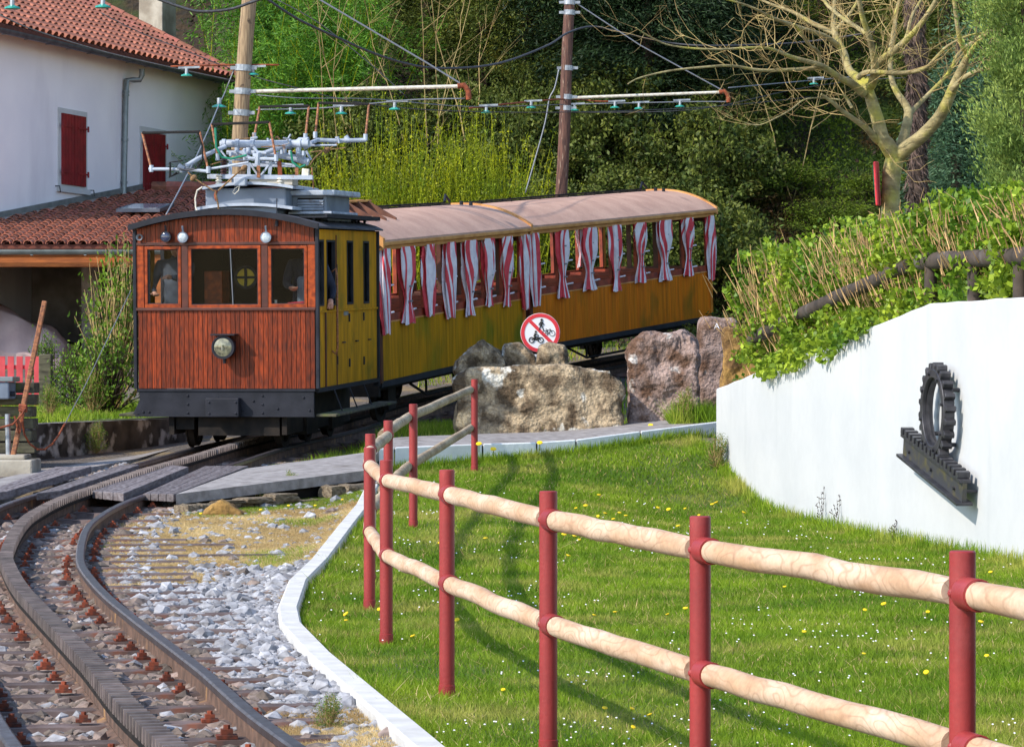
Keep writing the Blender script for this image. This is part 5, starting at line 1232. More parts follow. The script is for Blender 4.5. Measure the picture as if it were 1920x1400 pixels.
# ------------------------------------------------------------------ porch in front of the house
porch = thing('porch', 'open lean-to porch with terracotta tiles and grey gutter beside the white house', 'porch', (-8,54.5,1.1))
py0, py1 = 54.0, 64.6; pz0 = 2.2+1.6; psl = .142; px0, px1 = -14.0, -3.25
def pf(x, y, dz=0): return Vector((x, y, pz0+(y-py0)*psl+dz))
m = MB(); m.hexa([pf(px0,py0,-.1),pf(px1,py0,-.1),pf(px1,py1,-.1),pf(px0,py1,-.1),pf(px0,py0,-.03),pf(px1,py0,-.03),pf(px1,py1,-.03),pf(px0,py1,-.03)]); pr = m.build('roof', M_['tilebase'], porch)
pyd = Vector((0,1,psl)).normalized(); pn = Vector((0,-psl,1)).normalized()
skew = .0
tiles(pr, lambda c, r_: (pf(px0+.1+c*.185, py0-.05+r_*.36, -.03), Vector((1,0,0)), pyd, pn), int((px1-px0)/.185), int((py1-py0)/.36), .165, .36, lambda p: p[0] < 390, 270,
      keep=lambda o, c, r_: (o-HA).dot(hn) > .0 and (o.x/o.y*F+960) > -60)
m = MB()
for i in range(30): 
    x = px0+i*.37; m.tube([pf(x,py1+.02,.06), pf(x+.39,py1+.02,.06)], [.11,.10], 8)
tag(m.build('ridge_tiles', M_['tile'], pr), kind='stuff')
m = MB(); halfpipe(m, pf(px0,py0-.13,-.10), pf(px1,py0-.13,-.10), .085); g = m.build('gutter', M_['gutter2'], porch)
for i in range(12):
    x = -13.5+i*.9; m = MB(); m.bar(pf(x,py0-.13,-.19), pf(x+.04,py0-.13,-.19), .11, .012); m.build('gutter_strap', M_['gutter2'], g)
m = MB(); m.span(px0,px1,py0+.1,py0+.28,pz0-.40,pz0-.17); m.build('beam', M_['porchwood'], porch, bevel=.01)
for x in (-13.0,-9.75,-6.0,-3.5):
    m = MB(); m.span(x-.09,x+.09,py0+.1,py0+.28,1.0,pz0-.40); m.build('post', M_['porchwood'], porch)
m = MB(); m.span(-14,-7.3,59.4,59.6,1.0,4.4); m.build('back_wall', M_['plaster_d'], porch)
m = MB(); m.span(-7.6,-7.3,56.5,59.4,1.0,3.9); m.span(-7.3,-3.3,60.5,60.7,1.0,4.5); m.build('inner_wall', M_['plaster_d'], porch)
for x0, x1, yy in ((-7.05,-6.5,60.46),(-6.45,-5.9,60.46),(-5.4,-4.6,60.46),(-4.5,-3.8,60.46)):
    m = MB(); m.span(x0,x1,yy-.04,yy,1.1,3.3); 
    for k in range(3): m.span(x0+.06,x1-.06,yy-.055,yy-.041,1.25+k*.68,1.8+k*.68)
    m.build('dark_door', M_['dark_wood'], porch)
# flashing between wall and porch roof
m = MB(); a_ = pf(0,py0,0); 
for y in (54.2,):
    p = Vector((HA+hu*((54.2-HA.y)/hu.y))); q = Vector((HA+hu*((64.5-HA.y)/hu.y))); 
    m.bar(Vector((p.x,p.y,pf(0,54.2).z+.10))+hn*.04, Vector((q.x,q.y,pf(0,64.5).z+.10))+hn*.04, .03, .10)
m.build('flashing', M_['gutter2'], porch)
m = MB(); b0 = pf(-7.25,58.6,.10); m.hexa([b0+Vector(v) for v in ((0,0,0),(.8,0,0),(.95,1.1,.156),(.15,1.1,.156),(0,0,.06),(.8,0,.06),(.95,1.1,.216),(.15,1.1,.216))]); sl_ = m.build('skylight', M_['gutter'], porch)
m = MB(); m.hexa([b0+Vector(v) for v in ((.08,.08,.07),(.72,.08,.07),(.87,1.0,.20),(.23,1.0,.20),(.08,.08,.075),(.72,.08,.075),(.87,1.0,.206),(.23,1.0,.206))]); m.build('pane', M_['lensc'], sl_)
# covered vehicle under the porch
m = MB(); xs = np.linspace(-11.2,-7.75,34); ys_ = np.linspace(54.9,57.2,10); V = []
for y in ys_:
    for x in xs:
        t = (x+11.2)/3.45; e = min(1, (y-54.9)/.5, (57.2-y)/.5) if True else 1
        h = 1.98 if t < .42 else 1.98-.62*sm((t-.42)/.5)
        h = h*(1-.25*max(0,(t-.9)/.1)); z = 1.05+h*(.6+.4*sm(e)) + .05*math.sin(x*9+y*3)*.6
        V.append((x, y+.05*math.sin(x*12), z))
nxx = len(xs)
for i in range(len(V)):
    pass
m.arr(V, [(j*nxx+i,j*nxx+i+1,(j+1)*nxx+i+1,(j+1)*nxx+i) for j in range(9) for i in range(nxx-1)])
# hanging skirts front and right end
V = []
for i, x in enumerate(xs):
    t = (x+11.2)/3.45; h = 1.98 if t < .42 else 1.98-.62*float(sm((t-.42)/.5)); zt = 1.05+h*.6+.03*math.sin(x*9)
    h2 = 0
    V += [(x,54.9+.05*math.sin(x*12),1.05+h*.6+.05*math.sin(x*9+54.9*3)*.6), (x,54.86+.07*math.sin(x*12),1.2)]
m.arr(V, [(2*i,2*i+1,2*i+3,2*i+2) for i in range(nxx-1)])
y_ = ys_; V = []
for y in ys_:
    e = min(1, (y-54.9)/.5, (57.2-y)/.5); h = 1.36*.75; V += [(-7.75,y+.05*math.sin(-7.75*12),1.05+h*(.6+.4*float(sm(e)))+.05*math.sin(-7.75*9+y*3)*.6), (-7.68,y,1.2)]
m.arr(V, [(2*i,2*i+1,2*i+3,2*i+2) for i in range(9)])
tag(m.build('covered_vehicle', M_['tarp'], smooth=True), 'vehicle hidden under a dusty pink cloth cover inside the porch', 'covered vehicle')
# ------------------------------------------------------------------ grass bank, retaining wall and things on the left
TB = [(-16,36.4),(-6.6,37.0),(-5.75,38.2),(-4.35,41.9),(-4.3,46),(-2.9,50),(-2.2,52),(1,60),(1,66),(-20,70)]
def tbz(x, y): return .985+.014*(y-38)
m = MB(); 
V = [(x,y,tbz(x,y)) for x, y in TB]
m.F.setdefault(len(TB), []).append((np.array([tuple(range(len(TB)))]), np.array([0]), np.array([.5]))); m.V.append(np.array(V)); m.n += len(V)
m.build('grass_terrace', M_['soil'], kind='structure')
rt = thing('retaining_wall', 'low dark retaining wall stained black and white below the grass terrace', 'wall', (-5.2,40,.5))
m = MB(); L_ = [(-16,36.2),(-6.6,36.9),(-5.68,38.0),(-4.28,41.9),(-4.25,46)]
for a, b in zip(L_, L_[1:]):
    d = (Vector(b)-Vector(a)).normalized(); l = Vector((-d.y, d.x))*.25
    m.hexa([(a[0],a[1],.2),(b[0],b[1],.2),(b[0]+l.x,b[1]+l.y,.2),(a[0]+l.x,a[1]+l.y,.2),(a[0],a[1],1.0),(b[0],b[1],1.02),(b[0]+l.x,b[1]+l.y,1.02),(a[0]+l.x,a[1]+l.y,1.0)])
m.build('wall_body', M_['mosswall'], rt)
n = 42000; r_ = np.random.RandomState(31); X = r_.uniform(-9,-2.2,n); Y = r_.uniform(37,53,n)
ok = (X < np.interp(Y,[37,38.2,41.9,46,50,53],[-6.8,-5.9,-4.5,-4.4,-3.1,-2.2])); X, Y = X[ok], Y[ok]
m = MB(); blades(m, X, Y, tbz(X, Y)-.005, .05+.07*r_.rand(len(X)), .016*np.ones(len(X)), .5, 14)
tag(m.build('terrace_grass', M_['grass']), 'bright grass on the terrace above the stained retaining wall', 'grass', kind='stuff')
# picket fence
pk = thing('picket_fence', 'small pinkish red picket fence in front of the porch', 'fence', (-7.2,47,1.1))
D0 = 46.5; zb_ = 1.12
for i in range(12):
    x = W(-95+i*16.5,0,D0).x; m = MB(); m.span(x-.045,x+.045,D0-.02,D0,zb_,1.6+(700-668)/F*D0); m.build('picket', M_['picket'], pk)
for py in (688,728):
    m = MB(); z = W(0,py,D0).z; m.span(W(-110,0,D0).x,W(72,0,D0).x,D0,D0+.03,z-.03,z+.03); m.build('fence_rail', M_['picket'], pk)
m = MB(); p = W(86,0,46); m.span(p.x-.09,p.x+.09,45.9,46.1,1.0,W(0,664,46).z); tag(m.build('gate_post', M_['sleepwood'], bevel=.015), 'weathered square gate post at the right end of the picket fence', 'gate post')
wm = thing('mesh_fence', 'sagging wire mesh fence between the gate post and the shrub', 'fence', (-6.2,46.2,1.1)); m = MB()
for i in range(9): x = W(98+i*7,0,46.2).x; m.tube([(x,46.2,1.05),(x+.01,46.2,1.66)], .004, 4)
for i in range(7): m.tube([W(96,705+i*9,46.2),W(130,708+i*9,46.2),W(160,704+i*9,46.2)], .004, 4)
m.build('wire_mesh', M_['wire'], wm)
m = MB(); p = W(118,0,46.2); m.tube([(p.x,46.22,1.0),(p.x+.03,46.22,1.75)], .03, 8); m.build('stake', M_['sleepwood'], wm)
m = MB(); m.hexa([(W(96,0,50).x,47.5,1.11),(W(178,0,50).x,47.5,1.11),(W(190,0,54).x,54,1.17),(W(60,0,54).x,54,1.17),(W(96,0,50).x,47.5,1.115),(W(178,0,50).x,47.5,1.115),(W(190,0,54).x,54,1.2),(W(60,0,54).x,54,1.2)]); m.build('yard_paving', M_['asphalt'], kind='structure')
# sleeper stack, box, block, leaning post, chain
st_ = thing('sleeper_stack', 'retaining stack of mossy old timber sleepers at the left edge', 'timber stack', (-5.9,36.8,.4))
for i in range(7):
    y0 = 872-i*22.5; z0 = W(0,y0,36.5).z; z1 = W(0,y0-20,36.5).z; m = MB(); j = R.uniform(-.03,.03); m.span(-8.2,W(62,0,36.5).x+j,36.5+j*.5,36.9,z0,z1); m.build('timber', M_['sleepwood'], st_, bevel=.012)
bx_ = thing('point_motor', 'grey green metal switch box on the sleeper stack', 'switch box', tuple(W(10,745,36.3)))
m = MB(); a = W(-40,748,36.2); b = W(22,716,36.2); m.span(a.x,b.x,36.0,36.5,a.z,b.z); m.build('box_body', M_['greydk'], bx_, bevel=.015)
m = MB(); a = W(-40,716,36.2); b = W(30,706,36.2); m.span(a.x,b.x,35.98,36.5,a.z+.003,b.z); m.build('box_lid', M_['gutter2'], bx_, bevel=.01)
m = MB(); m.tube([W(28,738,36.1),W(2,738,36.1)], .03, 8); m.build('box_bolt', M_['black'], bx_)
cb = thing('concrete_block', 'pale chipped concrete block holding the leaning rusty post', 'concrete block', tuple(W(30,880,35.2)))
z0 = W(0,884,35.2).z
m = MB(); m.span(W(-60,0,35.2).x,W(60,0,35.2).x,35.2,35.9,z0-.1,W(0,862,35.2).z); m.build('block_body', M_['conc'], cb, bevel=.02)
m = MB(); m.span(W(-60,0,35.2).x,W(44,0,35.2).x,35.3,35.8,W(0,862,35.2).z,W(0,853,35.2).z); m.build('block_cap', M_['conc'], cb, bevel=.015)
lpst = thing('leaning_post', 'leaning rusty steel rail post with a chain fixed to it, left of the train', 'post', tuple(W(24,856,35.5)))
m = MB(); m.bar(W(24,858,35.5), W(84,564,35.5), .075, .05); m.build('post_shaft', M_['copper'], lpst, bevel=.008)
m = MB()
for k in range(3): m.tube([W(36,760+k*4,35.45),W(50,762+k*4,35.42)], .02, 8)
m.build('chain_wrap', M_['rust'], lpst)
m = MB(); m.bar(W(27,780,35.45), W(36,812,35.45), .03,.02); m.bar(W(36,812,35.45), W(44,776,35.45), .03,.02); m.build('bracket', M_['rust'], lpst)
m = MB(); m.tube([W(16,858,35.5),W(14,776,35.5)], .03, 10); tag(m.build('grey_stake', M_['steel']), 'short thin grey pipe upright beside the leaning rusty post', 'pipe')
m = MB(); pts = [(44,768),(42,790),(46,815),(56,832),(70,842),(84,842),(98,832),(110,816),(119,798),(122,794)]
for a, b in zip(pts, pts[1:]): m.tube([W(*a,35.6), W(*b,35.6+.1)], .012, 6)
tag(m.build('chain', M_['rust']), 'rusty chain looping from the leaning post to the guy wire', 'chain')
m = MB(); pts = [(48,765),(40,778),(24,795),(0,802),(-30,800)]
for a, b in zip(pts, pts[1:]): m.tube([W(*a,35.4), W(*b,35.4)], .012, 6)
tag(m.build('chain', M_['rust']), 'rusty chain hanging from the leaning post to the left edge', 'chain')
m = MB(); m.tube([W(122,794,38.6), W(160,722,40), W(250,535,43.5)], .006, 6); tag(m.build('guy_wire', M_['wire']), 'thin grey guy wire slanting up behind the locomotive from the grass terrace', 'guy wire')
# ------------------------------------------------------------------ utility poles, brackets, wires
def pole(name, label, base, top, r0, r1, mat, arm, elbow, stay, clamps, d, L_extra=2.5):
    t = thing(name, label, 'utility pole', tuple(base)); dirp = (top-base).normalized(); tt = top+dirp*L_extra
    m = MB(); N = 14; pts = [base.lerp(tt, i/N)+Vector((math.sin(i*1.3)*.008,0,0)) for i in range(N+1)]; m.tube(pts, [r0+(r1-r0)*i/N for i in range(N+1)], 16); m.build('pole_shaft', M_[mat], t, auto=60)
    for py, px in clamps:
        c = W(px,py,d); m = MB(); m.tube([c-dirp*.045, c+dirp*.045], r1*1.12+.012, 16); m.bar(c+Vector((-.19,-.02,0)), c+Vector((.19,-.02,0)), .03, .05); m.build('steel_clamp', M_['steel'], t)
    m = MB(); m.tube([W(*arm[0],d), W(*arm[1],d)], .028, 10); ar_ = m.build('bracket_arm', M_['porc'], t, auto=50)
    m = MB(); m.tube([W(x,y,d) for x, y in elbow], .042, 10); m.build('elbow', M_['rust'], ar_, auto=60)
    m = MB(); m.tube([W(x,y,d) for x, y in stay], .012, 6); m.build('stay_wire', M_['wire'], t)
    return t
p1b = W(444,330,46); p1t = W(467,0,46); p1dir = (p1t-p1b); base1 = p1b-p1dir*((p1b.z-1.0)/p1dir.z)
pole('wooden_pole', 'pale wooden utility pole rising behind the locomotive pantographs', base1, p1t, .125, .10, 'pole', ((462,172),(866,162)), [(858,162),(870,160),(878,170),(879,187)], [(600,0),(540,-36),(500,-70)], [(128,457),(172,455),(212,453)], 46)
m = MB(); m.tube([W(600,0,46), W(800,118,46), W(862,156,46)], .013, 6); tag(m.build('stay_cable', M_['wire']), 'grey stay cable slanting down to the tip of the nearer bracket arm', 'cable')
p2b = W(1053,360,58); p2t = W(1068,0,58); p2dir = (p2t-p2b); base2 = p2b-p2dir*((p2b.z-2.2)/p2dir.z)
pole('wooden_pole', 'dark reddish wooden utility pole rising behind the carriage roofs', base2, p2t, .12, .085, 'pole2', ((1063,184),(1356,173)), [(1348,173),(1358,171),(1365,178),(1366,192)], [(1080,6),(1200,85),(1355,170)], [(5,1068),(24,1068),(128,1064),(182,1062),(203,1061)], 58)
def wire(pts, d, r_, label, mat='cable', name='overhead_wire', n=5):
    ds = d if isinstance(d, (list, tuple)) else [d]*len(pts)
    P_ = catmull([W(x, y, q) for (x, y), q in zip(pts, ds)], 5); m = MB(); m.tube(P_, r_, n); return tag(m.build(name, M_[mat], smooth=True), label, 'wire')
wire([(295,-2),(340,14),(375,22),(430,18),(470,5),(500,-6)], 45, .022, 'thick black cable crossing the top left by the first pole')
wire([(500,-2),(560,37),(640,74),(700,100),(760,119),(820,128),(900,125),(960,112),(1030,84),(1065,62),(1110,50),(1160,60),(1250,80),(1340,86),(1500,80),(1640,60)], [46,46.5,47.5,49,50,51,53,54,56,57,57.8,58,59,59,60,60], .02, 'thick sagging black cable between the two wooden poles')
wire([(520,0),(600,45),(700,125),(760,180)], 60, .01, 'thin cable falling in front of the bamboo')
wire([(0,28),(60,55),(180,93),(300,122),(440,152)], 46, .011, 'dark contact wire crossing the house roof to the first pole')
wire([(190,25),(260,60),(330,88),(455,137),(560,166),(660,190),(800,206),(1000,211),(1200,207),(1365,198),(1520,182)], [46]*5+[47,49,53,57,58,60], .008, 'long thin dark wire passing below both bracket arms')
wire([(478,178),(560,184),(700,186),(880,200),(1060,196)], [46,46,47,50,57], .007, 'thin grey wire just under the nearer bracket arm', 'wire')
wire([(480,206),(600,203),(700,194),(780,187),(872,185)], 46, .010, 'span wire with green insulators over the pantographs', 'wire')
wire([(880,203),(960,194),(1060,186),(1120,190),(1160,190)], [52,54,58,58,58], .014, 'rusty rod wire left and right of the dark pole', 'rust')
wire([(1060,196),(1200,193),(1300,191),(1366,191)], 58, .011, 'span wire hanging under the farther bracket arm', 'wire')
wire([(1060,211),(1300,206),(1480,170),(1600,152),(1700,146)], [58,58,60,61,61], .009, 'thin dark wire running right into the bare tree')
wire([(1366,165),(1500,153),(1600,144),(1700,135)], [58,60,61,61], .011, 'pale wire running right behind the bare tree', 'wire')
wire([(320,125),(430,122),(523,122)], 46, .014, 'rusty rod carrying two insulators across the first pole', 'rust')
wire([(1048,130),(1040,165),(1030,186),(1022,230),(1003,300),(985,362)], 57.6, .014, 'twisted stay wire dropping left of the dark pole', 'wire')
wire([(440,128),(428,158),(420,178),(411,196),(396,232),(370,290),(340,350),(312,402)], [46,46,46,45,44,42,40,38.5], .010, 'thin pull cord falling from the first pole to the locomotive roof', 'wire')
def insul(px, py, d, label, br=True, s=1.0):
    c = W(px, py, d); t = thing('insulator', label, 'insulator', tuple(c)); k = s*.085
    m = MB(); m.lathe([(k*.3,-k*.28),(k,-k*.2),(k*.95,0),(k*.35,k*.25),(k*.2,k*.3)], 14, Matrix.Translation(c)); m.build('glass_disc', M_['gglass'], t, auto=50)
    m = MB(); m.tube([c+Vector((0,0,k*.25)), c+Vector((0,0,k*1.1))], k*.3, 8); 
    if br: m.bar(c+Vector((-k*1.4,0,k*1.2)), c+Vector((k*2.2 if br is True else k*1.2,0,k*1.35)), .03, .03)
    m.build('insulator_cap', M_['steel'], t)
for q in ((23,14,44,'green glass insulator in the top left corner',True,1.3),(193,12,44,'green glass insulator above the house roof, top left',True,1.3),(350,141,46,'green glass insulator on the rusty rod left of the first pole'),(474,139,46,'green glass insulator on the rusty rod right of the first pole'),
          (640,212,46,'green glass insulator above the rearmost collector bow'),(740,204,46.5,'green glass insulator under the middle of the nearer bracket arm'),(912,210,52,'green glass insulator just right of the rusty elbow'),
          (996,201,55,'green glass insulator left of the dark pole'),(1077,206,58,'green glass insulator close against the right of the dark pole'),(1153,201,58,'green glass insulator nearest the middle of the farther arm'),(1198,203,58,'green glass insulator under the farther arm, second from its tip'),
          (1275,199,58,'green glass insulator nearest the tip of the farther arm'),(1526,157,60,'green glass insulator on the wire in front of the dark bank'),(411,199,45,'green glass insulator tilted on the pull cord by the house corner',False,1.2),(545,212,46,'green glass insulator above the second collector bow')):
    insul(*q)
# ------------------------------------------------------------------ stones, sign
def stone(label, px0, px1, pyt, pyb, d, th, mat, seed, top=None, amp=.10, rot=0, sub=5):
    w_ = (px1-px0)/F*d; h = (pyb-pyt)/F*d+.12; p = W((px0+px1)/2, pyb, d)
    me = rockmesh('stone', w_*.97, h*.97, th, seed, M_[mat], amp, sub, top, freq=2.2); o = link('standing_stone', me); o.location = (p.x, p.y+th/2, p.z-.12); o.rotation_euler = (0,0,rot)
    return tag(o, label, 'stone', 'rough stones lining the path')
stone('long broad lichened slab lying behind the footpath, the largest stone', 850, 1172, 680, 812, 38.6, .42, 'stone', 1, lambda u: .93+.07*math.sin(u*2.6+.3)-.05*(u > .93), .06, 0, 6)
stone('rounded pale stone behind the left end of the long slab', 856, 948, 638, 730, 40.2, .5, 'stone', 2, lambda u: 1-.45*abs(u-.55)**1.3*1.6, .10, 0, 5)
stone('small dark rounded stone behind the slab, left of the round sign', 940, 1008, 638, 730, 40.4, .45, 'stone', 3, lambda u: 1-.5*max(0,u-.5), .10)
stone('small pale stone in front of the foot of the round sign', 1008, 1064, 640, 730, 40.0, .4, 'stone', 4, lambda u: .94+.06*math.sin(u*3), .08)
stone('tall purplish standing slab between the long slab and the purple stone', 1178, 1310, 617, 800, 39.0, .40, 'stonep', 5, lambda u: 1-.35*max(0,.22-u)-.02*math.sin(u*5)-.2*max(0,u-.85), .06, 0, 6)
stone('narrow purple standing stone with a white painted mark', 1310, 1388, 590, 750, 40.2, .4, 'stonep', 6, None, .05)
stone('orange brown stone half hidden at the end of the hedge', 1354, 1440, 608, 730, 38.4, .35, 'stoneo', 7, lambda u: 1-.1*u, .07)
stone('small orange boulder lying below the crossing ramp', 372, 462, 934, 972, 29.8, .3, 'stoneo', 8, lambda u: 1-.55*abs(u-.45)*1.6, .08, sub=4)
m = MB(); 
def textmesh(body, size, ext=.002):
    cu = bpy.data.curves.new('letter', 'FONT'); cu.body = body; cu.size = size; cu.extrude = ext; cu.align_x = 'CENTER'; ob = bpy.data.objects.new('tmp', cu); COL.objects.link(ob)
    dg = bpy.context.evaluated_depsgraph_get(); me = bpy.data.meshes.new_from_object(ob.evaluated_get(dg)); bpy.data.objects.remove(ob); return me
me = textmesh('A', .10); me.materials.append(M_['daisy']); o = link('painted_mark', me); o.location = W(1344,616,40.12); o.rotation_euler = (PI/2,0,0); o.parent = [x for x in COL.objects if x.get('label','').startswith('narrow purple')][0]; o.location = Vector(o.location)-Vector(o.parent.location)
SD = 41.3; sc_ = W(1013,624,SD); sgn = thing('prohibition_sign', 'round red and white no entry sign for walkers, bicycles and motorbikes', 'road sign', (sc_.x,SD,.9))
k = 37/F*SD; Ms = Matrix.Translation(sc_)@Matrix.Rotation(PI/2, 4, 'X')
m = MB(); m.lathe([(k*.99,-.01),(k,0),(k*.99,.004)], 48, Ms); m.build('sign_plate', M_['signwhite'], sgn, auto=40)
m = MB(); m.lathe([(k*.80,.005),(k*.80,.009),(k*.985,.009),(k*.985,.005)], 48, Ms, close=True)
def sp(u, v, t=.0): return sc_+Vector((u*k, -.009-t, v*k))
d_ = Vector((.5736,-.8192)); nrm2 = Vector((.8192,.5736))*.085
m.build('red_ring', M_['signred'], sgn)
m = MB(); q = [(-.52,.60),(.60,-.52)]; dv = Vector((q[1][0]-q[0][0], q[1][1]-q[0][1])).normalized(); nv = Vector((-dv.y, dv.x))*.085
m.prism([(q[0][0]+nv.x,q[0][1]+nv.y),(q[1][0]+nv.x,q[1][1]+nv.y),(q[1][0]-nv.x,q[1][1]-nv.y),(q[0][0]-nv.x,q[0][1]-nv.y)], -.003, .0015, lambda u, v, t: sp(u, v, t)); m.build('red_bar', M_['signred'], sgn)
def line(m, pts, w_): 
    for a, b in zip(pts, pts[1:]): m.bar(sp(*a,0), sp(*b,0), .002, w_*k, up=(0,1,0)) if False else m.tube([sp(*a,0), sp(*b,0)], w_*k/2, 6)
def ring(m, cx, cy, r_, w_): P_ = [(cx+r_*math.cos(2*PI*i/18), cy+r_*math.sin(2*PI*i/18)) for i in range(19)]; line(m, P_, w_)
m = MB(); ring(m, .07,.66,.035,.07); line(m, [(.06,.58),(.05,.38)], .12); line(m, [(.05,.40),(.13,.24),(.16,.12)], .05); line(m, [(.04,.40),(-.02,.26),(-.07,.12)], .05); line(m, [(.09,.56),(.17,.45),(.2,.40)], .04); line(m, [(.03,.56),(-.06,.46),(-.06,.38)], .04); m.build('walker_symbol', M_['signblack'], sgn)
m = MB(); ring(m,.24,-.02,.14,.025); ring(m,.60,-.02,.14,.025); line(m, [(.24,-.02),(.34,.14),(.54,.14),(.42,-.03),(.34,.14)], .025); line(m, [(.24,-.02),(.42,-.03)], .025); line(m, [(.60,-.02),(.52,.18),(.46,.20)], .025); line(m, [(.34,.14),(.32,.19),(.27,.19)], .03); m.build('bicycle_symbol', M_['signblack'], sgn)
m = MB(); ring(m,-.44,-.36,.13,.05); ring(m,.02,-.36,.13,.05); line(m, [(-.44,-.36),(-.30,-.24),(-.12,-.22),(.02,-.36)], .06); line(m, [(-.36,-.28),(-.18,-.34),(-.12,-.22)], .09); line(m, [(-.12,-.22),(-.10,-.10)], .04); line(m, [(-.30,-.20),(-.25,-.02)], .11); line(m, [(-.25,-.04),(-.12,-.10)], .04); line(m, [(-.28,-.20),(-.16,-.22),(-.18,-.36)], .05); ring(m,-.23,.06,.03,.06); m.build('motorbike_symbol', M_['signblack'], sgn)
m = MB(); m.tube([(sc_.x,SD+.03,.7),(sc_.x,SD+.03,sc_.z)], .03, 10); m.build('sign_post', M_['steel'], sgn)
m = MB(); a = W(985,664,SD); b = W(1041,690,SD); m.span(a.x,b.x,SD-.01,SD,b.z,a.z); pl = m.build('lower_plate', M_['signwhite'], sgn)
me = textmesh('F', .06); me.materials.append(M_['signblack']); o = link('letter', me, sgn); o.location = W(1009,672,SD-.02)-Vector(OFF[sgn.name]); o.rotation_euler = (PI/2,0,0)
# ------------------------------------------------------------------ log handrail along the top of the white wall
hr = thing('log_handrail', 'dark brown log handrail along the top of the white wall in front of the hedge', 'handrail', (3.2,30,2.0))
def onw(px, py, o=-.13): return onwall(px, py, o)
pts = [onw(1412,635),onw(1500,590),onw(1580,555),onw(1660,518),onw(1706,497)]
for a, b in ((0,1),(1,3),(3,4)):
    m = MB(); m.tube([pts[a]-(pts[b]-pts[a]).normalized()*.02, (pts[a]+pts[b])/2+Vector((0,0,.006)), pts[b]], [.070,.072,.066], 14); m.build('handrail_log', M_['browlog'], hr, auto=50)
m = MB(); q = [onw(1728,490),onw(1830,484),onw(1960,478)]; m.tube(q, .076, 14); m.build('handrail_log', M_['browlog'], hr, auto=50)
for px, py in ((1745,494),(1826,486),(1912,484)):
    t = onw(px, py); m = MB(); m.tube([t, Vector((t.x,t.y,1.5))], .055, 12); m.build('handrail_post', M_['browlog'], hr, auto=50)
# ------------------------------------------------------------------ foliage helpers
def unit(v): return v/np.maximum(np.linalg.norm(v, axis=1), 1e-9)[:, None]
def leaves(mb, P, L, Wd, r_, dirs=None, spread=1.0, mi=0, var=None):
    n = len(P); d = r_.normal(0, 1, (n, 3))
    if dirs is not None: d = dirs+d*spread
    d = unit(d); s = unit(np.cross(d, r_.normal(0, 1, (n, 3)))); L = np.broadcast_to(L, n)*(.7+.6*r_.rand(n)); Wd = np.broadcast_to(Wd, n)*(.7+.6*r_.rand(n))
    a = P-d*(L/2)[:, None]; b = P+d*(L/2)[:, None]; u = P+s*(Wd/2)[:, None]; v = P-s*(Wd/2)[:, None]
    V = np.stack([a, u, b, v], 1).reshape(-1, 3)
    mb.arr(V, np.arange(4*n).reshape(-1, 4), mi, r_.rand(n) if var is None else var)
def sticks(mb, A, B, w_, r_):
    """thin two-triangle-wide prisms (3 sided)"""
    n = len(A); d = unit(B-A); s = unit(np.cross(d, r_.normal(0, 1, (n, 3)))); t = np.cross(d, s); w_ = np.broadcast_to(w_, n)[:, None]/2
    V = []
    for base, k in ((A, 1.), (B, .45)):
        for a in (0, 2*PI/3, 4*PI/3): V.append(base+(s*math.cos(a)+t*math.sin(a))*w_*k)
    V = np.stack(V, 1).reshape(-1, 3); o = (np.arange(n)*6)[:, None]
    Fq = np.concatenate([o+np.array([i, (i+1) % 3, 3+(i+1) % 3, 3+i]) for i in range(3)])
    mb.arr(V, Fq, 0, np.tile(r_.rand(n), 3))
# hedge on the wall
r_ = np.random.RandomState(77)
def hedge_base(y): return WXL(y)
hd_ = thing('hedge', 'clipped hydrangea hedge of bright green leaves and bare tan stems above the white wall', 'hedge', (3.6,30,2.1))
def htop(y):  return np.interp(y, [20,25,27.6,31,33,34.6,36,37.4], [3.42,3.0,3.04,2.98,2.96,2.9,2.6,1.9])
n = 14000; Y = r_.uniform(21, 35.3, n); dep = r_.rand(n)**1.3*2.6
X0 = 2.3+(36-Y)*.153+.26+dep
zb = WT(Y)-.05+dep*.2
tp = htop(Y)+dep*.12+.10*np.sin(Y*2.1+dep*2)+.10*np.sin(Y*5.3+1)+.06*np.sin(Y*11); hgt = np.maximum(tp-zb, .2)
lean = np.stack([-.26+.17*r_.normal(size=n), -.05+.2*r_.normal(size=n), np.ones(n)], -1); lean = unit(lean)
f0 = r_.uniform(.05, .85, n); f1 = np.minimum(f0+r_.uniform(.10,.22, n), 1.02); ck = vnoise(Y*1.0, f0*4+dep, 2.6, 33); kk = ((ck < .5) | (r_.rand(n) < .12)) & (dep < 1.5+3*(f0 > .7)); A_all = None
A = np.stack([X0-.12*(f0 > .3), Y, zb], -1); A1 = (A+lean*(hgt*f0)[:, None])[kk]; B1 = A1+(unit(lean+.14*r_.normal(size=(n,3)))*(hgt*(f1-f0))[:, None])[kk]; n = kk.sum()
mb = MB(); sticks(mb, A1, B1, .012, r_)
front = r_.rand(n) < .08; A2 = B1[front]; B2 = A2+unit(r_.normal(0, 1, (front.sum(), 3))+np.array([-.5,-.2,1.4]))*.12; sticks(mb, A2, B2, .008, r_)
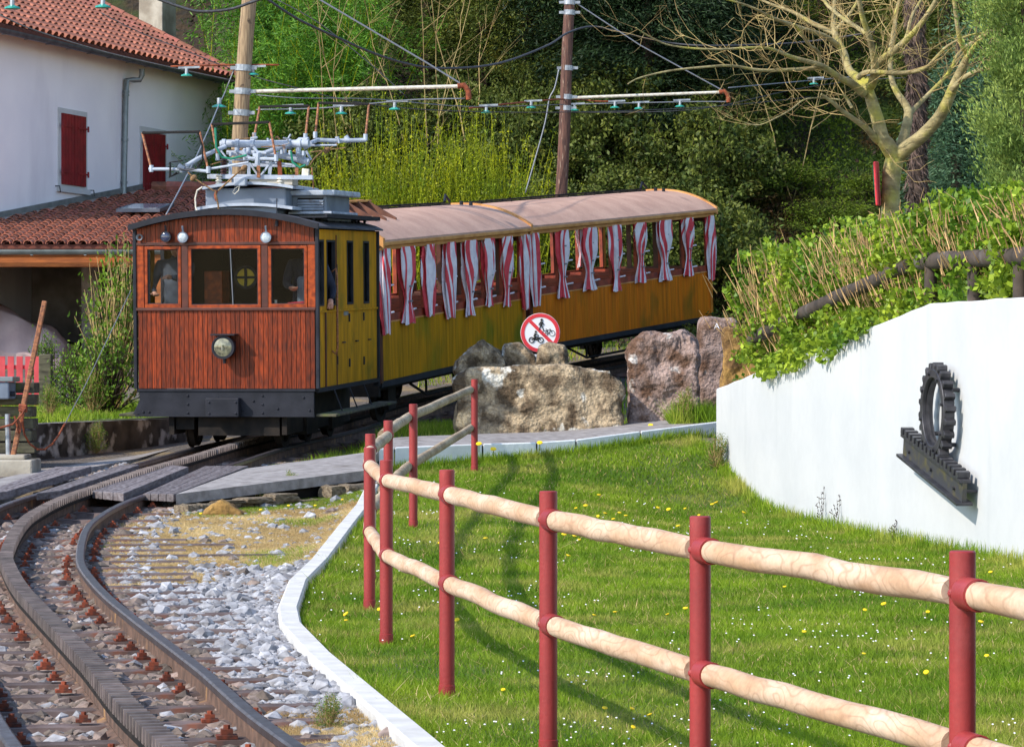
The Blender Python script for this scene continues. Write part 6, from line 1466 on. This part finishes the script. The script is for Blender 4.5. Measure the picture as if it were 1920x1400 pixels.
# long drooping stems over the wall
tag(mb.build('stems', M_['stem'], hd_), kind='stuff')
n = 145000; Y = r_.uniform(21, 35.45, n); dep = np.abs(r_.rand(n)**1.6)*2.6; hgt = np.maximum(htop(Y)-(WT(Y)), .25); f = r_.rand(n)
cl = vnoise(Y*1.0, f*4+dep, 2.6, 33)
keep = (r_.rand(n) < np.clip((cl-.40)*4+.3*np.clip(f-.8,0,1), .04, 1)); Y, dep, hgt, f = Y[keep], dep[keep], hgt[keep], f[keep]; n = len(Y)
X = 2.3+(36-Y)*.153+.20+dep-.22*hgt*f*np.clip(1-dep, 0, 1); Z = WT(Y)-.02+dep*.2+hgt*f*(1.02+.1*np.sin(Y*2.1+dep*2)+.06*np.sin(Y*5.3))
low_ = (f < .35) & (dep < .3) & (r_.rand(n) < .5); X = np.where(low_, X-.14*r_.rand(n), X)
P = np.stack([X, Y, Z], -1); mb = MB(); leaves(mb, P, .066, .042, r_, dirs=np.tile([-.35,-.25,.35], (n, 1)), spread=.7)
n2 = 1400; Y = r_.uniform(28.5, 35.3, n2); cl2 = vnoise(Y, Y*0, 2.2, 3); Y = Y[cl2 > .42]; n2 = len(Y); dn = r_.rand(n2)*.2*(.2+cl2[cl2 > .42]); P = np.stack([2.3+(36-Y)*.153-.02-.10*r_.rand(n2), Y, WT(Y)+.10-dn*1.3], -1)
leaves(mb, P, .075, .05, r_, dirs=np.tile([-.7,-.2,-.2], (n2, 1)), spread=.6)
n3 = 9000; Y = r_.uniform(21.5, 35.3, n3); h3 = r_.rand(n3)*.62; c3_ = vnoise(Y, h3*2, 1.9, 55); kq = c3_ > .71; Y, h3 = Y[kq], h3[kq]; n3 = len(Y)
P = np.stack([2.3+(36-Y)*.153+.0+.16*r_.rand(n3), Y, WT(Y)+.02+h3], -1); leaves(mb, P, .07, .045, r_, dirs=np.tile([-.5,-.3,.3], (n3, 1)), spread=.7)
tag(mb.build('foliage', M_['hedge'], hd_), kind='stuff')
# ------------------------------------------------------------------ bare tree
tree = thing('bare_tree', 'bare spreading tree with smooth yellowish bark behind the hedge', 'tree', tuple(W(1668,520,38)))
def tpx(cx, cy, d): return W(1200+cx*.375, cy*.375, d)
limbs = [
 ([(1238,1500),(1248,1200),(1252,1020),(1255,930),(1262,850),(1278,780)], [52,48,46,46,48,46], 38, 38),
 ([(1278,790),(1240,730),(1212,690),(1188,600),(1160,510),(1140,440),(1155,400)], [44,42,36,33,30,27,24], 38, 37.8),
 ([(1155,430),(1172,380),(1172,300),(1150,200),(1110,80),(1090,-40)], [25,22,18,15,13,10], 37.8, 37),
 ([(1150,450),(1100,400),(1045,350),(1020,270),(985,200),(968,130),(975,-20)], [27,24,20,20,18,13,10], 37.8, 38.5),
 ([(1120,470),(1060,420),(1000,390),(925,340),(880,320),(770,290),(700,262),(640,243),(540,240),(400,248),(250,242),(130,222),(40,180),(-20,140)], [22,20,17,15,13,11,9,7,6,6,5,4,3,2.5], 37.8, 36),
 ([(900,340),(760,350),(600,352),(460,330),(340,335),(150,355),(0,390),(-60,420)], [11,10,8,7,6,5,4,3], 37.4, 36),
 ([(990,230),(920,180),(800,140),(700,105),(640,80),(540,30),(400,-10)], [16,13,12,10,8,6,4], 38.2, 37),
 ([(965,165),(870,120),(760,60),(650,20),(560,-20)], [13,12,9,7,5], 38.4, 39),
 ([(1172,340),(1215,295),(1250,270),(1310,220),(1380,150),(1440,70),(1500,-30)], [20,20,19,17,15,13,11], 37.8, 37.2),
 ([(1245,270),(1262,200),(1275,120),(1285,40),(1310,-30)], [13,12,11,9,7], 37.7, 38.5),
 ([(1295,760),(1318,690),(1335,620),(1342,560),(1325,520),(1290,470),(1262,410),(1252,330),(1255,260)], [30,27,25,22,19,17,15,13,11], 38, 38.6),
 ([(1348,570),(1395,520),(1455,460),(1540,370),(1600,260),(1680,200),(1740,150)], [14,12,11,10,9,8,5], 38.4, 39),
 ([(1290,780),(1340,735),(1400,690),(1460,630),(1500,580),(1535,515),(1570,430),(1612,340),(1640,275),(1612,230),(1590,150),(1568,-20)], [42,36,33,31,30,28,25,22,19,14,11,9], 38, 36.8),
 ([(1640,285),(1675,230),(1710,195),(1760,150)], [15,11,8,6], 37, 36.5),
 ([(1560,450),(1620,390),(1700,350),(1760,342),(1830,330)], [16,13,11,9,6], 37.2, 36.5),
 ([(1215,720),(1175,690),(1130,640),(1060,590),(1005,550),(960,510),(905,472)], [24,20,16,13,11,10,6], 38, 37.4),
 ([(1000,500),(900,490),(820,500),(760,545),(700,580),(600,625),(520,612),(485,590)], [5,4,4,3.5,3.5,3,2.5,2], 37.5, 37),
 ([(1090,390),(1120,368),(1160,360),(1300,367),(1420,345),(1480,290),(1540,230),(1640,180),(1720,165)], [15,14,13,12,10,9,7,5,3], 37.7, 37),
 ([(1130,170),(1080,135),(1010,90),(940,30),(900,-30)], [13,11,10,9,7], 37.6, 38),
 ([(1320,220),(1340,160),(1360,80),(1420,-20)], [11,10,8,6], 37.5, 38),
 ([(980,150),(1040,80),(1080,20),(1090,-20)], [9,8,7,6], 38.3, 38.6),
 ([(900,320),(890,260),(840,220),(800,160),(770,120)], [11,9,7,6,5], 37.5, 37),
 ([(1060,540),(1030,490),(1020,475)], [9,8,6], 37.6, 37.6),
]
allp = []
for pts, rr, da, db in limbs:
    N = len(pts); P_ = [tpx(x, y, da+(db-da)*i/(N-1)) for i, (x, y) in enumerate(pts)]
    C3 = catmull(P_, 4); r3 = [np.interp(i/4, range(N), rr)*.375/F*38 for i in range(len(C3))]
    m = MB(); m.tube(C3, [float(q) for q in r3], 12 if rr[0] > 20 else 8); m.build('trunk' if rr[0] == 52 else 'limb', M_['bark'], tree, auto=70)
    if rr[0] < 30: allp.append((C3, r3))
mb = MB(); rr_ = random.Random(3)
def twig(p, d, L, w_, dep):
    n = 4; pts = [p]; q = d.copy()
    for i in range(n):
        q = (q+Vector((rr_.gauss(0,.22), rr_.gauss(0,.15), rr_.gauss(.06,.2)))).normalized(); pts.append(pts[-1]+q*L/n)
    mb.tube(pts, [w_*(1-.7*i/n) for i in range(n+1)], 4, cap=False)
    if dep > 0:
        for _ in range(rr_.choice([1,2,3])):
            i = rr_.randint(1, n); dd = (q+Vector((rr_.gauss(0,.7), rr_.gauss(0,.5), rr_.gauss(.1,.6)))).normalized(); twig(pts[i], dd, L*rr_.uniform(.4,.75), w_*.6, dep-1)
for C3, r3 in allp:
    n_ = int(len(C3)*.42)
    for _ in range(n_):
        i = rr_.randint(2, len(C3)-2); t = (C3[i+1]-C3[i-1]).normalized(); d = (t*.6+Vector((rr_.gauss(0,.6), rr_.gauss(0,.5), rr_.gauss(.25,.5)))).normalized()
        twig(C3[i], d, rr_.uniform(.3,.95), min(r3[i]*.4, .0065), 2 if rr_.random() < .6 else 1)
tag(mb.build('twigs', M_['twig'], tree), kind='stuff')
m = MB(); sb0 = W(1644,300,37.7); 
m.hexa([W(1642,386,37.65),W(1647,386,37.65),W(1652,386,38.3),W(1645,386,38.3),W(1637,303,37.65),W(1642,303,37.65),W(1648,303,38.3),W(1640,303,38.3)]); tsn = m.build('tree_sign', M_['signred'], bevel=.02); tag(tsn, 'red edged green notice board hung on the bare tree, seen edge on', 'sign')
m = MB(); m.hexa([W(1640.6,380,37.75),W(1642,380,37.75),W(1645,380,38.2),W(1643.6,380,38.2),W(1635.8,310,37.75),W(1637.2,310,37.75),W(1640,310,38.2),W(1638.5,310,38.2)]); m.build('sign_face', M_['hose'], tsn)
# palm trunk
palm = thing('palm_trunk', 'shaggy brown palm trunk behind the bare tree', 'palm', tuple(W(1720,480,43)))
m = MB(); pts = [W(1718,560,43),W(1719,380,43),W(1722,200,43),W(1716,60,43),W(1712,-60,43),W(1712,-160,43)]; m.tube(pts, [.095,.10,.105,.11,.115,.12], 14); m.build('trunk', M_['palm'], palm, smooth=True)
n = 3800; t = r_.rand(n); a = r_.uniform(0, 2*PI, n); pc = np.array([[p.x, p.y, p.z] for p in pts]); q = t*5; i = np.minimum(q.astype(int), 4); fr = (q-i)[:, None]; base = pc[i]*(1-fr)+pc[i+1]*fr
out = np.stack([np.cos(a), np.sin(a), np.zeros(n)], -1); P = base+out*(.10+.045*r_.rand(n))[:, None]*(1.0+.15*np.sin(t*60))[:, None]
m = MB(); leaves(m, P, .16, .022, r_, dirs=out*.35+np.array([0,0,-.9])+.4*np.stack([-np.sin(a), np.cos(a), np.zeros(n)], -1), spread=.25)
tag(m.build('fibres', M_['palm'], palm), kind='stuff')
# ------------------------------------------------------------------ trees and shrubs behind
def crown_spray(n, H, Rw, seed, L, Wd, prof, nb=150, droop=.25, core=True, clump=.16):
    """branch sprays round a trunk; returns P, dirs"""
    r_ = np.random.RandomState(seed); P = []; D = []
    for b in range(nb):
        f = r_.rand()**.8; z = H*(.04+.96*f); R_ = Rw*prof(f)*(.7+.5*r_.rand()); a = r_.uniform(0, 2*PI); k = max(6, int(n/nb*(.4+1.1*prof(f))))
        t = r_.rand(k)**.6; up_ = r_.uniform(-.1,.35)
        x = np.cos(a)*R_*t; y = np.sin(a)*R_*t; zz = z+R_*(up_*t-droop*t*t)
        c = np.stack([x, y, zz], -1)+r_.normal(0, 1, (k, 3))*np.array([1,1,.6])*clump*(.5+t)[:, None]
        P.append(c); D.append(np.tile([np.cos(a), np.sin(a), -.25], (k, 1)))
    return np.concatenate(P), np.concatenate(D)
def make_crown(name, mat, n, H, Rw, seed, L, Wd, prof, **kw):
    P, D = crown_spray(n, H, Rw, seed, L, Wd, prof, **kw); r_ = np.random.RandomState(seed+1); m = MB(); leaves(m, P, L, Wd, r_, dirs=D, spread=.55); return m.mesh(name, M_[mat])
cone = lambda f: max(.12, (1-f)**.75*(.6+.4*min(1, f*6)))
ovalp = lambda f: math.sin(PI*(.12+.86*f))**.7
colp = lambda f: .55+.45*math.sin(PI*min(1, f*1.05))
cr = {
 'con': [make_crown('crown', 'conifer', 44000, 8, 2.1, 5+i, .11, .026, ovalp if i else cone, nb=300) for i in range(2)],
 'dark': [make_crown('crown', 'darkcon', 42000, 7, 2.2, 15+i, .12, .028, ovalp, nb=230) for i in range(2)],
 'blue': [make_crown('crown', 'bluecon', 34000, 6, 1.3, 25, .10, .024, cone, nb=200)],
}
m = MB(); m.tube([(0,0,-1.5),(0,0,3),(0.1,0,6.5)], [.16,.11,.03], 8); trunkm = m.mesh('trunk', M_['darkbark'])
def tree_at(kind, px, pyb, d, s, sz, label, grp, i):
    x = (px-960)/F*d; z = min(CZ-(pyb-700)/F*d, gz(x, d)+.3) if pyb else gz(x, d); t = thing('conifer_tree' if kind != 'x' else 'tree', label, 'tree', (x, d, z), (0, 0, i*1.9), grp)
    t.scale = (s, s, sz); link('crown', cr[kind][i % len(cr[kind])], t); link('trunk', trunkm, t)
TL = [
 ('con', 690, 70, 1.0, 1.0, 'olive green conifer standing right behind the first wooden pole'),
 ('con', 800, 68, 1.1, 1.15, 'olive green conifer behind the tip of the nearer bracket arm'),
 ('con', 905, 67, 1.05, 1.1, 'feathery green conifer left of the dark pole'),
 ('con', 990, 66, .9, 1.0, 'slim green conifer just left of the dark pole'),
 ('dark', 1105, 66, 1.0, 1.0, 'dark green conifer just right of the dark pole'),
 ('dark', 1215, 65, 1.0, .9, 'dark green conifer above the middle of the rear carriage roof'),
 ('dark', 1310, 66, .9, .85, 'dark green conifer by the tip of the farther bracket arm'),
 ('dark', 1010, 74, 1.2, 1.3, 'tall dark conifer rising behind the dark pole'),
 ('dark', 870, 75, 1.3, 1.3, 'tall dark conifer on the hillside, top centre'),
 ('con', 1150, 76, 1.2, 1.25, 'tall green conifer on the hillside right of centre'),
 ('dark', 1290, 78, 1.2, 1.2, 'tall dark conifer under the left twigs of the bare tree'),
 ('con', 740, 78, 1.2, 1.2, 'tall conifer at the top, right of the bamboo'),
 ('dark', 620, 80, 1.3, 1.1, 'shadowy conifer behind the bamboo, top'),
 ('dark', 500, 84, 1.3, 1.0, 'shadowy conifer on the hillside behind the first pole'),
 ('con', 1400, 84, 1.1, 1.0, 'green conifer high on the bank behind the bare tree branches'),
 ('dark', 1500, 88, 1.2, 1.1, 'dark conifer at the top of the mossy bank'),
 ('blue', 1500, 78, 1.0, .8, 'bluish bush shaped conifer behind the insulator wire'),
 ('blue', 1790, 47, 1.0, .85, 'blue green conifer between palm trunk and yellow green cypress'),
 ('blue', 1845, 50, 1.15, 1.0, 'taller blue green conifer behind the cypress'),
 ('dark', 1640, 70, 1.0, .9, 'dark conifer behind the fork of the bare tree'),
 ('con', 1775, 66, 1.1, 1.0, 'green conifer at the top right behind the palm trunk'),
 ('dark', 420, 88, 1.3, 1.0, 'dark conifer high above the house chimney'),
 ('dark', 1880, 70, 1.2, 1.3, 'dark conifer at the right edge behind the cypress'),
]
for i, (k_, px, d, s, sz, lb) in enumerate(TL): tree_at(k_, px, None, d, s, sz, lb, 'evergreen trees on the hillside', i)
for i in range(9):
    px = [-300,-420,-560,2080,2200,2330,560,1700,1560][i]; d = [60,72,84,60,70,80,92,92,95][i]; tree_at('dark', px, None, d, 1.2, 1.1, 'dark conifer of the wood beyond the picture edge' if i < 6 else 'dark conifer far up the hillside near the skyline', 'evergreen trees on the hillside', i)
# cypress on the right
cy = thing('cypress', 'yellow green columnar cypress at the right edge above the hedge', 'tree', tuple(W(1925,560,35)))
P, D = crown_spray(66000, 6.2, .62, 91, .07, .02, colp, nb=620, droop=-.35, clump=.06); r_ = np.random.RandomState(4); m = MB(); leaves(m, P, .06, .016, r_, dirs=np.tile([0,0,.8], (len(P), 1))+D*.5, spread=.4); link('crown', m.mesh('crown', M_['cypress']), cy)
m = MB(); m.tube([(0,0,-1),(0,0,5)], [.1,.05], 8); link('trunk', m.mesh('trunk', M_['darkbark']), cy)
# bamboo
def bamboo(seed):
    r_ = np.random.RandomState(seed); rr = random.Random(seed); m = MB(); mc = MB(); P = []; D = []
    for k in range(46):
        a = rr.uniform(0, 2*PI); b = Vector((rr.gauss(0,.55), rr.gauss(0,.4), 0)); H = rr.uniform(2.8,5.4); lean = Vector((math.cos(a), math.sin(a), 0))*rr.uniform(.3,1.5); pts = [b+lean*(f*f)+Vector((0,0,H*f*(1-.12*f))) for f in (0,.2,.4,.6,.8,1)]
        mc.tube(pts, [.013*(1-.7*f) for f in (0,.2,.4,.6,.8,1)], 4, cap=False)
        n_ = 420; f = .16+.84*r_.rand(n_)**.8; q = f*5; i = np.minimum(q.astype(int), 4); fr = (q-i)[:, None]; pc = np.array([tuple(p) for p in pts]); base = pc[i]*(1-fr)+pc[i+1]*fr
        # side branchlets
        br = (f*14).astype(int); ang = br*2.4+k; od = np.stack([np.cos(ang), np.sin(ang), .25-.3*r_.rand(n_)], -1); t = r_.rand(n_)[:, None]
        P.append(base+od*t*.42+r_.normal(0,.05,(n_,3))); D.append(od*.7+np.array([0,0,-.35]))
    leaves(m, np.concatenate(P), .125, .021, r_, dirs=np.concatenate(D), spread=.45); return m.mesh('foliage', M_['bamboo']), mc.mesh('culms', M_['willow'])
BM = [bamboo(1), bamboo(2)]
for i, (px, d, s, lb) in enumerate(((395,69,.95,'light green bamboo clump just right of the house roof'),(450,67,.85,'light green bamboo behind the lower part of the first pole'),(520,66,1.05,'bright bamboo clump right of the first pole'),(590,66,1.1,'bright bamboo clump above the collector bows'),(655,66,.95,'bamboo clump above the left part of the nearer bracket arm'),(560,72,1.3,'tall bamboo at the top, right of the first pole'),(480,74,1.2,'tall bamboo at the top behind the first pole'),(640,74,1.2,'tall bamboo at the top near the bare thin stems'),(370,76,.9,'bamboo clump above the chimney side of the house roof'))):
    x = (px-960)/F*d; t = thing('bamboo_clump', lb, 'bamboo', (x, d, max(gz(x,d), 3.0 if i not in (5,6,7) else 5.0)), (0,0,i*1.3), 'bamboo clumps behind the house and pole'); t.scale = (s,s,s); a, b = BM[i % 2]; link('foliage', a, t); link('culms', b, t)
# thin bare saplings, top centre and left
def sapling(seed):
    rr = random.Random(seed); m = MB()
    def tw(p, d, L, w_, dep):
        pts = [p]; q = d.copy()
        for i in range(6): q = (q+Vector((rr.gauss(0,.10), rr.gauss(0,.1), rr.gauss(.03,.06)))).normalized(); pts.append(pts[-1]+q*L/6)
        m.tube(pts, [w_*(1-.75*i/6) for i in range(7)], 4, cap=False)
        if dep:
            for _ in range(3): i = rr.randint(1,5); dd = (q+Vector((rr.gauss(0,.6), rr.gauss(0,.4), rr.gauss(.0,.35)))).normalized(); tw(pts[i], dd, L*rr.uniform(.25,.5), w_*.5, dep-1)
    for k in range(2): tw(Vector((rr.gauss(0,.2), rr.gauss(0,.2), 0)), Vector((rr.gauss(0,.28), rr.gauss(0,.1), 1)).normalized(), rr.uniform(4.2,6), .017, 2)
    return m.mesh('branches', M_['twig'])
SP = [sapling(i) for i in range(3)]
for i, (px, d, zo, lb) in enumerate(((355,73,1.5,'bare thin sapling behind the house chimney'),(640,63.5,1.2,'bare thin sapling left above the nearer bracket arm'),(700,63.8,1.0,'bare tan sapling above the nearer bracket arm'),(770,63.5,1.0,'bare tan sapling left of the sagging cable dip'),(828,63.2,1.4,'bare tan sapling above the rusty elbow'),(905,64,1.4,'bare sapling left of the dark pole'),(1470,64,.4,'bare sapling rising from the mossy bank'))):
    x = (px-960)/F*d; t = thing('bare_sapling', lb, 'sapling', (x, d, max(gz(x,d),2.5)+zo-.6), (0,0,i*2.1), 'bare thin saplings on the hillside'); t.scale = (.9,.9,.9); link('branches', SP[i % 3], t)
# willow-like shrub behind the train
r_ = np.random.RandomState(50)
for (x0, x1, ztf, lb, sd) in ((595,800,lambda x: 300-60*math.exp(-((x-740)/50)**2),'yellow green wand shrub behind the rear of the locomotive',1),(800,1010,lambda x: 300-70*math.exp(-((x-880)/60)**2)+max(0,x-950)*1.2,'yellow green wand shrub between the locomotive shrub and the dark pole',2)):
    d = 59.0; xa, xb = (x0-960)/F*d, (x1-960)/F*d; t = thing('wand_shrub', lb, 'shrub', ((xa+xb)/2, d+.6, 2.4), None, 'yellow green wand shrubs behind the train'); n = 330
    X = r_.uniform(xa, xb, n); Yr = r_.uniform(-.9, .9, n); px = X/d*F+960; top = np.array([CZ-(ztf(p)-700)/F*d for p in px])+r_.normal(-.38,.5,n); B = np.stack([X-(xa+xb)/2, Yr, np.zeros(n)], -1); T_ = np.stack([X-(xa+xb)/2+r_.normal(0,.42,n)+.25*(X-(xa+xb)/2), Yr+r_.normal(0,.2,n), top-2.4], -1)
    m = MB(); sticks(m, B, T_, .016, r_); tag(link('wands', m.mesh('wands', M_['willow']), t), kind='stuff')
    k = 40; f = .3+.7*r_.rand(n, k)**.8; P = (B[:, None]+(T_-B)[:, None]*f[..., None]).reshape(-1, 3)+r_.normal(0,.028,(n*k,3)); m = MB(); leaves(m, P, .06, .026, r_, dirs=np.tile([0,0,.6], (n*k, 1)), spread=.8); tag(link('foliage', m.mesh('foliage', M_['willow']), t), kind='stuff')
# generic low bushes
def bush_mesh(seed, mat, n, L, Wd, rx, rz, twigs=60, tmat='twig'):
    r_ = np.random.RandomState(seed); rr = random.Random(seed); m = MB(); tips = []
    for k in range(twigs):
        a = rr.uniform(0,2*PI); el = rr.uniform(.2,1.45); d = Vector((math.cos(a)*math.cos(el)*rx, math.sin(a)*math.cos(el)*rx, math.sin(el)*rz)); p = [Vector((0,0,0)), d*.5+Vector((rr.gauss(0,.08),rr.gauss(0,.08),.05)), d*rr.uniform(.85,1.1)]; m.tube(p, [.014,.009,.003], 4, cap=False); tips.append([tuple(q) for q in p])
    T_ = np.array(tips); idx = r_.randint(0, twigs, n); f = .35+.65*r_.rand(n)**.7; q = f*2; i = np.minimum(q.astype(int), 1); fr = (q-i)[:, None]; P = T_[idx, i]*(1-fr)+T_[idx, i+1]*fr+r_.normal(0, .07, (n, 3))
    l = MB(); leaves(l, P, L, Wd, r_, dirs=np.tile([0,0,.3], (n, 1)), spread=1); return l.mesh('foliage', M_[mat]), m.mesh('branches', M_[tmat])
bm_ = [bush_mesh(3,'shrub',1700,.065,.03,.6,1.5,80), bush_mesh(4,'moss',9000,.065,.022,1.2,1.0,90,'darkbark'), bush_mesh(5,'shrub',1400,.06,.03,.55,1.0,90,'darkbark'), bush_mesh(6,'conifer',12000,.075,.035,1.3,1.3,70,'darkbark')]
def bush(px, d, z, k, s, sz, label, grp=None, name='shrub'):
    x = (px-960)/F*d; t = thing(name, label, 'shrub', (x, d, z), (0,0,px*.7), grp); t.scale = (s,s,sz); a, b = bm_[k]; link('foliage', a, t); link('branches', b, t)
bush(215,43.5,1.05,0,1.0,1.55,'tall leafy green shrub between the porch and the locomotive')
bush(205,42.6,1.03,2,.95,1.15,'tangled brown twiggy shrub close beside the locomotive')
bush(150,44.5,1.05,2,.85,.95,'twiggy half bare shrub left of the tall leafy shrub')
bush(175,42.4,1.02,0,.5,.45,'low green shrub at the foot of the twiggy shrubs')
bush(84,47.8,1.2,2,.6,.95,'small yellowish twiggy bush behind the leaning rusty post')
bush(95,41.5,1.02,0,.35,.3,'low leafy clump below the gate post')
bush(180,39.2,.62,0,.28,.26,'green weed growing at the foot of the stained retaining wall')
bush(1285,38.4,.95,0,.34,.32,'small green weed at the foot of the purplish standing slab')
bush(545,32.0,.36,0,.20,.18,'small fern like weed against the rubble wall')
bush(485,31.2,.33,0,.16,.10,'low leafy weed between orange boulder and rubble wall')
bush(618,13.9,.05,0,.13,.11,'leafy weed outside the white kerb, nearest the camera')
bush(1345,35.4,.55,0,.3,.26,'pale green primrose clump at the foot of the white wall')
n_b = 0
rb_ = random.Random(9)
for i in range(22):
    px = rb_.uniform(1330,1700); d = rb_.uniform(60,80); x = (px-960)/F*d; bush(px, d, gz(x,d)-.1, rb_.choice([1,1,1,3]), rb_.uniform(.7,1.3), rb_.uniform(.45,.9), 'low mossy green scrub bush on the dark bank', 'scrub on the bank')
for i in range(46):
    px = rb_.uniform(560,1350); d = rb_.uniform(60,66); x = (px-960)/F*d; bush(px, d, gz(x,d)-.1, 3, rb_.uniform(.9,1.5), rb_.uniform(.8,1.6), 'dark green undergrowth bush at the foot of the conifers', 'undergrowth below the conifers')
for i in range(10):
    px = rb_.uniform(1370,1800); d = rb_.uniform(50,57); x = (px-960)/F*d; bush(px, d, gz(x,d)-.1, rb_.choice([1,3]), rb_.uniform(.8,1.1), rb_.uniform(.6,.9), 'dark green bush between the train and the bank', 'bushes right of the train')
# mossy ground cover and dead leaves on the bank
r_ = np.random.RandomState(66); n = 130000; Y = r_.uniform(58, 92, n); X = r_.uniform(330, 900, n)/F*Y; P = np.stack([X, Y, GZ(X, Y)+.06+.22*r_.rand(n)], -1); m = MB(); leaves(m, P, .10, .035, r_, dirs=np.tile([0,-.3,.4], (n, 1)), spread=.8)
tag(m.build('bank_ground_cover', M_['moss']), 'mossy ferny ground cover over the steep dark bank', 'ground cover', kind='stuff')
n = 26000; Y = r_.uniform(58, 100, n); X = r_.uniform(-620, 900, n)/F*Y; P = np.stack([X, Y, GZ(X, Y)+.05+.1*r_.rand(n)], -1); m = MB(); leaves(m, P, .12, .07, r_)
tag(m.build('dead_leaves', M_['darkbark']), 'brown fallen leaves and twigs over the hillside', 'leaf litter', kind='stuff')
# ------------------------------------------------------------------ small flowers and leftovers
dm = MB(); dm.lathe([(.003,-.05),(.003,0)], 5); dm.lathe([(.004,0),(.019,.008),(.017,.013),(.004,.014)], 10, mi=1); dmesh = dm.mesh('dandelion', [M_['grass'], M_['yellow']])
rd = random.Random(12); k = 0
seeds = [(620,1267,0),(1025,1125,0),(970,1080,0)]
while k < 80:
    y = 9+25*rd.random()**.9; x = rd.uniform(-350,960)/F*y
    if not (KX(y)+.15 < x < WXL(y)-.1 and y < lowy(x)-.2): continue
    if vnoise(np.array([x]), np.array([y]), .8, 41)[0] < .42: continue
    o = link('dandelion', dmesh, None); o.location = (x, y, gz(x,y)+.055); o.rotation_euler = (rd.gauss(.25,.2), rd.gauss(0,.25), 0); s = rd.uniform(.6,1.0)*np.interp(y,[9,30],[.8,1.3]); o.scale = (s,s,s); tag(o, 'small yellow dandelion flower open in the lawn grass', 'dandelion', 'dandelions in the lawn'); k += 1
for k in range(12):
    y = rd.uniform(28,37); x = rd.uniform(-2.9,-1.55) if y > 20 else KX(y)-rd.uniform(.1,.7)
    o = link('dandelion', dmesh, None); o.location = (x, y, gz(x,y)+.06); o.rotation_euler = (.3,0,0); s = rd.uniform(.5,.75)*np.interp(y,[9,30],[.8,1.3]); o.scale = (s,s,s); tag(o, 'small yellow dandelion flower outside the kerb beside the track', 'dandelion', 'dandelions beside the track')
for px, py, zz in ((1012,836,.83),(925,848,.82),(1220,803,.94),(1262,797,.97),(898,838,.83)):
    o = link('dandelion', dmesh, None); o.location = on_z(px, py-4, zz+.03); o.rotation_euler = (.5,0,0); o.scale = (1.7,)*3; tag(o, 'small yellow dandelion flower growing at the back of the low white wall', 'dandelion', 'dandelions on the footpath')
r_ = np.random.RandomState(70); n = 2000; Y = 9+24*r_.rand(n); X = r_.uniform(-430, 960, n)/F*Y; ok = (X > KX(Y)+.1) & (X < WXL(Y)-.1) & (Y < lowy(X)-.2) & (vnoise(X, Y, .9, 61)*.6+vnoise(X, Y, 3, 62)*.4 > .53); X, Y = X[ok], Y[ok]; n = len(X)
S = np.interp(Y,[9,33],[.0042,.0075]); Z = GZ(X, Y)+.045; m = MB(); A = np.arange(6)*PI/3
V = np.stack([np.stack([X+np.cos(a)*S, Y+np.sin(a)*S*.9, Z+np.sin(a)*S*.5], -1) for a in A], 1); m.arr(V.reshape(-1,3), np.arange(6*n).reshape(-1,6)); tag(m.build('daisies', M_['daisy']), 'tiny white daisies sprinkled through the lawn', 'daisies', kind='stuff')
# long weeds at the foot of the white wall and on edges
n = 9000; Y = r_.uniform(24, 37, n); X = WXL(Y)-.01-np.abs(r_.normal(0,.08,n)); m = MB(); blades(m, X, Y, GZ(X-.05, Y), .05+.13*r_.rand(n)**2.2, .010*np.ones(n), .4, 71)
n = 5000; X2 = r_.uniform(-1.3,2.4,n); Y2 = lowy(X2)-.02-np.abs(r_.normal(0,.05,n)); blades(m, X2, Y2, GZ(X2, Y2), .05+.10*r_.rand(n)**2, .012*np.ones(n), .4, 72)
n = 2600; X2 = r_.uniform(1.9,2.5,n); Y2 = r_.uniform(38.2,39.2,n); blades(m, X2, Y2, .96+0*X2, .08+.28*r_.rand(n)**1.5, .016*np.ones(n), .6, 73)
tag(m.build('edge_grass', M_['grass']), 'longer grass blades along the feet of the white walls', 'grass', kind='stuff')
for i, (px, py, d, h) in enumerate(((1580,985,31.0,.42),(1600,990,30.4,.36),(1700,1025,28.4,.2))):
    p = W(px, py, d); x = float(WXL(d))-.06; m = MB(); b = Vector((x, d, gz(x-.05, d)))
    for j in range(4):
        a = b+Vector((0, j*.03, 0)); t = a+Vector((-.02+.03*j-.04, .02*j, h*(.6+.13*j))); m.tube([a, (a+t)/2+Vector((.01,0,0)), t], [.003,.002,.0015], 4)
        for q in range(5): c = a.lerp(t, .45+.12*q); m.tube([c, c+Vector((rd.gauss(0,.02), rd.gauss(0,.02), .02))], [.003,.005], 4)
    tag(m.build('seed_stalk', M_['darkbark']), ['tallest thin dark seed stalk against the white wall','shorter thin dark seed stalk right of the tallest one','smallest dark seed stalk against the white wall, nearest the cog'][i], 'weed')
m = MB(); m.tube([W(68,1270,17.2),W(78,1262,17.3),W(88,1266,17.4)], [.012,.016,.01], 6); tag(m.build('litter', M_['signwhite']), 'crumpled scrap of white litter between rack rail and left rail', 'litter')
